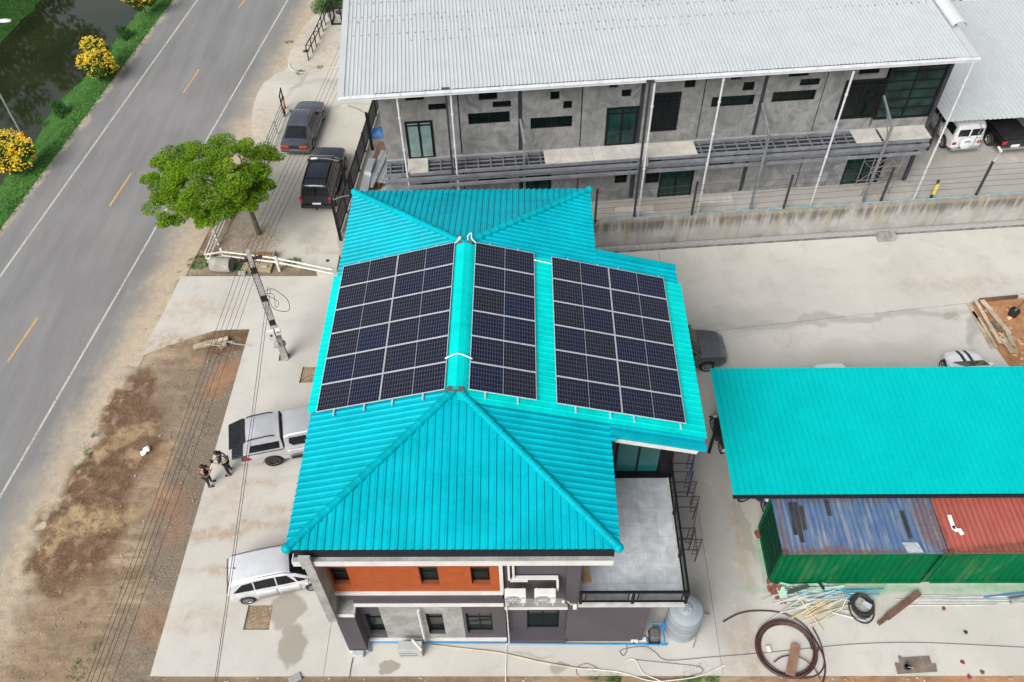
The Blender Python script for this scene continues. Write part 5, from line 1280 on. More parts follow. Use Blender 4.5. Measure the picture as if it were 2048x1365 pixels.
car('navy_suv', 'dark navy boxy SUV with roof rack, seen from behind beside the lattice fence', ctr, h,
    [(-2.36, 1.06, .95), (-2.2, 1.08, .98), (-1.3, 1.08, 1), (0, 1.08, 1), (1.2, 1.08, 1), (1.7, 1.05, .98), (2.35, .98, .93), (2.50, .82, .88)], (-1.60, 1.62), .37, hw,
    dict(outline=[(-2.34, 1.05), (-2.12, 1.74), (-1.9, 1.82), (-.9, 1.85), (.25, 1.83), (.48, 1.78), (1.22, 1.06)], belt=1.07, top=1.82, wb=.86, wt=.70), NAVY,
    side_win=[[(-2.0, 1.16), (-1.15, 1.16), (-1.15, 1.66), (-1.85, 1.66)], [(-1.08, 1.16), (-.2, 1.15), (-.2, 1.68), (-1.08, 1.68)], [(-.13, 1.15), (.95, 1.14), (.45, 1.66), (-.13, 1.68)]], doors=[(-1.12, -.16), (-.12, 1.05)],
    zb=.38, wind=((1.19, 1.10), (.52, 1.77)), rear=((-2.30, 1.16), (-2.16, 1.66)), extras=vx, tw=.24, lamps=False, spokes=6, cat='suv')

# graphite SUV poking out from below the side roof
p = (8.483, 25.119, 0.350); hw = .93; h = radians(2)
ctr = (p[0]-1.42, p[1]+hw-.12, 0)
car('graphite_suv', 'dark grey SUV, bonnet showing from under the right side of the house roof', ctr, h,
    [(-2.3, 1.0, .92), (-2.0, 1.06, .98), (0, 1.06, 1), (.9, 1.06, 1), (1.5, 1.03, .98), (2.05, .95, .93), (2.33, .78, .80)], (-1.38, 1.40), .36, hw,
    dict(outline=[(-2.2, 1.02), (-1.9, 1.6), (-1.5, 1.70), (-.4, 1.74), (.2, 1.70), (.35, 1.66), (1.10, 1.03)], belt=1.05, top=1.72, wb=.84, wt=.66), DGREY,
    side_win=[[(-1.7, 1.15), (-.75, 1.13), (-.75, 1.58), (-1.5, 1.56)], [(-.68, 1.13), (.15, 1.12), (.15, 1.6), (-.68, 1.6)], [(.22, 1.12), (.85, 1.11), (.40, 1.56), (.22, 1.58)]], doors=[(-.72, .16), (.2, .98)], zb=.32, wind=((1.07, 1.06), (.38, 1.65)), tw=.24, spokes=6, cat='suv')

# white cars behind the turquoise carport
h = radians(94); p = (20.281, 25.702, 0.620); ctr = (p[0]+.15, p[1]-1.85, 0)
def mx_(t, shape, cw_):
    for y in (-.17, .17):
        m = MB(); N_ = 10
        for i in range(N_+1):
            x = .98+(1.82-.98)*i/N_; zt = shape(x)[0]
            for yy in (y-.075, y+.075): w = shape(x)[1]; m.v.append((x, yy, zt+.05*(1-.34*abs(yy)/w)+.006))
        for i in range(N_): m.f.append((i*2, i*2+1, i*2+3, i*2+2))
        o = m.build('bonnet_stripe', BLACKP, t); md = o.modifiers.new('solid', 'SOLIDIFY'); md.thickness = .006; md.offset = 1
car('white_striped_car', 'white hatchback with two black bonnet stripes, nose showing behind the turquoise carport', ctr, h,
    [(-1.85, .8, .85), (-1.5, .94, .96), (0, .95, 1), (.9, .95, 1), (1.4, .88, .94), (1.75, .74, .80), (1.90, .58, .62)], (-1.2, 1.25), .32, .88,
    dict(outline=[(-1.8, .9), (-1.5, 1.35), (-.9, 1.48), (0, 1.49), (.3, 1.42), (1.0, .92)], belt=.93, top=1.46, wb=.80, wt=.60), WHITEP, rim=ALLOY, side_win=[[(-1.2, 1.0), (-.3, 1.0), (-.3, 1.36), (-1.0, 1.34)], [(-.22, 1.0), (.7, 1.0), (.25, 1.32), (-.22, 1.36)]], wind=((.97, .96), (.33, 1.40)), extras=mx_, crown=.05)
p = (14.102, 24.609, 1.000); ctr = (p[0], p[1]-1.55, 0)
car('white_hatchback', 'white car almost wholly hidden by the turquoise carport roof, only its nose edge showing', ctr, radians(93),
    [(-1.9, .85, .85), (-1.5, .95, .96), (0, .96, 1), (.8, .96, 1), (1.35, .93, .96), (1.78, .86, .80), (1.90, .6, .65)], (-1.2, 1.25), .31, .85,
    dict(outline=[(-1.8, .9), (-1.5, 1.35), (-.9, 1.5), (0, 1.5), (.3, 1.45), (1.0, .93)], belt=.93, top=1.48, wb=.78, wt=.60), WHITEP, wind=((.97, .96), (.33, 1.42)))

# vehicles on the terrace of the grey building
h = radians(97); p = (24.842, 39.032, 1.800); c_, s_ = cos(h), sin(h); ctr = (p[0]+2.05*c_-.45, p[1]+2.05*s_, 1.8)
def ox(t, shape, cw_):
    m = MB(); m.lathe([(.02, 0), (.34, 0), (.36, .05), (.36, .19), (.30, .22), (.02, .23)], 20, m=T(-2.18, .18, .95) @ Matrix.Rotation(radians(-90), 4, 'Y')); sw_ = m.build('spare_wheel', WHITEP, t, smooth=40)
    m = MB()
    for k in range(3):
        m.tube(arc(0, 0, 0, .10+.05*k, 200, 340, 6), .012, 4)
    o = m.build('cover_print', TRIM, sw_); o.matrix_basis = T(-2.415, .18, .98) @ Matrix.Rotation(radians(-90), 4, 'Y') @ RZ(radians(90))
    m = MB()
    for y in (-.62, -.34): m.tube([(-2.26, y, .75), (-2.26, y, 1.9), (-2.05, y, 2.0)], .018, 5)
    for z in (.9, 1.2, 1.5, 1.8): m.tube([(-2.26, -.62, z), (-2.26, -.34, z)], .015, 5)
    m.build('rear_ladder', CHROME, t)
    for s, (a, b) in ((1, (.06, .66)), (-1, (-.66, -.06))):
        m = MB(); m.box(-2.125, -2.05, a, b, 1.25, 1.66); m.build('rear_window', CGLASS, t, bevel=.02)
        m = MB(); m.box(-2.15, -2.05, s*.72-.10, s*.72+.10, .75, .90); m.build('taillight', REDL, t)
    m = MB(); m.box(-2.28, -2.05, -.82, .82, .45, .58); m.build('rear_bumper', CHROME, t, bevel=.02)
car('white_off_roader', 'boxy white off-road car with a spare wheel on its back door, half under white carport', ctr, h,
    [(-2.10, 1.15, .97), (-2.0, 1.16, 1), (0, 1.16, 1), (1.0, 1.16, 1), (2.0, 1.10, .97), (2.1, 1.0, .95)], (-1.3, 1.25), .38, .88,
    dict(outline=[(-2.10, 1.12), (-2.06, 1.85), (-1.9, 1.95), (-.5, 1.99), (.3, 1.96), (.5, 1.9), (.75, 1.14)], belt=1.15, top=1.95, wb=.86, wt=.76), WHITEP,
    side_win=[[(-1.9, 1.24), (-.9, 1.24), (-.9, 1.72), (-1.86, 1.72)], [(-.8, 1.24), (-.1, 1.24), (-.1, 1.72), (-.8, 1.72)], [(0, 1.24), (.62, 1.24), (.45, 1.72), (0, 1.72)]], doors=[(-.85, -.05), (0, .7)], zb=.45, wind=((.74, 1.2), (.53, 1.86)), extras=ox, tw=.24, lamps=False, cat='off-road car')
h = radians(97); p = (26.843, 38.817, 1.800); c_, s_ = cos(h), sin(h); ctr = (p[0]+2.5*c_+.25, p[1]+2.5*s_, 1.8)
def bx_(t, shape, cw_):
    m = MB(); m.box(-2.4, -.75, -.78, .78, 1.05, 1.13); m.build('bed_cover', TRIM, t, bevel=.02)
    m = MB(); m.tube([(-.72, -.45, 1.42), (-.72, .45, 1.42), (-.66, .42, 1.68), (-.66, -.42, 1.68)], .03, 5, closed=True); m.build('cab_window_frame', CHROME, t)
    m = MB(); m.box(-2.58, -2.40, -.85, .85, .48, .62); m.build('rear_bumper', CHROME, t, bevel=.03)
car('black_pickup', 'black pickup beside the white off-road car under the white carport', ctr, h,
    [(-2.45, 1.03, .96), (-1.3, 1.04, 1), (0, 1.05, 1), (1.2, 1.05, 1), (2.0, 1.0, .97), (2.6, .85, .85)], (-1.35, 1.65), .38, .90,
    dict(outline=[(-.70, 1.0), (-.62, 1.68), (-.3, 1.75), (.5, 1.75), (.7, 1.7), (1.45, 1.02)], belt=1.03, top=1.75, wb=.82, wt=.66), BLACKP, side_win=[[(-.45, 1.14), (.3, 1.13), (.3, 1.6), (-.4, 1.6)], [(.36, 1.13), (1.1, 1.12), (.75, 1.6), (.36, 1.6)]], doors=[(-.5, .32)], zb=.42, wind=((1.42, 1.05), (.73, 1.69)), extras=bx_, tw=.25, cat='pickup truck')
p = (31.126, 53.751, 2.900); ctr = (p[0]+.3, p[1]+.9, 1.8)
def tx(t, shape, cw_):
    m = MB(); m.box(-.72, -.5, -.66, .66, 1.66, 1.73); m.build('roof_spoiler', TRIM, t, bevel=.03)
car('white_suv', 'white SUV with dark windscreen at the upper right edge, behind the white carport', ctr, radians(184),
    [(-2.2, 1.0, .92), (-1.8, 1.05, .98), (0, 1.05, 1), (.9, 1.05, 1), (1.5, 1.0, .97), (2.1, .88, .85)], (-1.35, 1.35), .35, .9,
    dict(outline=[(-2.1, 1.0), (-1.8, 1.55), (-1.4, 1.64), (-.2, 1.68), (.35, 1.62), (1.15, 1.02)], belt=1.03, top=1.66, wb=.82, wt=.66), WHITEP, side_win=[[(-1.7, 1.12), (-.5, 1.12), (-.5, 1.54), (-1.5, 1.52)], [(-.42, 1.12), (.8, 1.1), (.35, 1.52), (-.42, 1.55)]], wind=((1.12, 1.05), (.38, 1.6)), extras=tx, cat='suv')

# motorcycles at the carport
def motorcycle(label, loc, rz, seat_col, plate=True):
    t = thing('motorcycle', label, 'motorcycle', loc, rz)
    for x, r in ((-.62, .29), (.66, .30)):
        m = MB(); m.lathe([(r*.72, -.045), (r*.95, -.05), (r, 0), (r*.95, .05), (r*.72, .045)], 20, m=T(x, 0, r) @ Matrix.Rotation(radians(90), 4, 'X'), cap=False); w = m.build('wheel', RUBBER, t, smooth=50)
        m = MB(); m.lathe([(r*.66, -.03), (r*.74, -.03), (r*.74, .03), (r*.66, .03)], 20, m=T(x, 0, r) @ Matrix.Rotation(radians(90), 4, 'X'), cap=False)
        for k in range(6): m.beam((x, 0, r), (x+r*.7*cos(k*pi/3), 0, r+r*.7*sin(k*pi/3)), .022)
        m.build('rim', ALLOY, w)
        m = MB(); m.tube([(x+r*1.08*cos(a_), 0, r+r*1.08*sin(a_)) for a_ in [radians(30+12*k) for k in range(11)]], .05, 6); m.build('mudguard', seat_col, t)
    m = MB(); m.tube(spline([(-.78, 0, .70), (-.4, 0, .80), (0, 0, .74), (.2, 0, .76)], 5), [.06]*4+[.11]*8+[.09]*4, 8); m.build('seat', TRIM, t, smooth=60)
    m = MB(); m.tube(spline([(.1, 0, .66), (.25, 0, .84), (.42, 0, .86), (.52, 0, .74)], 4), [.08, .1, .13, .14, .15, .15, .15, .14, .14, .12, .11, .1, .08], 8); m.build('fuel_tank', seat_col, t, smooth=60)
    m = MB(); m.tube([(.66, .07, .3), (.50, .07, .92)], .03, 6); m.tube([(.66, -.07, .3), (.50, -.07, .92)], .03, 6); m.build('fork', CHROME, t)
    m = MB(); m.tube(spline([(.36, .36, .98), (.46, .22, 1.0), (.50, 0, .96), (.46, -.22, 1.0), (.36, -.36, .98)], 4), .02, 6); m.build('handlebar', TRIM, t)
    for s in (-1, 1):
        m = MB(); m.tube([(.46, s*.22, 1.0), (.50, s*.32, 1.16)], .01, 4); m.box(.47, .50, s*.32-.06, s*.32+.06, 1.13, 1.21); m.build('mirror', TRIM, t)
    m = MB(); m.box(-.25, .35, -.13, .13, .26, .60); m.tube([(.3, -.16, .35), (-.6, -.17, .32), (-.8, -.17, .36)], .045, 8); m.build('engine', STEELD, t, bevel=.03)
    m = MB(); m.lathe([(.02, 0), (.09, .02), (.1, .1), (.05, .16)], 12, m=T(.56, 0, .84) @ Matrix.Rotation(radians(90), 4, 'Y')); m.build('headlight', CLEARL, t, smooth=50)
    if plate:
        m = MB(); m.box(-.98, -.95, -.12, .12, .52, .70, T(0, 0, 0)); m.build('number_plate', PLATE, t)
    return t
motorcycle('black motorcycle parked under the left edge of the turquoise carport, number plate towards the camera', (8.405, 21.225, 0.000), radians(98), BLACKP)
motorcycle('motorcycle whose spoked front wheel shows below the front edge of the turquoise carport', ((9.054, 18.133, 0.000)[0]+.64, (9.054, 18.133, 0.000)[1]+.16, 0), radians(194), BLACKP, False)
motorcycle('dark blue motorcycle standing against the back corner of the green container', ((9.849, 17.681, 0.000)[0]-.20, (9.849, 17.681, 0.000)[1]+.64, 0), radians(-73), carpaint('blue_bike', (.02, .02, .10)), False)

# ------------------------------------------------------------------ two men by the pickup
SKIN = M('skin', (.40, .21, .135), .6, var=.06); HAIR = M('black_hair', (.012, .010, .009), .6)
def skinmesh(name, chains, mat, parent, sub=1, root=0):
    """chains: lists of (x, y, z, r); equal joints are welded into one continuous surface"""
    vs = []; rs = []; es = []; idx = {}
    for ch in chains:
        prev = None
        for x, y, z, r in ch:
            k = (round(x, 3), round(y, 3), round(z, 3))
            if k not in idx: idx[k] = len(vs); vs.append((x, y, z)); rs.append(r)
            if prev is not None and prev != idx[k]: es.append((prev, idx[k]))
            prev = idx[k]
    me = bpy.data.meshes.new(name); me.from_pydata(vs, es, []); me.materials.append(mat)
    o = bpy.data.objects.new(name, me); COL.objects.link(o); o.parent = parent
    sk = o.modifiers.new('skin', 'SKIN'); sk.use_smooth_shade = True; sk.branch_smoothing = .4
    lay = me.skin_vertices[0].data if me.skin_vertices else None
    if lay is None:
        me.attributes.new  # pragma: no cover
    for i, r in enumerate(rs): lay[i].radius = (r, r); lay[i].use_root = (i == root)
    sb_ = o.modifiers.new('sub', 'SUBSURF'); sb_.levels = sub; sb_.render_levels = sub
    return o
def person(label, loc, rz, lean, feet, arms, head, shirt, trouser, shoe, vest=None, held=None):
    t = thing('person', label, 'person', loc, rz)
    pel = (0, 0, .93, .125); ch = (.03+lean*.30, 0, 1.22, .14); up_ = (.05+lean*.50, 0, 1.38, .115); nk = (.07+lean*.60, 0, 1.47, .052); hb = (head[0], head[1], 1.535, .075); ht = (head[0]+head[2]*.5, head[1], 1.63, .088); hp = (head[0]+head[2]*.6, head[1], 1.69, .06)
    chains = [[pel, ch, up_, nk, hb, ht, hp]]
    legs = []; sl_ = []
    for s, (fx, fy) in zip((1, -1), feet):
        L_ = [pel, (.0, s*.10, .86, .10), ((fx)*.5+.03, (s*.11+fy)*.5, .48, .062), (fx, fy, .10, .042), (fx+.07, fy, .045, .035), (fx+.16, fy, .035, .028)]
        chains.append(L_); legs.append(L_)
    for s, (el, wr) in zip((1, -1), arms):
        sh = (.05+lean*.48, s*.185, 1.375, .062); A_ = [up_, sh, (*el, .043), (*wr, .030)]
        d = (Vector(wr)-Vector(el)).normalized(); sd_ = d.cross(Vector((0, 0, 1))).normalized(); pm = Vector(wr)+d*.07
        chains.append(A_+[(*pm, .030)]); sl_.append([up_, sh, tuple(Vector(sh[:3]).lerp(Vector(el), .75))+(.055,)])
        for q in range(4):
            b0 = pm+sd_*(-.027+.018*q)+d*.025; L2 = (.036, .042, .040, .030)[q]
            chains.append([(*pm, .030), (*b0, .0085), (*(b0+d*L2*.6-Vector((0, 0, .010))), .008), (*(b0+d*L2-Vector((0, 0, .028))), .007)])
        th_ = Vector(wr)+d*.025+sd_*.03*s; chains.append([(*pm, .030), (*th_, .010), (*(th_+d*.03+sd_*.015*s), .008)])
    skinmesh('body', chains, SKIN, t)
    g = lambda c, k: [(x, y, z, r*k+.008) for x, y, z, r in c]
    sv = [(pel[0], 0, .88, .150), (ch[0]*.5, 0, 1.05, .158), (ch[0], 0, 1.22, .172), (up_[0], 0, 1.37, .150), (nk[0]-.02, 0, 1.455, .075)]
    sh_ = [[sv[3], (c[1][0], c[1][1], c[1][2], .098), (*Vector(c[1][:3]).lerp(Vector(c[2][:3]), .95), .078)] for c in sl_]
    skinmesh('shirt', [sv]+sh_, shirt, t)
    skinmesh('trousers', [g(L_[:4], 1.18) for L_ in legs], trouser, t)
    for L_ in legs:
        fx, fy = L_[3][0], L_[3][1]; m = MB(); m.box(fx-.07, fx+.20, fy-.045, fy+.045, 0, .07); m.build('shoe', shoe, t, bevel=.025)
    hx, hy, _z, _r = ht; q = head[2]
    m = MB(); m.lathe([(.092, -.02), (.104, .03), (.098, .07), (.07, .11), (.02, .128)], 14, m=T(hx-.022, hy, 1.612) @ Matrix.Rotation(radians(-8), 4, 'Y')); m.build('hair', HAIR, t, smooth=70)
    m = MB(); m.beam((hx+.085, hy, 1.61), (hx+.105, hy, 1.585), .026); m.build('nose', SKIN, t, bevel=.008)
    for s in (-1, 1):
        m = MB(); m.box(hx+.074, hx+.082, hy+s*.032-.012, hy+s*.032+.012, 1.612, 1.622); m.build('eye', HAIR, t)
        m = MB(); m.lathe([(.004, 0), (.022, .004), (.018, .012)], 8, m=T(hx+.0, hy+s*.088, 1.60) @ Matrix.Rotation(radians(-90*s), 4, 'X')); m.build('ear', SKIN, t, smooth=60)
    m = MB(); m.box(hx+.076, hx+.084, hy-.022, hy+.022, 1.556, 1.563); m.build('mouth', M('lip', (.25, .09, .07), .6), t)
    if vest:
        skinmesh('vest', [[(0, 0, .98, .178), (.02+lean*.15, 0, 1.12, .190), (ch[0], 0, 1.24, .198), (up_[0]-.01, 0, 1.385, .175)]], vest[0], t)
        m = MB(); m.lathe([(.186, -.035), (.196, -.035), (.196, .035), (.186, .035)], 20, c=(.02+lean*.12, 0, 1.07), cap=False); m.build('reflective_band', vest[1], t)
        for s in (-1, 1):
            m = MB(); m.tube(spline([(.19+lean*.3, s*.09, 1.15), (.17+lean*.5, s*.10, 1.36), (.03+lean*.5, s*.11, 1.50), (-.12+lean*.4, s*.09, 1.36), (-.15+lean*.2, s*.08, 1.12)], 4), .018, 6); m.build('vest_strap', TRIM, t)
    if held:
        m = MB(); m.box(-.06, .06, -.09, .09, -.012, .012, T(*held) @ Matrix.Rotation(radians(-25), 4, 'Y')); o = m.build('phone', TRIM, None, bevel=.005)
        o.matrix_basis = T(*loc) @ RZ(rz); tag(o, 'dark tablet held in both hands by the man in the white vest', 'tablet')
    return t
NAVYC = M('navy_cloth', (.012, .014, .028), .85, var=.25); BLACKC = M('black_cloth', (.012, .011, .012), .9, var=.25); JEAN = M('dark_jeans', (.022, .030, .055), .85, var=.3); SHOE = M('dark_shoe', (.02, .02, .025), .7)
person('man in black t-shirt and dark jeans standing with folded arms at the slab edge', (-13.660, 19.049, 0.000), radians(8), -.06, ((.05, .16), (-.02, -.13)), (((.20, .27, 1.14), (.30, -.02, 1.17)), ((.16, -.28, 1.10), (.33, .05, 1.12))), (.05, 0, .04), BLACKC, JEAN, SHOE).scale = (.9, .9, .9)
person('man in white safety vest and navy trousers looking down at a tablet behind the pickup', (-12.928, 19.670, -0.000), radians(196), .14, ((.03, .15), (-.03, -.14)), (((.20, .26, 1.10), (.40, .09, 1.08)), ((.20, -.26, 1.08), (.40, -.09, 1.06))), (.17, 0, .07), NAVYC, NAVYC, SHOE, vest=(M('white_vest', (.62, .63, .64), .8, var=.08), M('lime_band', (.50, .62, .14), .6)), held=(.50, 0, 1.09))

# ------------------------------------------------------------------ trees, shrubs
def leafmat(name, a, b, scale=1.2, c=None):
    t = NT(name); co = t.coord(world=True); n = t.noise(co, scale, 4, .6); f = t.noise(co, 9, 3, .7)
    col = t.mix(t.ramp(n, .3, .7), a, b); col = t.mix(t.ramp(f, .4, .7, 0, .5), col, c or tuple(x*1.5 for x in b))
    t.b.inputs['Subsurface Weight'].default_value = 0
    tr = t.n('BsdfTranslucent'); t.l(col, tr.inputs['Color']); ms = t.n('MixShader'); ms.inputs[0].default_value = .30
    m = t.out(col, .6, spec=.12); outn = t.t.nodes['Material Output']; t.l(t.b.outputs[0], ms.inputs[1]); t.l(tr.outputs[0], ms.inputs[2]); t.l(ms.outputs[0], outn.inputs[0]); return m
BARK = M('bark', (.13, .095, .065), .95, var=.35, scale=5, fine=25, bump=.6)
def leaves(mb, c, r, n, size, flat=.55, rg=random, tilt=.7):
    cx, cy, cz = c
    for _ in range(n):
        while True:
            x, y, z = rg.uniform(-1, 1), rg.uniform(-1, 1), rg.uniform(-1, 1); d = x*x+y*y+z*z
            if .18 < d < 1: break
        p = Vector((cx+x*r, cy+y*r, cz+z*r*flat)); s = size*rg.uniform(.6, 1.35)
        a = rg.random()*6.283; u = Vector((cos(a), sin(a), rg.uniform(-tilt, tilt))).normalized(); w = u.cross(Vector((rg.uniform(-tilt, tilt), rg.uniform(-tilt, tilt), 1))).normalized()
        mb.add([p-u*s*.5, p+w*s*.28, p+u*s*.5, p-w*s*.28], [(0, 1, 2, 3)])
def tree(name, label, cat, base, limbs, clusters, tr, mats, size, n, group=None, flat=.55, fork=None, bloom=None, seed=1):
    rg = random.Random(seed); t = thing(name, label, cat, base, 0, group); b = Vector(base); f = Vector(fork)
    mb = MB(); mb.tube([b-Vector((0, 0, .2)), b+Vector((0, 0, .05)), b.lerp(f, .5)+Vector((tr*.3, 0, 0)), f], [tr*1.35, tr*1.15, tr*.9, tr*.75], 9); mb.build('trunk', BARK, t, w=True, smooth=60)
    mb = MB()
    for c in limbs:
        c = Vector(c); m_ = f.lerp(c, .5)+Vector((rg.uniform(-.15, .15), rg.uniform(-.15, .15), .12)); mb.tube([f-Vector((0, 0, .08)), m_, c], [tr*.5, tr*.3, tr*.1], 6)
        for k in range(3):
            e = c+Vector((rg.uniform(-.5, .5), rg.uniform(-.5, .5), rg.uniform(-.05, .3))); mb.tube([m_.lerp(c, .6), e], [tr*.14, tr*.04], 4)
    mb.build('limbs', BARK, t, w=True, smooth=60)
    for k, (cl, mt) in enumerate(zip(clusters, mats)):
        mb = MB()
        for x, y, z, r in cl:
            m_ = int(n*r*r)
            for q in range(5):                                     # each spray is several small tiers
                a = rg.random()*6.28; d = r*rg.uniform(.15, .75); leaves(mb, (x+d*cos(a), y+d*sin(a), z+rg.uniform(-.25, .25)*r), r*rg.uniform(.35, .62), m_//5, size, flat, rg)
        mb.build('crown', mt, t, w=True)
    if bloom:
        mb = MB()
        for cl in clusters:
            for x, y, z, r in cl:
                for _ in range(int(bloom[1]*r*r)):
                    d = Vector((rg.gauss(0, 1), rg.gauss(0, 1), abs(rg.gauss(0, 1))*.9+.1)).normalized()*r*rg.uniform(.75, 1.08); p = Vector((x, y, z))+Vector((d.x, d.y, d.z*flat*1.25))
                    s = bloom[2]*rg.uniform(.6, 1.3)
                    for q in range(3):
                        a = rg.random()*6.28; u = Vector((cos(a), sin(a), rg.uniform(-.4, .4)))*s*.5; w = Vector((-sin(a), cos(a), rg.uniform(-.4, .4)))*s*.4; pp = p+Vector((rg.uniform(-s, s), rg.uniform(-s, s), rg.uniform(-s, s)))*.4
                        mb.add([pp-u, pp+w, pp+u, pp-w], [(0, 1, 2, 3)])
        mb.build('blossom', bloom[0], t, w=True)
    return t
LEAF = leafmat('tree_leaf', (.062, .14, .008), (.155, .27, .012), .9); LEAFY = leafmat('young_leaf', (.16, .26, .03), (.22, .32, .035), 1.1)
CLU = [(*(-19.134, 36.160, 3.800), .85), (*(-18.579, 36.824, 4.000), .85), (*(-19.478, 35.054, 3.600), .75), (*(-18.661, 33.766, 3.500), .8), (*(-17.838, 32.488, 3.400), .75), (*(-17.598, 36.887, 4.200), .85), (*(-17.031, 34.379, 4.600), 1.0), (*(-16.340, 36.989, 4.300), .85), (*(-15.932, 34.509, 4.800), 1.1), (*(-16.218, 32.976, 4.300), 1.0),
       (*(-17.099, 32.739, 3.700), .9), (*(-15.637, 32.643, 3.600), .9), (*(-15.099, 33.462, 4.200), 1.0), (*(-15.147, 37.015, 4.200), .8), (*(-14.165, 34.832, 4.200), .9), (*(-13.975, 33.536, 3.700), .75), (*(-14.705, 33.009, 3.600), .75), (*(-14.109, 36.791, 3.900), .8), (*(-13.535, 36.915, 3.600), .55), (*(-13.553, 34.678, 3.400), .55), (*(-16.473, 32.468, 3.200), .5), (*(-17.748, 33.894, 4.200), .9), (*(-14.098, 35.410, 3.900), .85), (*(-14.468, 33.716, 4.400), .85), (*(-15.585, 35.779, 4.600), .8), (*(-13.844, 34.681, 3.600), .7)]
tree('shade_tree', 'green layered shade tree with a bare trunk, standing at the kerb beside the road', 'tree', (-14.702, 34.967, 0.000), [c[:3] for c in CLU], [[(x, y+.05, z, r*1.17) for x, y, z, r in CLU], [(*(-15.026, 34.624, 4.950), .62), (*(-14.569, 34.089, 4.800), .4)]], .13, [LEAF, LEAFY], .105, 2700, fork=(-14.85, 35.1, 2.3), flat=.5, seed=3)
YLEAF = leafmat('dark_shrub_leaf', (.02, .065, .014), (.04, .10, .02), 2); YEL = M('yellow_blossom', (.68, .47, .02), .6, var=.25, scale=3)
for (b, cl, lb) in (((-28.634, 51.163, -0.450), [(*(-28.518, 51.378, 1.600), .85), (*(-29.183, 52.057, 1.500), .55), (*(-27.911, 50.164, 1.300), .95), (*(-29.083, 50.718, 0.900), .7), (*(-27.718, 50.408, 0.700), .75), (*(-28.421, 50.265, 0.500), .6)], 'yellow flowering tree on the bank, the middle one, overhanging the canal'),
                    ((-30.552, 41.087, -0.400), [(*(-30.334, 41.251, 1.500), .9), (*(-29.505, 40.786, 1.300), .85), (*(-30.722, 40.726, 1.000), .7), (*(-29.670, 40.610, 0.600), .75), (*(-30.481, 40.422, 0.500), .8)], 'yellow flowering tree at the left edge of the photo beside the lamp post'),
                    ((-28.290, 59.893, -0.400), [(*(-28.143, 58.513, 1.500), .85), (*(-27.067, 58.836, 1.200), .8), (*(-27.832, 59.106, 0.800), .8)], 'yellow flowering tree at the top edge of the photo on the grass bank')):
    tree('flowering_tree', lb, 'tree', b, [c[:3] for c in cl], [cl], .07, [YLEAF], .13, 1500, 'yellow flowering trees along the canal', .8, fork=(b[0], b[1], b[2]+.7), bloom=(YEL, 260, .10), seed=len(lb))
SHRUB = leafmat('shrub_leaf', (.018, .07, .016), (.03, .10, .02), 2)
def shrub(label, base, cl, mat=SHRUB, n=1100, seed=1, group=None):
    rg = random.Random(seed); t = thing('shrub', label, 'shrub', base, 0, group); mb = MB(); b = Vector(base)
    for x, y, z, r in cl: mb.tube([b-Vector((0, 0, .1)), b.lerp(Vector((x, y, z)), .5), (x, y, z)], [.03, .02, .008], 5)
    mb.build('stem', BARK, t, w=True); mb = MB()
    for x, y, z, r in cl: leaves(mb, (x, y, z), r, int(n*r*r*2), .10, .85, rg)
    mb.build('foliage', mat, t, w=True); return t
shrub('dark green shrub on the bank between two yellow trees, near the top', (-28.731, 56.228, -0.500), [(*(-28.628, 56.133, 0.100), .55), (*(-28.321, 56.068, -0.100), .5), (*(-28.830, 56.330, 0.300), .35)], seed=4, group='shrubs on the canal bank')
shrub('green shrub on the bank below the middle yellow tree, at the water edge', (-30.286, 47.125, -0.700), [(*(-30.218, 47.218, 0.000), .5), (*(-29.948, 46.951, -0.200), .5), (*(-30.306, 47.277, 0.150), .35)], seed=5, group='shrubs on the canal bank')
shrub('small low shrub at the water edge near the lamp post', (-31.937, 47.033, -1.000), [(*(-31.706, 46.769, -0.700), .3)], seed=6, group='shrubs on the canal bank')
shrub('green bush at the top of the photo beside the black railing', (-14.730, 60.029, 0.000), [(*(-14.897, 59.040, 0.300), .7), (*(-14.368, 59.446, 0.500), .9), (*(-13.970, 60.020, 0.500), .9)], leafmat('bush_leaf', (.035, .11, .02), (.06, .16, .03), 2), seed=7)
def weeds(l, h=.09, w=.025, n=5):
    pts = []
    for x, y, z, r, k in l:
        for _ in range(k):
            a = random.random()*6.28; d = r*math.sqrt(random.random()); pts.append((x+d*cos(a), y+d*sin(a)*.8, z))
    return tufts('weeds', pts, h, w, n)
weeds([(*(-17.479, 32.823, -0.060), .7, 190), (*(-16.692, 32.928, -0.060), .5, 120), (*(-15.420, 32.417, -0.060), .35, 90), (*(-12.453, 32.699, 0.000), .45, 90), (*(-15.098, 53.544, 0.000), .2, 30), (*(-16.517, 54.828, -0.050), .3, 30), (*(-15.073, 50.879, 0.000), .35, 40), (*(-13.818, 51.517, 0.000), .25, 20),
       (*(-19.537, 21.677, 0.000), .2, 26), (*(-19.504, 20.741, 0.000), .25, 30), (*(-19.648, 19.963, 0.000), .25, 26), (*(-19.662, 18.710, 0.000), .25, 20), (*(-19.693, 17.864, 0.000), .2, 12), (*(-16.761, 11.175, -0.050), .5, 26), (*(-16.337, 12.018, -0.050), .3, 10), (*(3.084, 10.846, -0.050), .3, 70), (*(6.280, 10.825, -0.050), .7, 220), (*(2.450, 10.973, -0.050), .3, 40)])
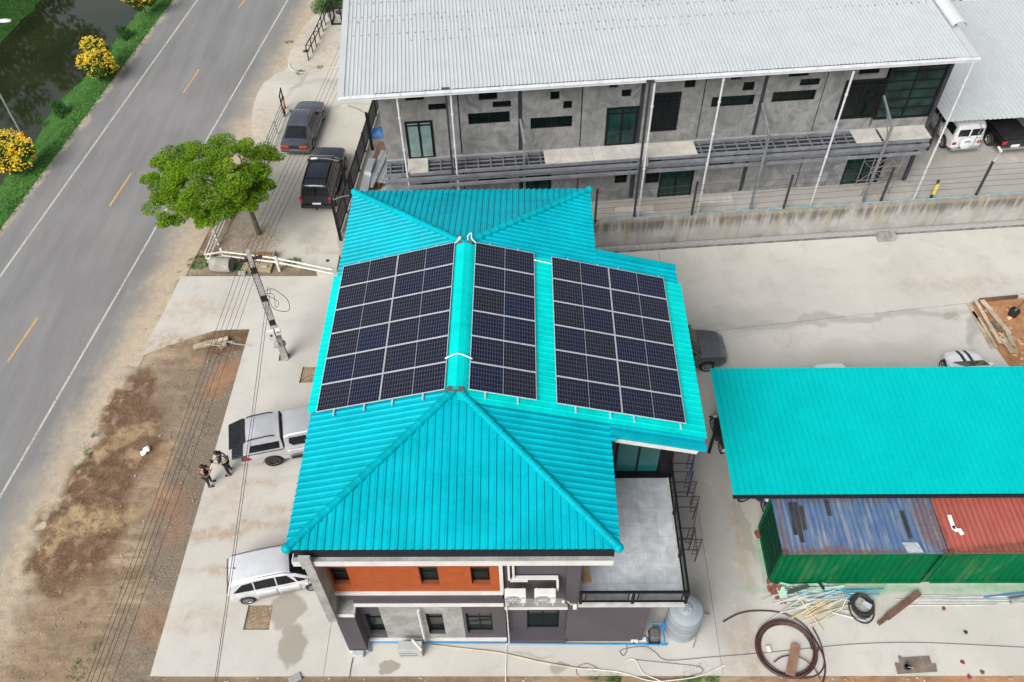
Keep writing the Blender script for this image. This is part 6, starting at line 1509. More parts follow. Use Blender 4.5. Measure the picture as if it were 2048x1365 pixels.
# bare sapling and rubble at the right edge
t = thing('bare_sapling', 'leafless brown sapling in a black pot on the rubble at the right edge', 'tree', (24.148, 28.526, 0.300)); b = Vector((24.148, 28.526, 0.300)); rg = random.Random(2)
mb = MB(); mb.tube([b, b+Vector((.25, .1, .6)), b+Vector((.5, .1, 1.3))], [.05, .045, .03], 7); mb.build('trunk', BARK, t, w=True)
mb = MB()
for k in range(14):
    p = b+Vector((.35, .1, .8))+Vector((.12, 0, .5))*rg.random(); q = p+Vector((rg.uniform(-.9, .7), rg.uniform(-.5, .5), rg.uniform(.2, 1.0))); mb.tube([p, p.lerp(q, .5)+Vector((0, 0, .1)), q], [.016, .01, .004], 4)
mb.build('twigs', BARK, t, w=True)
mb = MB(); mb.lathe([(.20, -.02), (.25, .30), (.25, .34), (.22, .34), (.20, .28)], 14, c=(b.x-.0, b.y, 0), cap=True); tag(mb.build('plant_pot', TRIM), 'black plastic plant pot holding the bare sapling on the rubble', 'pot')
# tall trees on the far bank whose reflections darken the canal
far = None
for i, (x, y, s) in enumerate(((-47, 50, 1.0), (-45.5, 57, 1.2), (-44, 64, 1.1), (-43, 71, 1.25), (-48.5, 43, .9))):
    if far is None:
        cl = [(x+rx, y+ry, z, r) for rx, ry, z, r in ((0, 0, 6.5, 2.6), (1.6, .6, 5, 2.0), (-1.5, -.8, 5.2, 2.0), (.3, 1.8, 5, 1.9), (0, -1.8, 4.6, 1.9), (.2, .2, 8.2, 1.7), (1, -1, 3.2, 1.6), (-1, 1, 3, 1.6))]
        far = tree('bank_tree', 'tall dense tree on the far canal bank, mirrored in the dark water', 'tree', (x, y, 0), [c[:3] for c in cl], [cl], .28, [leafmat('far_leaf', (.02, .06, .014), (.03, .08, .02), .6)], .42, 95, 'trees on the far canal bank', .85, fork=(x, y, 2.4), seed=8); o = far
    else: o = copy_tree(far); o.location = (x, y, 0); o.rotation_euler = (0, 0, i*1.7); o.scale = (s, s, s)

# ------------------------------------------------------------------ utility pole and overhead cables
PCON = M('pole_concrete', (.36, .35, .325), .85, var=.15, scale=2, fine=12); BX, BY = (-11.678, 26.071, 0.000)[:2]
t = thing('utility_pole', 'square concrete utility pole with meter boxes, standing in the forecourt slab', 'pole', (BX, BY, 0), radians(20))
mb = MB(); zt = 7.15
mb.add([(sx*w_/2, sy*w_/2, z) for w_, z in ((.30, -.05), (.17, zt)) for sx, sy in ((-1, -1), (1, -1), (1, 1), (-1, 1))], [(0, 1, 5, 4), (1, 2, 6, 5), (2, 3, 7, 6), (3, 0, 4, 7), (4, 5, 6, 7)]); mb.build('shaft', PCON, t)
for z in (2.75, 4.35, 6.1):
    mb = MB(); mb.box(-.13, .13, -.155, -.09, z-.17, z+.17); mb.box(-.02, .02, -.165, -.15, z-.02, z+.02); mb.build('number_band', TRIM, t)
for k, (x0_, z0_, w_, h_) in enumerate(((-.22, 1.75, .34, .62), (.12, 2.05, .24, .32))):
    mb = MB(); mb.box(x0_-w_/2, x0_+w_/2, -.36, -.14, z0_, z0_+h_); b_ = mb.build('meter_box', WHITE, t, bevel=.015); mb = MB(); mb.box(x0_-.05, x0_+.05, -.366, -.355, z0_+h_*.55, z0_+h_*.75); mb.build('meter_window', TRIM, b_)
mb = MB(); mb.box(-.28, -.05, -.30, -.10, 1.2, 1.42); mb.build('junction_box', M('beige_box', (.40, .37, .31), .6), t)
mb = MB()
for k in range(5):
    mb.tube([(.13+.012*k, -.06+.05*k, .1), (.12, -.06+.045*k, 2.4), (.10, -.04+.03*k, 6.6)], .013, 5)
mb.build('riser_cable', TRIM, t)
mb = MB()
for k in range(30): mb.box(-.155, -.115, -.05, .05, .9+k*.2, .98+k*.2, T(.0, -.04, 0))
tag(mb.build('step_strap', TRIM, t), kind='stuff')
mb = MB(); mb.box(-.5, .5, -.06, .06, 6.62, 6.72); mb.build('cross_arm', STEELD, t)
for x in (-.42, -.2, .02, .24, .45):
    mb = MB(); mb.lathe([(.02, 0), (.05, .02), (.03, .06), (.05, .1), (.02, .14)], 8, c=(x, 0, 6.72)); mb.build('insulator', M('brown_ceramic', (.08, .04, .03), .3), t)
mb = MB(); mb.tube(spline([(.12, -.1, 4.75), (.5, -.15, 4.8), (.95, -.2, 4.0), (.85, -.2, 3.3), (.3, -.15, 3.55), (.14, -.1, 4.3)], 7), .014, 5); mb.tube(spline([(.12, -.1, 4.6), (.45, -.1, 4.4), (.35, -.1, 3.6), (.55, -.1, 3.9), (.14, -.1, 4.5)], 6), .011, 5); mb.build('cable_loop', TRIM, t)
mb = MB(); mb.lathe([(.09, 0), (.09, .22), (.05, .26)], 10, c=(.18, 0, .95)); mb.lathe([(.03, 0), (.03, .9)], 8, c=(.15, -.12, .0)); mb.build('cable_pipe', M('pvc_grey', (.22, .23, .235), .6), t)
CAB = M('black_cable', (.028, .027, .027), .8)
q0 = [(-12.856, 8.310, 7.000), (-12.725, 8.310, 7.000), (-12.601, 8.343, 6.900), (-12.520, 8.376, 6.800), (-12.311, 8.443, 6.600)]
q1 = [(-10.436, 44.031, 6.200), (-10.236, 44.026, 6.200), (-10.042, 43.928, 6.100), (-9.837, 43.662, 6.100), (-9.615, 43.564, 6.000)]
LB = ['leftmost', 'second from left', 'middle', 'fourth from left', 'rightmost']
for k in range(5):
    a = Vector(q0[k]); b = Vector(q1[k]); m_ = T(BX, BY) @ RZ(radians(20)) @ Vector(((-.42, -.2, .02, .24, .45)[k]*.8, 0, 6.85-.10*k))
    m_ = Vector(m_); P = []
    for (u, v) in ((a+(a-m_)*.6, m_), (m_, b+(b-m_)*.5)):
        for i in range(12): f = i/12; P.append(u.lerp(v, f)-Vector((0, 0, .45*4*f*(1-f)*.6)))
    P.append(b+(b-m_)*.5); mb = MB(); mb.tube(P, .0085, 5); tag(mb.build('overhead_cable', CAB), f'black overhead cable along the road over the utility pole, {LB[k]} of five', 'cable', 'overhead cables on the utility pole')
for k, (a, b) in enumerate((((-11.230, 25.826, 5.200), (-9.721, 8.848, 5.200)), ((-11.134, 25.770, 5.100), (-9.713, 8.897, 5.050)))):
    a = Vector(a); b = Vector(b); b = b+(b-a)*.4; mb = MB(); mb.tube([a.lerp(b, i/14)-Vector((0, 0, .5*4*(i/14)*(1-i/14)*.5)) for i in range(15)], .011, 5)
    tag(mb.build('service_cable', CAB), f'thin {("left", "right")[k]} one of two service cables running from the pole over the forecourt', 'cable', 'service cables from the pole')
# street lamp at the canal
p = (-31.020, 43.674, -0.300); t = thing('street_lamp', 'tall thin street lamp pole at the left edge, lamp head hanging over the canal', 'street lamp', p)
mb = MB(); mb.tube([(0, 0, -.3), (0, 0, 4), (0, 0, 8.0)], [.07, .055, .04], 8); mb.build('pole', M('galvanised', (.34, .36, .37), .45, metal=.5), t)
hd = Vector((-28.234, 43.240, 8.200))-Vector(p); mb = MB(); mb.tube(spline([(0, 0, 8.0), (.5, 0, 8.4), tuple(hd*.6+Vector((0, 0, 3.4))), tuple(hd)], 5), .03, 6); mb.build('arm', M('galvanised', (.34, .36, .37)), t)
mb = MB(); mb.lathe([(.02, -.34), (.13, -.28), (.17, 0), (.13, .28), (.03, .36)], 12, m=T(*hd) @ Matrix.Diagonal((1, 1, .55, 1)) @ Matrix.Rotation(radians(90), 4, 'Y') @ RZ(0)); mb.build('lamp_head', WHITE, t, smooth=60)
mb = MB(); mb.box(-.16, .16, -.12, .12, .5, .95); mb.build('control_box', M('orange_box', (.50, .10, .02), .5), t, bevel=.02)

# ------------------------------------------------------------------ fences, rails and gates on the left lot
RAILW = M('white_rail', (.60, .585, .54), .6, var=.12, dirt=(.30, .26, .2), dirtamt=.5)
def rail_fence(label, pts, posts, hs, mat, r=.045, name='rail_fence', ph=.98, pw=.12, cat='fence'):
    t = thing(name, label, cat, pts[0])
    for h_ in hs:
        mb = MB(); mb.tube([(x, y, z+h_) for x, y, z in pts], r, 7); mb.build('rail', mat, t, w=True)
    for x, y, z in posts:
        mb = MB(); mb.box(x-pw/2, x+pw/2, y-pw/2, y+pw/2, z-.05, z+ph); mb.build('post', mat, t, w=True, bevel=.01)
    return t
rail_fence('white concrete rail fence along the kerb side of the left lot under the tree', [(-16.896, 32.489, 0.000), (-16.785, 34.114, 0.000), (-16.627, 36.654, 0.000), (-15.858, 41.430, 0.000)], [(-16.775, 34.193, 0.000), (-16.657, 36.274, 0.000), (-16.408, 38.035, 0.000), (-16.178, 39.742, 0.000)], (.85, .56, .25), RAILW)
rail_fence('white concrete two-rail fence running from the kerb corner towards the house', [(-16.860, 32.450, 0.000), (-15.942, 32.666, 0.000), (-13.049, 32.140, 0.000), (-9.943, 31.252, 0.000)], [(-16.075, 32.782, 0.000), (-13.043, 32.102, 0.000)], (.85, .55), RAILW)
t = rail_fence('grey steel sliding gate lying open at the roadside beside the sedan', [(-15.558, 40.663, 0.000), (-15.253, 45.831, 0.000)], [(-15.558, 40.663, 0.000), (-15.485, 42.495, 0.000), (-15.351, 44.103, 0.000), (-15.253, 45.831, 0.000)], (.95, .70, .45, .2), M('galvanised_gate', (.34, .345, .345), .5, metal=.4), r=.03, name='sliding_gate', ph=1.0, pw=.06, cat='gate')
t = thing('gate_frame', 'black and red steel gate end frame at the top of the grey sliding gate', 'gate frame', (-15.250, 45.992, 0.000))
a = Vector((-15.250, 45.992, 0.000)); b = Vector((-15.331, 46.808, 0.000))
for q in (a, b):
    mb = MB(); mb.beam(q, q+Vector((0, 0, 1.5)), .07, up=(0, 1, 0)); mb.build('post', BLACK, t, w=True)
for h_ in (.3, .9, 1.45):
    mb = MB(); mb.beam(a+Vector((0, 0, h_)), b+Vector((0, 0, h_)), .05); mb.build('rail', BLACK if h_ != .3 else M('red_oxide', (.22, .035, .02), .7), t, w=True)
mb = MB(); mb.beam(a+Vector((.06, 0, .1)), b+Vector((.06, 0, .9)), .07); mb.build('brace', M('red_oxide', (.22, .035, .02)), t, w=True)
t = thing('black_railing', 'black steel truss railing with slanted legs at the top left beside the road', 'railing', (-14.771, 52.589, 0.000))
P = [Vector(q) for q in ((-14.771, 52.589, 0.000), (-14.630, 53.533, 0.000), (-14.504, 54.322, 0.000), (-14.399, 55.370, -0.000), (-14.329, 56.328, 0.000), (-14.287, 57.189, 0.000), (-14.218, 58.290, 0.000), (-14.124, 59.431, -0.000))]
for k, q in enumerate(P):
    mb = MB(); mb.beam(q, q+Vector((0, 0, 1.0)), .06, up=(0, 1, 0)); mb.beam(q+Vector((.05, -.25, 0)), q+Vector((0, 0, .5)), .05); mb.build('leg', BLACK, t, w=True)
    if k:
        for h_ in (.5, .98):
            mb = MB(); mb.beam(P[k-1]+Vector((0, 0, h_)), q+Vector((0, 0, h_)), .05); mb.build('rail', BLACK, t, w=True)
        mb = MB(); mb.beam(P[k-1]+Vector((0, 0, .98)), q+Vector((0, 0, .5)), .035); mb.build('brace', BLACK, t, w=True)
# black frame with a concrete ring inside
p = Vector((-13.782, 57.024, 0.000)); t = thing('steel_frame_stand', 'black steel frame stand at the edge of the white roof, top left', 'frame', p)
for x in (0, 1.5):
    for y in (0, 1.2):
        mb = MB(); mb.beam((x, y, 0), (x, y, 1.3), .09, up=(0, 1, 0)); mb.build('leg', BLACK, t)
for z in (.06, 1.26):
    for y in (0, 1.2):
        mb = MB(); mb.beam((-.04, y, z), (1.54, y, z), .08); mb.build('rail', BLACK, t)
    for x in (0, 1.5):
        mb = MB(); mb.beam((x, .05, z), (x, 1.15, z), .08); mb.build('rail', BLACK, t)
mb = MB(); mb.beam((.75, 0, .1), (.75, 0, 1.22), .07, up=(0, 1, 0)); mb.build('upright', BLACK, t)
mb = MB(); mb.lathe([(.50, .0), (.52, .02), (.52, .62), (.50, .65), (.44, .65), (.44, .1), (.02, .08)], 20, c=(p.x+.72, p.y+.62, 0), cap=False); tag(mb.build('concrete_ring', RAWCON), 'round concrete ring standing inside the black steel frame', 'concrete ring')

# lattice fence on the terrace edge with lamp posts
LF0, LF1 = Vector((-9.616, 32.859, 1.800)), Vector((-8.72, 45.0, 1.8)); d = (LF1-LF0); L_ = d.length; d.normalize()
t = thing('lattice_fence', 'black steel lattice fence between the left lot and the grey building', 'fence', LF0)
nb = 7; lat = None
for k in range(nb):
    a = LF0+d*(L_*k/nb); b = LF0+d*(L_*(k+1)/nb)
    for h_ in (.15, 1.25):
        mb = MB(); mb.beam(a+Vector((0, 0, h_)), b+Vector((0, 0, h_)), .06); mb.build('rail', BLACK, t, w=True)
    mb = MB(); mb.beam(a, a+Vector((0, 0, 1.35)), .08, up=(0, 1, 0)); mb.build('post', BLACK, t, w=True)
    mb = MB(); n_ = 9
    for i in range(n_):
        u0, u1 = i/n_, (i+1)/n_
        for j in range(5):
            za, zb_ = .18+j*.215, .18+(j+1)*.215; pa, pb = a.lerp(b, u0), a.lerp(b, u1); mb.beam(pa+Vector((0, 0, za)), pb+Vector((0, 0, zb_)), .035, .02); mb.beam(pa+Vector((0, 0, zb_)), pb+Vector((0, 0, za)), .035, .02)
    tag(mb.build('lattice', BLACK, t, w=True), kind='stuff')
for k, (p, lab, ax_) in enumerate((((-9.549, 32.554, 1.800), 'black post with a cross arm at the near end of the lattice fence', (.9, .15)), ((-9.542, 35.714, 1.800), 'black post with a white lamp arm reaching over the navy SUV', (-1.25, .05)), ((-8.715, 39.991, 1.800), 'black post with a thin lamp arm at the middle of the lattice fence', (-1.1, .5)))):
    t = thing('lamp_post', lab, 'post', p, 0, 'black posts along the lattice fence'); h_ = (2.6, 2.55, 2.5)[k]
    mb = MB(); mb.beam((0, 0, -.1), (0, 0, h_), .13, up=(0, 1, 0)); mb.build('post', BLACK, t)
    mb = MB(); mb.tube([(0, 0, h_-.05), (ax_[0]*.5, ax_[1]*.5, h_+.12), (ax_[0], ax_[1], h_+.15)], .025, 6); mb.build('arm', (STEEL, STEEL, STEEL)[k], t)
    if k:
        mb = MB(); mb.box(-.28, .06, -.05, .05, -.03, .03, T(ax_[0], ax_[1], h_+.14) @ RZ(.1)); mb.build('lamp_head', WHITE, t, bevel=.01)
# sheet metal and ducts stacked on the strip behind the lattice fence
GALV = M('galvanised_sheet', (.40, .42, .43), .35, metal=.55, var=.15, scale=1.5); Z = 1.8
for k, (a, b, w_, z_) in enumerate((((-8.349, 36.597, 2.300), (-7.729, 39.679, 2.300), .9, 2.28), ((-8.652, 36.059, 2.400), (-8.061, 39.186, 2.400), .5, 2.36))):
    a = Vector(a); b = Vector(b); dd = (b-a); LL = dd.length; ang = atan2(dd.y, dd.x); o = sheet(w_, LL, .2, .03, 4).build('metal_sheet', GALV)
    o.matrix_basis = T(a.x, a.y, z_) @ RZ(ang-pi/2); md = o.modifiers.new('solid', 'SOLIDIFY'); md.thickness = .05; tag(o, ('wide ribbed galvanised sheets stacked beside the lattice fence', 'narrow ribbed galvanised sheets lying on top of the wide stack')[k], 'metal sheet')
for k, (a, b, w_, lab) in enumerate((((-8.603, 35.580, 2.350), (-8.554, 37.265, 2.350), .45, 'bent galvanised duct piece lying beside the lattice fence'), ((-8.555, 36.991, 2.500), (-8.412, 38.164, 2.500), .4, 'square galvanised duct cover lying on the ducts by the lattice fence'), ((-8.094, 36.500, 2.100), (-7.402, 39.571, 2.100), .3, 'long dark steel channel lying right of the metal sheets'))):
    mb = MB(); a = Vector(a); b = Vector(b); mb.beam(a, b, w_, .22); tag(mb.build('duct' if k < 2 else 'steel_channel', GALV if k < 2 else STEELD, bevel=.02), lab, 'duct' if k < 2 else 'steel')
mb = MB(); a = Vector((-8.331, 36.530, 1.800)); b = Vector((-7.874, 40.209, 1.800)); mb.beam(a+Vector((0, 0, .2)), b+Vector((0, 0, .2)), .9, .38); tag(mb.build('pallet_stack', RUSTY), 'dark stack of timber carrying the metal sheets behind the lattice fence', 'pallet stack')
mb = MB(); p = Vector((-8.358, 41.514, 2.000)); n_ = 14
for i in range(n_+1):
    for j in range(n_+1):
        u, v = i/n_-.5, j/n_-.5; mb.v.append((p.x+u*1.15, p.y+v*.9, 1.84+.35*max(0, 1-4*(u*u+v*v))+.12*noise.noise((u*6, v*6, 2))))
for i in range(n_):
    for j in range(n_): a_ = i*(n_+1)+j; mb.f.append((a_, a_+n_+1, a_+n_+2, a_+1))
tag(mb.build('tarp', M('blue_tarp', (.03, .16, .42), .5, var=.25), smooth=60), 'crumpled blue tarp behind the lattice fence', 'tarp')
# pieces on the kerb strip
p = Vector((-16.072, 32.227, -0.050)); t = thing('concrete_pipe', 'short weathered concrete drain pipe lying on the verge under the white rails', 'pipe', p)
mb = MB(); mm = T(0, 0, .40) @ RZ(radians(-4)) @ Matrix.Rotation(radians(90), 4, 'Y'); mb.lathe([(.31, -.52), (.40, -.52), (.41, 0), (.40, .52), (.31, .52), (.30, 0), (.31, -.52)], 24, m=mm, cap=False); mb.build('pipe_shell', M('old_concrete', (.30, .285, .245), .9, var=.25, scale=2, dirt=(.12, .12, .08), dirtamt=.7), t, smooth=50)
mb = MB(); p = [(-15.093, 32.090, 0.000), (-14.998, 32.655, 0.000), (-13.455, 32.597, 0.000), (-13.488, 31.921, 0.000)]; mb.prism([q[:2] for q in p], -.03, .09); tag(mb.build('wooden_sheet', M('ply_wood', (.30, .24, .14), .85, var=.25, scale=2, stretch=(1, 4, 1), dirt=(.14, .12, .06), dirtamt=.6), bevel=.01), 'weathered wooden sheet lying on the verge beside the utility pole', 'board')
mb = MB(); p = (-14.966, 31.865, 0.000); mb.box(p[0]-.19, p[0]+.19, p[1]-.1, p[1]+.1, -.05, .12); tag(mb.build('concrete_block', BLK, bevel=.01), 'small tan concrete block at the slab edge beside the wooden sheet', 'block')
mb = MB(); p = (-13.846, 32.262, 0.000); mb.box(p[0]-.16, p[0]+.16, p[1]-.08, p[1]+.08, .085, .18, T(0, 0, 0)); tag(mb.build('concrete_block', BLK, bevel=.02), 'broken pale block resting on the wooden sheet', 'block')
mb = MB(); p = Vector((-10.392, 32.182, 0.000)); mb.box(-.55, .55, -.55, .62, -.02, .50, T(p.x, p.y)); t = thing('concrete_chamber', 'square concrete inspection chamber with a round lid hole beside the house roof', 'chamber', p)
mb.build('chamber', LOT, t, w=True, bevel=.02); mb = MB(); mb.lathe([(.02, 0), (.10, 0), (.10, .012)], 14, c=(p.x-.02, p.y+.1, .50)); mb.build('lid_hole', STEELD, t, w=True)
mb = MB(); p = Vector((-14.167, 33.219, 0.000)); mb.box(-.95, .75, -.35, .3, -.05, .02, T(p.x, p.y)); struct(mb.build('planting_pit', PITFILL))
mb = MB(); a = (-13.421, 33.286, 0.000); b = (-13.443, 32.825, 0.000); mb.beam((a[0], a[1], .2), (b[0], b[1], .2), .06, .4); tag(mb.build('concrete_slab_piece', RAWCON), 'grey concrete slab piece on edge at the pit behind the white rails', 'slab')
rg = random.Random(9)
for k, (a, b, w_, lab) in enumerate((((-16.281, 26.745, 0.000), (-15.268, 27.057, 0.000), .28, 'long broken wall piece in the debris on the brown earth'), ((-15.268, 27.057, 0.000), (-14.672, 27.277, 0.000), .24, 'pale broken wall piece at the right end of the debris on the brown earth'), ((-14.989, 26.701, 0.000), (-14.700, 26.955, 0.000), .22, 'small broken slab in front of the debris on the brown earth'))):
    mb = MB(); a = Vector(a); b = Vector(b); mb.beam(a+Vector((0, 0, .08)), b+Vector((0, 0, .10)), w_, .2); tag(mb.build('rubble_piece', M('rubble', (.33, .27, .2), .95, var=.4, scale=4, fine=14, bump=.6), bevel=.03), lab, 'rubble')
for k in range(4):
    a = Vector((-15.404, 26.897, 0.000)) + Vector((rg.uniform(-.6, 1.6), rg.uniform(-.3, .3), .22)); mb = MB(); mb.beam(a, a+Vector((rg.uniform(.5, 1.1), rg.uniform(-.2, .3), -.05)), .04, .03)
    tag(mb.build('scrap_stick', M('grey_stick', (.36, .34, .3), .8)), 'thin grey stick lying over the debris on the brown earth', 'stick', 'thin sticks on the debris')
mb = MB(); p = Vector((-16.907, 20.746, 0.050))
for k in range(3): rock(mb, (p.x+rg.uniform(-.15, .15), p.y+rg.uniform(-.1, .1), p.z+.06), .19, .6, 20+k)
tag(mb.build('plastic_bag', FOAM, smooth=80), 'crumpled white plastic bag lying on the earth shoulder', 'bag')
# pebbles and clods strewn over the earth
mb = MB()
for k in range(2600):
    x = rg.uniform(-23.5, -14.0); y = rg.uniform(6, 31); 
    if x < road_x(y, 2.4): continue
    rock(mb, (x, y, -.06+.02), rg.uniform(.012, .042)*(1.7 if rg.random() < .06 else 1), .6, k % 40)
tag(mb.build('pebbles', M('pebble', (.27, .225, .175), .95, var=.5, scale=8)), kind='stuff')
mb = MB()
for k in range(900):
    x = rg.uniform(-14, 22); y = rg.uniform(8.6, 10.88); rock(mb, (x, y, -.06), rg.uniform(.015, .055), .6, k % 40)
tag(mb.build('pebbles', M('pale_pebble', (.36, .31, .25), .95, var=.5, scale=8)), kind='stuff')
for k, (p, r_, l) in enumerate((((8.104, 10.827, -0.060), .09, ''), ((-8.697, 10.802, -0.050), .16, ''))):
    pass
mb = MB(); p = (-8.604, 10.802, -0.050); mb.box(-.2, .25, -.12, .14, 0, .12, T(*p) @ RZ(.5)); tag(mb.build('broken_block', RAWCON, bevel=.02), 'broken concrete piece below the front edge of the slab', 'block')
# old timber and rubble at the right edge
TIM = M('old_timber', (.40, .33, .235), .9, var=.3, scale=2, fine=14, stretch=(1, 1, 1), dirt=(.2, .15, .1), dirtamt=.5)
pl = [((22.235, 29.330, 0.000), (22.395, 26.351, 0.000)), ((22.617, 29.428, 0.000), (22.841, 26.598, 0.000)), ((22.916, 29.425, 0.000), (23.479, 27.163, 0.000)), ((22.325, 28.217, 0.000), (22.492, 26.288, -0.000)), ((22.655, 27.559, -0.000), (23.079, 26.596, 0.000)), ((22.925, 28.046, 0.000), (23.142, 27.295, 0.000)), ((23.052, 26.849, 0.000), (23.182, 25.971, 0.000)), ((23.382, 27.293, 0.000), (23.331, 26.374, 0.000)), ((22.251, 28.719, 0.000), (22.422, 27.723, 0.000)), ((22.997, 27.297, -0.000), (23.291, 26.783, 0.000))]
for k, (a, b) in enumerate(pl):
    a = Vector(a); b = Vector(b); z_ = .04+.045*(k % 4); mb = MB(); mb.beam(a+Vector((0, 0, z_)), b+Vector((0, 0, z_)), (.22, .18, .24, .12, .1, .14, .26, .22, .14, .1)[k], .045)
    tag(mb.build('timber_board', TIM if k != 5 else M('dark_timber', (.13, .10, .08), .9)), 'dark timber board in the board pile at the rubble edge' if k == 5 else 'pale timber board in the pile along the rubble edge at right', 'board', 'timber boards along the rubble')
mb = MB(); a = Vector((22.840, 29.495, 0.000)); b = Vector((24.819, 29.714, -0.000)); mb.beam(a+Vector((0, 0, .05)), b+Vector((0, 0, .05)), .12, .16); tag(mb.build('edge_board', RUSTY), 'dark brown edging board between concrete and rubble at the right edge', 'board')
mb = MB()
for k in range(700):
    x, y = rg.uniform(19.5, 28), rg.uniform(21.5, 30.6)
    lim = (22.325, 27.724, 0.000)[0]+((22.821, 25.122, 0.000)[0]-(22.325, 27.724, 0.000)[0])*(y-(22.325, 27.724, 0.000)[1])/((22.821, 25.122, 0.000)[1]-(22.325, 27.724, 0.000)[1])
    if x < lim+.5 or y > 29.0+(x-22)*.06: continue
    rock(mb, (x, y, -.05), rg.uniform(.04, .17)*(1.8 if rg.random() < .05 else 1), .65, k % 60)
tag(mb.build('rubble_stones', M('orange_rubble', (.40, .24, .14), .95, var=.55, scale=2.2, fine=9, dirt=(.42, .38, .34), dirtamt=.8)), kind='stuff')
mb = MB(); p = (19.396, 34.062, 0.000); mb.box(-.45, .45, -.2, .2, 0, .2, T(*p) @ RZ(.1))
for i in range(3): mb.box(-.42+i*.3, -.16+i*.3, -.17, .17, .2, .39, T(*p) @ RZ(.12))
tag(mb.build('block_stack', BLK), 'small stack of grey blocks in front of the boundary wall', 'blocks')

# ------------------------------------------------------------------ round the house
ACW = M('ac_white', (.62, .61, .585), .5, var=.07)
def ac(label, x0_, x1_, z0_, z1_, y0_, y1_, mat=ACW, brackets=True, group=None, fan=True):
    t = thing('air_conditioner', label, 'air conditioner', ((x0_+x1_)/2, y0_, z0_), 0, group); w_ = x1_-x0_; h_ = z1_-z0_
    mb = MB(); mb.box(-w_/2, w_/2, 0, y1_-y0_, 0, h_); mb.build('casing', mat, t, bevel=.02)
    if not fan:
        for z_ in (h_*.22, h_*.52):
            mb = MB(); mb.box(-w_*.42, w_*.3, -.012, 0, z_, z_+.035); mb.build('front_slot', STEEL, t)
        for x in (-w_*.4, w_*.4):
            mb = MB(); mb.box(x-.03, x+.03, .02, y1_-y0_-.02, -.06, 0); mb.build('foot', TRIM, t)
        return t
    mb = MB(); mm = T(-w_*.13, -.006, h_*.45) @ Matrix.Rotation(radians(90), 4, 'X'); r_ = min(w_, h_*1.15)*.38; mb.lathe([(r_*.15, .0), (r_, .0), (r_*1.03, .01)], 20, m=mm); g_ = mb.build('fan_grille', STEEL, t)
    mb = MB()
    for q in (.35, .6, .85): mb.lathe([(r_*q, .012), (r_*q+.012, .012)], 20, m=mm, cap=False)
    for q in range(8): mb.box(.1*r_, r_, -.006, .006, .010, .016, mm @ RZ(q*pi/4))
    mb.build('grille_ring', mat, g_)
    mb = MB(); mb.box(w_*.28, w_*.44, -.008, 0, h_*.62, h_*.72); mb.build('badge', M('badge_grey', (.2, .2, .2), .5), t)
    if brackets:
        for x in (-w_*.36, w_*.36):
            mb = MB(); mb.box(x-.02, x+.02, .0, y1_-y0_+.3, -.06, -.01); mb.box(x-.02, x+.02, -.02, .02, -.14, -.01); mb.build('bracket', WHITE, t)
    return t
ac('white outdoor air-conditioner on the house wall, left of the pair', -.76, -.06, 4.60, 5.22, 11.72, 11.97, group='air conditioners on the front wall')
ac('white outdoor air-conditioner on the house wall, right of the pair', .22, .92, 4.60, 5.22, 11.72, 11.97, group='air conditioners on the front wall')
p0, p1 = (-4.806, 11.569, 0.000), (-3.871, 11.568, 0.000)
ac('grey outdoor air-conditioner standing on the concrete before the house wall', p0[0], p1[0]-.05, .06, .72, p0[1]+.02, p0[1]+.38, M('ac_grey', (.36, .37, .36), .55, var=.1), False, fan=False)
mb = MB(); mb.box(-.65, -.58, 12.20, 12.34, 5.3, 7.6); mb.box(-.50, -.43, 12.20, 12.34, 5.45, 7.6); mb.box(-.50, 1.0, 12.18, 12.30, 5.38, 5.46); mb.box(-.58, .0, 12.18, 12.30, 5.22, 5.29); mb.box(.95, 1.02, 12.0, 12.30, 4.9, 5.38); tag(mb.build('pipe_duct', WHITE), 'white pipe ducting leading down the wall to the two air conditioners', 'duct')
zz = [(-0.792, 11.950, 4.751), (-0.816, 12.196, 0.020), (-0.810, 11.538, 0.020), (-0.819, 10.557, 0.020)]
mb = MB(); mb.tube([(-.74, 11.95, 4.5), (-.72, 11.95, 3.3), (-.70, 12.0, .4), (-0.814, 12.059, 0.030), (-0.826, 11.313, 0.030), (-0.836, 10.411, 0.030)], .022, 6); tag(mb.build('drain_hose', RAILW), 'thin white hose running down from the air conditioner and across the concrete', 'hose')
mb = MB(); mb.tube([(-3.841, 12.100, 3.098), (-3.858, 12.100, 0.333)], .05, 8); tag(mb.build('pipe_length', WHITE), 'white plastic pipe standing upright against the concrete wall panel', 'pipe')
mb = MB(); a = Vector((-4.187, 11.700, 1.521)); b = Vector((-3.860, 11.450, 1.171)); mb.tube([a, b], .05, 8); tag(mb.build('pipe_length', WHITE), 'short white pipe lying slanted over the grey ground air conditioner', 'pipe')
BLUEP = M('blue_pvc', (.02, .22, .46), .4, var=.12)
mb = MB(); mb.tube([(-6.152, 11.777, 0.050), (-5.894, 11.814, 0.050), (-5.930, 12.151, 0.060), (-1.059, 12.105, 0.060), (5.217, 12.039, 0.060)], .028, 7); tag(mb.build('water_pipe', BLUEP), 'long blue water pipe running along the foot of the front wall', 'pipe')
mb = MB(); p = Vector((-6.355, 11.683, -0.000)); mb.box(-.22, .22, -.1, .12, .02, .2, T(*p)); tag(mb.build('junction_box', M('grey_box', (.40, .41, .41), .5), bevel=.02), 'grey plastic junction box on the ground below the corner pier', 'box')
mb = MB(); mb.tube(spline([(-6.546, 11.583, 0.020), (-6.576, 11.231, 0.020), (-6.583, 10.849, 0.020)], 4), .015, 5); tag(mb.build('cable', CAB), 'short black cable from the junction box to the slab edge', 'cable')
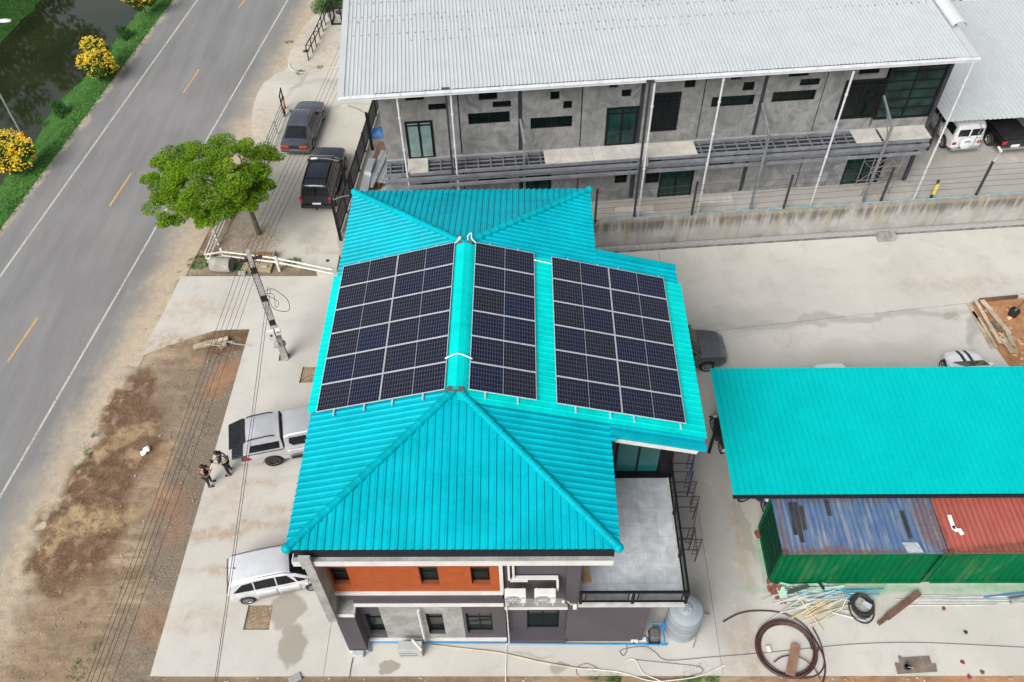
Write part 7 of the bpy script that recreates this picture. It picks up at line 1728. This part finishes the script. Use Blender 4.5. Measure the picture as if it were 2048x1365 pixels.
# security light
t = thing('security_light', 'white wall lamp and sensor on a bent arm at the purple corner pier', 'lamp', (1.5, 12.15, 3.6)); a = Vector((1.344, 12.000, 4.101)); b = Vector((1.495, 11.800, 4.361)); c = Vector((1.573, 11.700, 4.391))
mb = MB(); mb.tube(spline([a, a+Vector((.1, -.05, -.12)), b+Vector((-.05, 0, -.1)), b], 4), .02, 6); mb.build('arm', WHITE, t, w=True)
mb = MB(); mb.box(-.07, .07, -.05, .05, -.2, .12, T(*c)); mb.build('lamp_head', WHITE, t, w=True, bevel=.03); mb = MB(); mb.lathe([(.01, -.07), (.06, -.04), (.06, .04), (.01, .07)], 10, c=(1.203, 11.950, 4.218)); mb.build('sensor', WHITE, t, w=True, smooth=60)
# water tank, pump
GREYT = M('tank_grey', (.235, .27, .295), .55, var=.08, dirt=(.22, .22, .2), dirtamt=.3)
p = (5.795, 12.730, 0.000); t = thing('water_tank', 'round grey plastic water tank beside the house corner under the balcony', 'tank', p)
mb = MB(); mb.lathe([(.59, 0), (.63, .05), (.615, .10), (.63, .15), (.63, 1.42), (.64, 1.48), (.60, 1.62), (.44, 1.72), (.36, 1.73)], 40); mb.build('shell', GREYT, t, smooth=40)
for z in (.20, .78, 1.36):
    mb = MB(); mb.lathe([(.628, z-.02), (.642, z), (.628, z+.02)], 40, cap=False); mb.build('rib', GREYT, t, smooth=60)
mb = MB(); mb.lathe([(.40, 1.71), (.40, 1.75), (.35, 1.77)], 30); mb.build('neck', GREYT, t, smooth=40)
mb = MB(); mb.lathe([(.25, .0), (.25, .06), (.20, .085), (.02, .09)], 24, c=(-.06, -.02, 1.76)); l_ = mb.build('lid', M('tank_lid', (.26, .29, .31), .5), t, smooth=40)
mb = MB()
for q in range(6): mb.box(.06, .2, -.02, .02, 1.845, 1.87, T(-.06, -.02, 0) @ RZ(q*pi/3))
mb.build('lid_rib', GREYT, l_)
mb = MB(); mb.tube([(6.719, 13.172, 0.300), (6.936, 13.217, 0.050)], .03, 7); mb.tube([(6.414, 12.569, 0.400), (6.161, 11.939, 0.020)], .02, 6); tag(mb.build('tank_pipe', STEEL), 'thin grey pipes at the right side of the water tank', 'pipe')
p = Vector((4.745, 12.290, 0.000)); t = thing('water_pump', 'grey water pump with blue pipework between the tank and the wall', 'pump', p)
mb = MB(); mb.box(-.17, .17, -.15, .28, .06, .42); mb.build('cover', M('pump_grey', (.10, .10, .105), .5), t, bevel=.06); mb = MB(); mb.box(-.2, .2, -.2, .3, 0, .07); mb.build('base', TRIM, t)
for P_ in ([(.22, .3, .3), (.34, .3, .3), (.34, -.25, .3), (.1, -.3, .1)], [(-.22, .36, .4), (-.1, .42, .45), (.3, .42, .4)], [(-.25, -.28, .05), (-.25, .0, .05), (-.42, .0, .05)], [(.36, .35, .35), (.62, .4, .4)]):
    mb = MB(); mb.tube(P_, .032, 7); mb.build('pipe', BLUEP, t)
mb = MB(); mb.box(.30, .42, .28, .44, .22, .5); mb.build('valve', BLUEP, t, bevel=.02)
t = thing('control_box', 'white electrical box with a lilac lid at the wall foot left of the pump', 'box', (4.025, 12.234, 0.000)); mb = MB(); mb.box(-.17, .1, -.12, .1, 0, .16); mb.box(.12, .42, -.06, .12, 0, .08); mb.build('box', WHITE, t, bevel=.02); mb = MB(); mb.box(-.1, -.02, -.125, -.1, .04, .12); mb.build('switch', TRIM, t)
HOSE = M('tan_hose', (.42, .36, .27), .7); GREYC = M('grey_cable', (.13, .12, .12), .7)
def line(name, label, pts, r, mat, cat): mb = MB(); mb.tube(spline(pts, 7), r, 5); return tag(mb.build(name, mat), label, cat)
line('hose', 'pair of tan hoses trailing from the ground unit across the concrete', [(-3.696, 12.064, 0.030), (-2.370, 11.911, 0.030), (-1.055, 11.758, 0.030), (0.435, 11.422, 0.030), (1.722, 11.200, 0.030), (2.181, 11.163, 0.030)], .03, HOSE, 'hose')
line('hose', 'pale hose looping off the front edge of the slab', [(2.182, 11.167, 0.020), (3.368, 11.038, 0.020), (4.437, 10.731, 0.020), (5.258, 10.748, 0.020), (6.281, 10.909, 0.020), (7.254, 11.307, 0.020)], .02, RAILW, 'hose')
line('hose', 'pale hose curving down from beside the wall to the slab edge', [(3.470, 11.165, 0.020), (3.681, 11.496, 0.020), (3.992, 11.458, 0.020), (4.193, 11.037, 0.020), (4.627, 10.803, 0.020), (6.523, 10.060, 0.020)], .018, RAILW, 'hose')
line('cable', 'grey cable looping from the control box across to the hose coil', [(3.672, 12.075, 0.020), (3.693, 11.868, 0.020), (3.544, 11.644, 0.020), (3.427, 11.812, 0.020), (3.735, 11.924, 0.020), (4.375, 11.980, 0.020), (4.727, 11.773, 0.020), (5.158, 11.475, 0.020), (6.743, 11.584, 0.020), (8.805, 11.748, 0.020), (10.506, 11.914, 0.020), (12.401, 12.080, 0.020), (14.822, 12.114, 0.020), (18.632, 11.921, 0.020)], .013, GREYC, 'cable')
line('cable', 'thin dark cable making a flat loop near the slab edge', [(3.977, 11.495, 0.020), (5.238, 11.365, 0.020), (6.289, 11.235, 0.020), (6.371, 11.035, 0.020), (5.916, 10.909, 0.020)], .011, GREYC, 'cable')
line('cable', 'thin grey cable curling over the front edge of the slab', [(2.640, 11.130, 0.020), (2.191, 11.350, 0.020), (1.816, 11.222, 0.020), (1.803, 10.949, 0.020), (2.161, 10.769, 0.020), (3.160, 10.696, 0.020)], .011, GREYC, 'cable')
# broom on the balcony
p = Vector((2.020, 13.215, 3.620)); t = thing('broom', 'straw broom leaning in the near left corner of the balcony', 'broom', p); mb = MB(); rg2 = random.Random(4)
for k in range(70): mb.beam((rg2.uniform(-.05, .05), .15, .25), (rg2.uniform(-.12, .22), -.25+rg2.uniform(-.12, .05), .02+rg2.random()*.05), .012)
mb.build('bristles', M('straw', (.42, .23, .10), .9, var=.3), t); mb = MB(); mb.tube([(0, .1, .25), (-.1, .75, .9)], .018, 6); mb.build('handle', TIM, t)
# scaffold frames leaning by the side wall
def scaffold(label, p, mat, z=1.9, w_=1.08):
    t = thing('scaffold', label, 'scaffold', (p[0]-w_/2, p[1], 0), 0, 'scaffold frames beside the house'); r_ = .024
    for x in (-w_/2, w_/2):
        mb = MB(); mb.tube([(x, 0, 0), (x, 0, z)], r_, 7); mb.build('leg', mat, t)
    for h_ in (z-.03, z*.55):
        mb = MB(); mb.tube([(-w_/2, 0, h_), (w_/2, 0, h_)], r_, 7); mb.build('bar', mat, t)
    for s in (1, -1):
        mb = MB(); x = s*(w_/2-.22); mb.tube([(x, 0, z-.05), (x, 0, z*.35), (s*w_/2, 0, z*.35)], .016, 6)
        for h_ in (.5, .68, .86): mb.tube([(x, 0, z*h_), (s*w_/2, 0, z*h_)], .014, 5)
        mb.build('ladder_side', mat, t)
RUSTB = M('brown_scaffold', (.085, .05, .042), .7, var=.3); BLUS = M('blue_scaffold', (.035, .05, .15), .6, var=.3)
S = [(6.970, 19.350, 1.900), (6.767, 18.440, 1.900), (6.846, 17.972, 1.900), (6.852, 17.285, 1.900), (6.509, 15.902, 1.900), (6.692, 15.414, 1.900)]
for p, l, mt in zip(S, ('blue scaffold frame under the front edge of the side roof', 'second blue scaffold frame, just in front of the side roof edge', 'brown scaffold frame third from the back', 'brown scaffold frame fourth from the back', 'brown scaffold frame second from the front', 'brown scaffold frame nearest the camera'), (BLUS, BLUS, RUSTB, RUSTB, RUSTB, RUSTB)): scaffold(l, p, mt)
for k, (a, b, lb) in enumerate(((3, 4, 'diagonal scaffold brace between the fourth frame and the next'), (4, 5, 'diagonal scaffold brace between the two frames nearest the camera'), (0, 1, 'blue diagonal scaffold brace between the two blue frames'))):
    mb = MB(); mb.tube([Vector(S[a])-Vector((0, 0, .1)), Vector(S[b])-Vector((0, 0, 1.3))], .018, 6); tag(mb.build('scaffold_brace', BLUS if k == 2 else RUSTB), lb, 'brace')
# scaffold tower in front of the grey building
p = Vector((18.681, 35.937, 1.800)); t = thing('scaffold_tower', 'light scaffold tower in front of the lower door of the grey building', 'scaffold', p, ANG); mt = M('scaffold_grey', (.20, .18, .16), .6)
for x in (-.75, .75):
    for y in (-.35, .55):
        mb = MB(); mb.tube([(x, y, 0), (x, y, 3.3)], .024, 6); mb.build('leg', mt, t)
for z in (.3, 1.6, 1.9, 3.2):
    for y in (-.35, .55):
        mb = MB(); mb.tube([(-.75, y, z), (.75, y, z)], .02, 6); mb.build('bar', mt, t)
for y in (-.35, .55):
    for a, b in ((.2, 1.6), (1.8, 3.2)):
        mb = MB(); mb.tube([(-.75, y, a), (.75, y, b)], .016, 5); mb.tube([(.75, y, a), (-.75, y, b)], .016, 5); mb.build('cross_brace', mt, t)
mb = MB(); mb.box(-.8, .8, -.2, .4, 3.22, 3.27); mb.build('platform', BOARD, t)
mb = MB(); a = Vector((10.170, 35.411, 1.800)); mb.prism([(-.9, -.25), (.9, -.35), (.95, .3), (-.8, .35)], 1.8, 1.83, m=T(a.x, a.y, 0) @ RZ(ANG)); tag(mb.build('board', BOARD), 'pale board lying on the terrace before the lower grey door', 'board')
mb = MB(); a = Vector((5.612, 34.551, 1.800)); mb.prism([(-.9, -.25), (1.2, -.3), (1.2, .3), (-.8, .3)], 1.8, 1.85, m=T(a.x, a.y, 0) @ RZ(ANG)); tag(mb.build('board', BOARD), 'pale board on the terrace near the left end of the boundary wall', 'board')

# ------------------------------------------------------------------ yard in front of the containers
BRN = M('brown_hose', (.06, .026, .024), .5, var=.2); c0 = (9.583, 11.856, 0.030)
t = thing('hose_coil', 'large coil of dark brown hose lying on the concrete', 'hose', c0)
rg = random.Random(6); mb = MB(); P = []
for i in range(5*28+1):
    a = 2*pi*i/28; r_ = .96+.05*(i//28)*(.9 if (i//28) % 2 else .5)+.03*sin(a*1.3+i*.01); P.append((r_*cos(a)*1.02+.03*sin(i*.05), r_*sin(a)*.98, .03+.028*(i//28)+.012*sin(a*2.2)))
mb.tube(P, .034, 6, caps=True); mb.build('coil', BRN, t)
line('hose_tail', 'free end of the brown hose arching to the left of the coil', [(7.429, 12.929, 0.030), (8.130, 13.262, 0.030), (8.911, 13.359, 0.030), (9.751, 13.258, 0.030), (10.424, 12.845, 0.030), (10.759, 12.230, 0.030), (10.926, 11.575, 0.030), (10.854, 11.027, 0.030), (10.617, 10.545, 0.030)], .033, BRN, 'hose')
line('hose_tail', 'brown hose strand crossing the board inside the coil', [(9.059, 11.383, 0.060), (9.402, 11.574, 0.090), (9.867, 11.606, 0.100), (10.222, 11.411, 0.130), (10.488, 11.094, 0.100), (10.611, 10.758, 0.030)], .024, BRN, 'hose')
line('hose_tail', 'brown hose strand swinging out below the coil', [(10.765, 12.701, 0.050), (10.936, 12.037, 0.040), (10.877, 11.296, 0.040), (10.499, 10.902, 0.030), (9.859, 10.795, 0.030)], .026, BRN, 'hose')
def plank(name, label, a, b, w_, h_, mat, cat, z0_=0., bev=.004): mb = MB(); a = Vector(a); b = Vector(b); mb.beam((a.x, a.y, z0_+h_/2), (b.x, b.y, z0_+h_/2), w_, h_); return tag(mb.build(name, mat, bevel=bev), label, cat)
plank('wooden_board', 'brown wooden board lying across the hose coil', (9.519, 10.861, 0.150), (9.955, 11.997, 0.150), .33, .03, M('brown_board', (.22, .12, .08), .8, var=.2, scale=2), 'board', .17)
plank('white_box', 'small white box lying inside the hose coil', (8.877, 11.868, 0.050), (9.028, 11.886, 0.050), .22, .10, WHITE, 'box')
p = Vector((12.820, 13.521, 0.050)); t = thing('cable_coil', 'coil of black cable with a grey card on top, in front of the green container', 'cable', p); mb = MB(); P = []
for i in range(9*24+1): a = 2*pi*i/24; k = i/24; r_ = .30+.045*((k*1.7) % 3)+.02*sin(a*1.7+k); P.append((r_*cos(a), r_*sin(a)*1.1+.04*sin(k*2), .02+.03*k*.6))
mb.tube(P, .026, 5); mb.build('coil', CAB, t)
mb = MB(); mb.tube([(.46*cos(2*pi*i/30)-.05, .56*sin(2*pi*i/30)-.12, .03+.02*sin(i)) for i in range(31)], .03, 5); mb.build('outer_loop', CAB, t)
mb = MB(); mb.box(-.17, .17, -.10, .10, .24, .27, T(.12, -.05, 0) @ RZ(-.6)); mb.build('card', M('grey_card', (.40, .41, .43), .6), t)
t = thing('steel_beam', 'long rusty steel channel with a notch lying on the concrete', 'beam', (14.230, 13.459, 0.000)); a = Vector((13.278, 12.828, 0.060)); b = Vector((15.170, 14.055, 0.060)); mb = MB(); mb.beam(a.lerp(b, .2), b, .24, .12); mb.beam(a, a.lerp(b, .205), .15, .12); mb.build('channel', RUSTY, t, w=True); mb = MB(); dd = (b-a).normalized(); nn = Vector((-dd.y, dd.x, 0))*.10; mb.beam(a.lerp(b, .2)+nn+Vector((0, 0, .075)), b+nn+Vector((0, 0, .075)), .03, .03); mb.build('flange', RUSTY, t, w=True)
mb = MB(); P = [(13.484, 11.362, 0.000), (13.667, 11.362, 0.000), (13.686, 11.619, 0.000), (13.783, 11.638, 0.000), (13.798, 11.564, -0.000), (14.824, 11.618, 0.000), (14.830, 11.342, 0.000), (14.976, 11.342, 0.000), (14.939, 11.052, 0.000), (13.480, 10.963, -0.000)]
mb.prism([q[:2] for q in P], .0, .03); tag(mb.build('wooden_plate', M('stained_board', (.17, .125, .10), .85, var=.3, scale=3, dirt=(.05, .18, .11), dirtamt=.7)), 'notched brown plate with green paint spills on the concrete', 'board')
p = (13.862, 11.187, 0.030); t = thing('paint_pot', 'small dark paint pot with a brush on the brown plate', 'pot', p); mb = MB(); mb.lathe([(.10, 0), (.12, .16), (.125, .17), (.105, .16), (.09, .06), (.01, .05)], 16); mb.build('pot', M('pot_dark', (.03, .05, .08), .4), t, smooth=40); mb = MB(); mb.lathe([(.01, 0), (.09, 0)], 14, c=(0, 0, .10)); mb.build('paint', M('pot_paint', (.30, .36, .40), .3), t); mb = MB(); mb.tube([(0, 0, .1), (.16, -.1, .24)], .014, 5); mb.build('brush', TIM, t)
PVC = M('white_pvc', (.50, .515, .50), .5, var=.2, scale=1.5, dirt=(.3, .29, .25), dirtamt=.5); PALEG = M('pale_green_strip', (.36, .55, .45), .6, var=.15); CREAM = M('cream_wood', (.50, .42, .26), .8, var=.2)
rg = random.Random(21)
kinds = {'white': (PVC, 'white plastic strip in the scrap pile before the green container', 'white strips in the scrap pile'), 'cream': (CREAM, 'cream wooden stick in the scrap pile before the green container', 'wooden sticks in the scrap pile'), 'green': (PALEG, 'pale green strip at the back of the scrap pile before the container', 'pale green strips in the scrap pile'), 'blue': (M('blue_scrap', (.04, .26, .42), .5, var=.2), 'blue pipe among the scrap before the green container', 'blue pipes in the scrap pile')}
def stick(kind, a, b, z_, w_):
    mt, lb, gr = kinds[kind]; a = Vector(a); b = Vector(b); mb = MB()
    if kind == 'blue': mb.tube([(a.x, a.y, z_), (b.x, b.y, z_+.02)], .028, 6)
    else: mb.beam((a.x, a.y, z_), (b.x, b.y, z_+rg.uniform(-.01, .03)), w_, w_*.5)
    tag(mb.build('pvc_strip' if kind == 'white' else 'wooden_stick' if kind == 'cream' else 'green_strip' if kind == 'green' else 'blue_pipe', mt), lb, 'strip' if kind in ('white', 'green') else 'stick' if kind == 'cream' else 'pipe', gr)
base = Vector((11.023, 13.808, 0.000))
for k in range(28):
    c = base+Vector((rg.uniform(-1.1, 1.15), rg.gauss(-.05, .22), 0)); a_ = radians(rg.gauss(8, 13)); L2 = rg.uniform(.35, 1.05); dx, dy = cos(a_)*L2, sin(a_)*L2; stick('white', (c.x-dx, c.y-dy, 0), (c.x+dx, c.y+dy, 0), .03+.012*(k % 14), rg.uniform(.02, .055))
for k in range(14):
    c = Vector((11.198, 13.307, 0.000))+Vector((rg.uniform(-.6, .5), rg.gauss(0, .16), 0)); a_ = radians(rg.gauss(24, 8)); L2 = rg.uniform(.5, 1.0); stick('cream', (c.x-cos(a_)*L2, c.y-sin(a_)*L2, 0), (c.x+cos(a_)*L2, c.y+sin(a_)*L2, 0), .05+.013*(k % 9), rg.uniform(.025, .05))
for k in range(12):
    c = Vector((11.395, 14.173, 0.000))+Vector((rg.uniform(-.8, .8), rg.gauss(0, .12), 0)); a_ = radians(rg.gauss(-2, 5)); L2 = rg.uniform(.5, .95); stick('green', (c.x-cos(a_)*L2, c.y-sin(a_)*L2, 0), (c.x+cos(a_)*L2, c.y+sin(a_)*L2, 0), .05+.012*(k % 8), rg.uniform(.05, .10))
for a, b in (((9.827, 14.095, -0.000), (11.344, 13.949, 0.000)), ((11.041, 13.889, 0.000), (12.521, 14.027, 0.000)), ((11.376, 14.091, 0.000), (12.933, 14.128, 0.000)), ((12.338, 14.068, 0.000), (13.833, 14.166, 0.000)), ((12.293, 13.886, 0.000), (13.604, 13.963, 0.000))): stick('blue', a, b, .12, .05)
mb = MB(); mb.tube([(10.252, 14.241, 0.220), (11.129, 12.565, 0.050)], .022, 6); tag(mb.build('long_pole', CREAM), 'long cream pole lying across the scrap pile towards the camera', 'pole')
mb = MB(); mb.tube([(10.658, 14.127, 0.200), (10.836, 12.840, 0.040)], .012, 6); tag(mb.build('thin_rod', PVC), 'thin white rod with a dark tip lying across the scrap pile', 'rod')
mb = MB(); mb.tube([(11.637, 13.285, 0.050), (12.845, 12.938, 0.030)], .034, 7); tag(mb.build('pipe_length', PVC), 'white pipe lying between the scrap pile and the black cable coil', 'pipe')
mb = MB(); mb.tube([(11.131, 12.961, 0.030), (12.052, 13.439, 0.060), (12.297, 13.818, 0.200)], .024, 6); tag(mb.build('pipe_length', PVC), 'thin white pipe crossing over the other white pipe near the black cable coil', 'pipe')
mb = MB(); mb.beam((11.256, 14.296, 0.500), (11.570, 14.150, 0.050), .10, .06); tag(mb.build('dark_stake', TRIM), 'black stake leaning on the green container above the scrap pile', 'stake')
mb = MB(); mb.beam((10.078, 14.026, 0.200), (10.890, 14.245, 0.300), .14, .08); tag(mb.build('dark_strip', M('green_black', (.04, .06, .05), .8)), 'dark mossy board at the back of the scrap pile', 'board')
mb = MB(); a = (9.870, 14.047, 0.200); mb.box(-.16, .16, -.24, .22, .13, .15, T(a[0], a[1]) @ RZ(.15)); tag(mb.build('pale_sheet', PALEG), 'pale mint sheet lying over the red bricks', 'sheet')
BRICK = M('red_brick', (.26, .07, .045), .9, var=.3, scale=4, fine=18); bmsh = None; bp = Vector((9.614, 14.096, 0.000))
for k in range(16):
    if bmsh is None:
        mb = MB(); mb.box(-.095, .095, -.045, .045, 0, .06); o = mb.build('brick', BRICK); bmsh = o.data
    else: o = bpy.data.objects.new('brick', bmsh); COL.objects.link(o)
    i, j = k % 6, k//6; o.matrix_basis = T(bp.x-.18+.085*i*1.2+rg.uniform(-.05, .05), bp.y+.12-.13*i*.8+rg.uniform(-.1, .1)+.1*j, .062*j) @ RZ(rg.uniform(-.5, .5)+1.2)
    tag(o, 'loose red brick in the small heap at the left end of the scrap pile', 'brick', 'loose red bricks')
o = bpy.data.objects.new('brick', bmsh); COL.objects.link(o); p = (9.464, 16.582, 0.000); o.matrix_basis = T(p[0], p[1], 0) @ RZ(.3) @ Matrix.Diagonal((1.6, 3.2, 2.2, 1)); tag(o, 'reddish block standing at the left end wall of the green container', 'block')
for k in range(6):
    mb = MB(); y_ = 13.93-.07*k+rg.uniform(-.03, .03); x_ = 14.0+rg.uniform(0, 1.4); mb.tube([(x_, y_, .03), (x_+rg.uniform(3, 5.5), y_+rg.uniform(-.08, .10), .035)], .018, 6); tag(mb.build('pvc_pipe', PVC), 'long white pipe lying in the row along the foot of the green containers', 'pipe', 'white pipes along the containers')
mb = MB(); mb.tube([(17.595, 13.875, 0.040), (19.457, 14.093, 0.040)], .03, 7); tag(mb.build('blue_pipe', BLUEP), 'blue pipe lying in front of the white pipes at the right edge', 'pipe')
t = thing('grey_pipe', 'fat grey drain pipe end lying on the concrete at the right edge', 'pipe', (18.496, 13.701, 0.110)); mb = MB(); a = Vector((18.496, 13.701, 0.110)); b = Vector((19.630, 13.879, 0.110)); ang = atan2(b.y-a.y, b.x-a.x); mm = RZ(ang) @ Matrix.Rotation(radians(90), 4, 'Y'); mb.lathe([(.095, 0), (.115, 0), (.115, 1.6), (.095, 1.6), (.095, 0)], 18, m=mm, cap=False); mb.build('pipe_shell', M('pvc_grey', (.22, .23, .235)), t, smooth=50)
for k, (p, c_, lb) in enumerate((((15.937, 13.435, 0.000), (.20, .06, .035), 'reddish chip on the concrete right of the steel beam'), ((16.465, 12.518, 0.000), (.03, .028, .026), 'small black lump on the open concrete at right'), ((15.979, 11.396, 0.000), (.16, .03, .04), 'dark red scrap above the slab edge at right'), ((16.564, 11.032, 0.000), (.14, .08, .05), 'brown leaf near the slab edge at right'), ((16.038, 10.871, 0.000), (.22, .02, .06), 'crimson scrap on the orange earth at the bottom right'))):
    mb = MB(); rock(mb, (p[0], p[1], .02), .10, .35, k+3); tag(mb.build('litter', M('litter_%d' % k if False else ('litter_red', 'litter_black', 'litter_wine', 'litter_brown', 'litter_crimson')[k], c_, .8)), lb, 'litter')
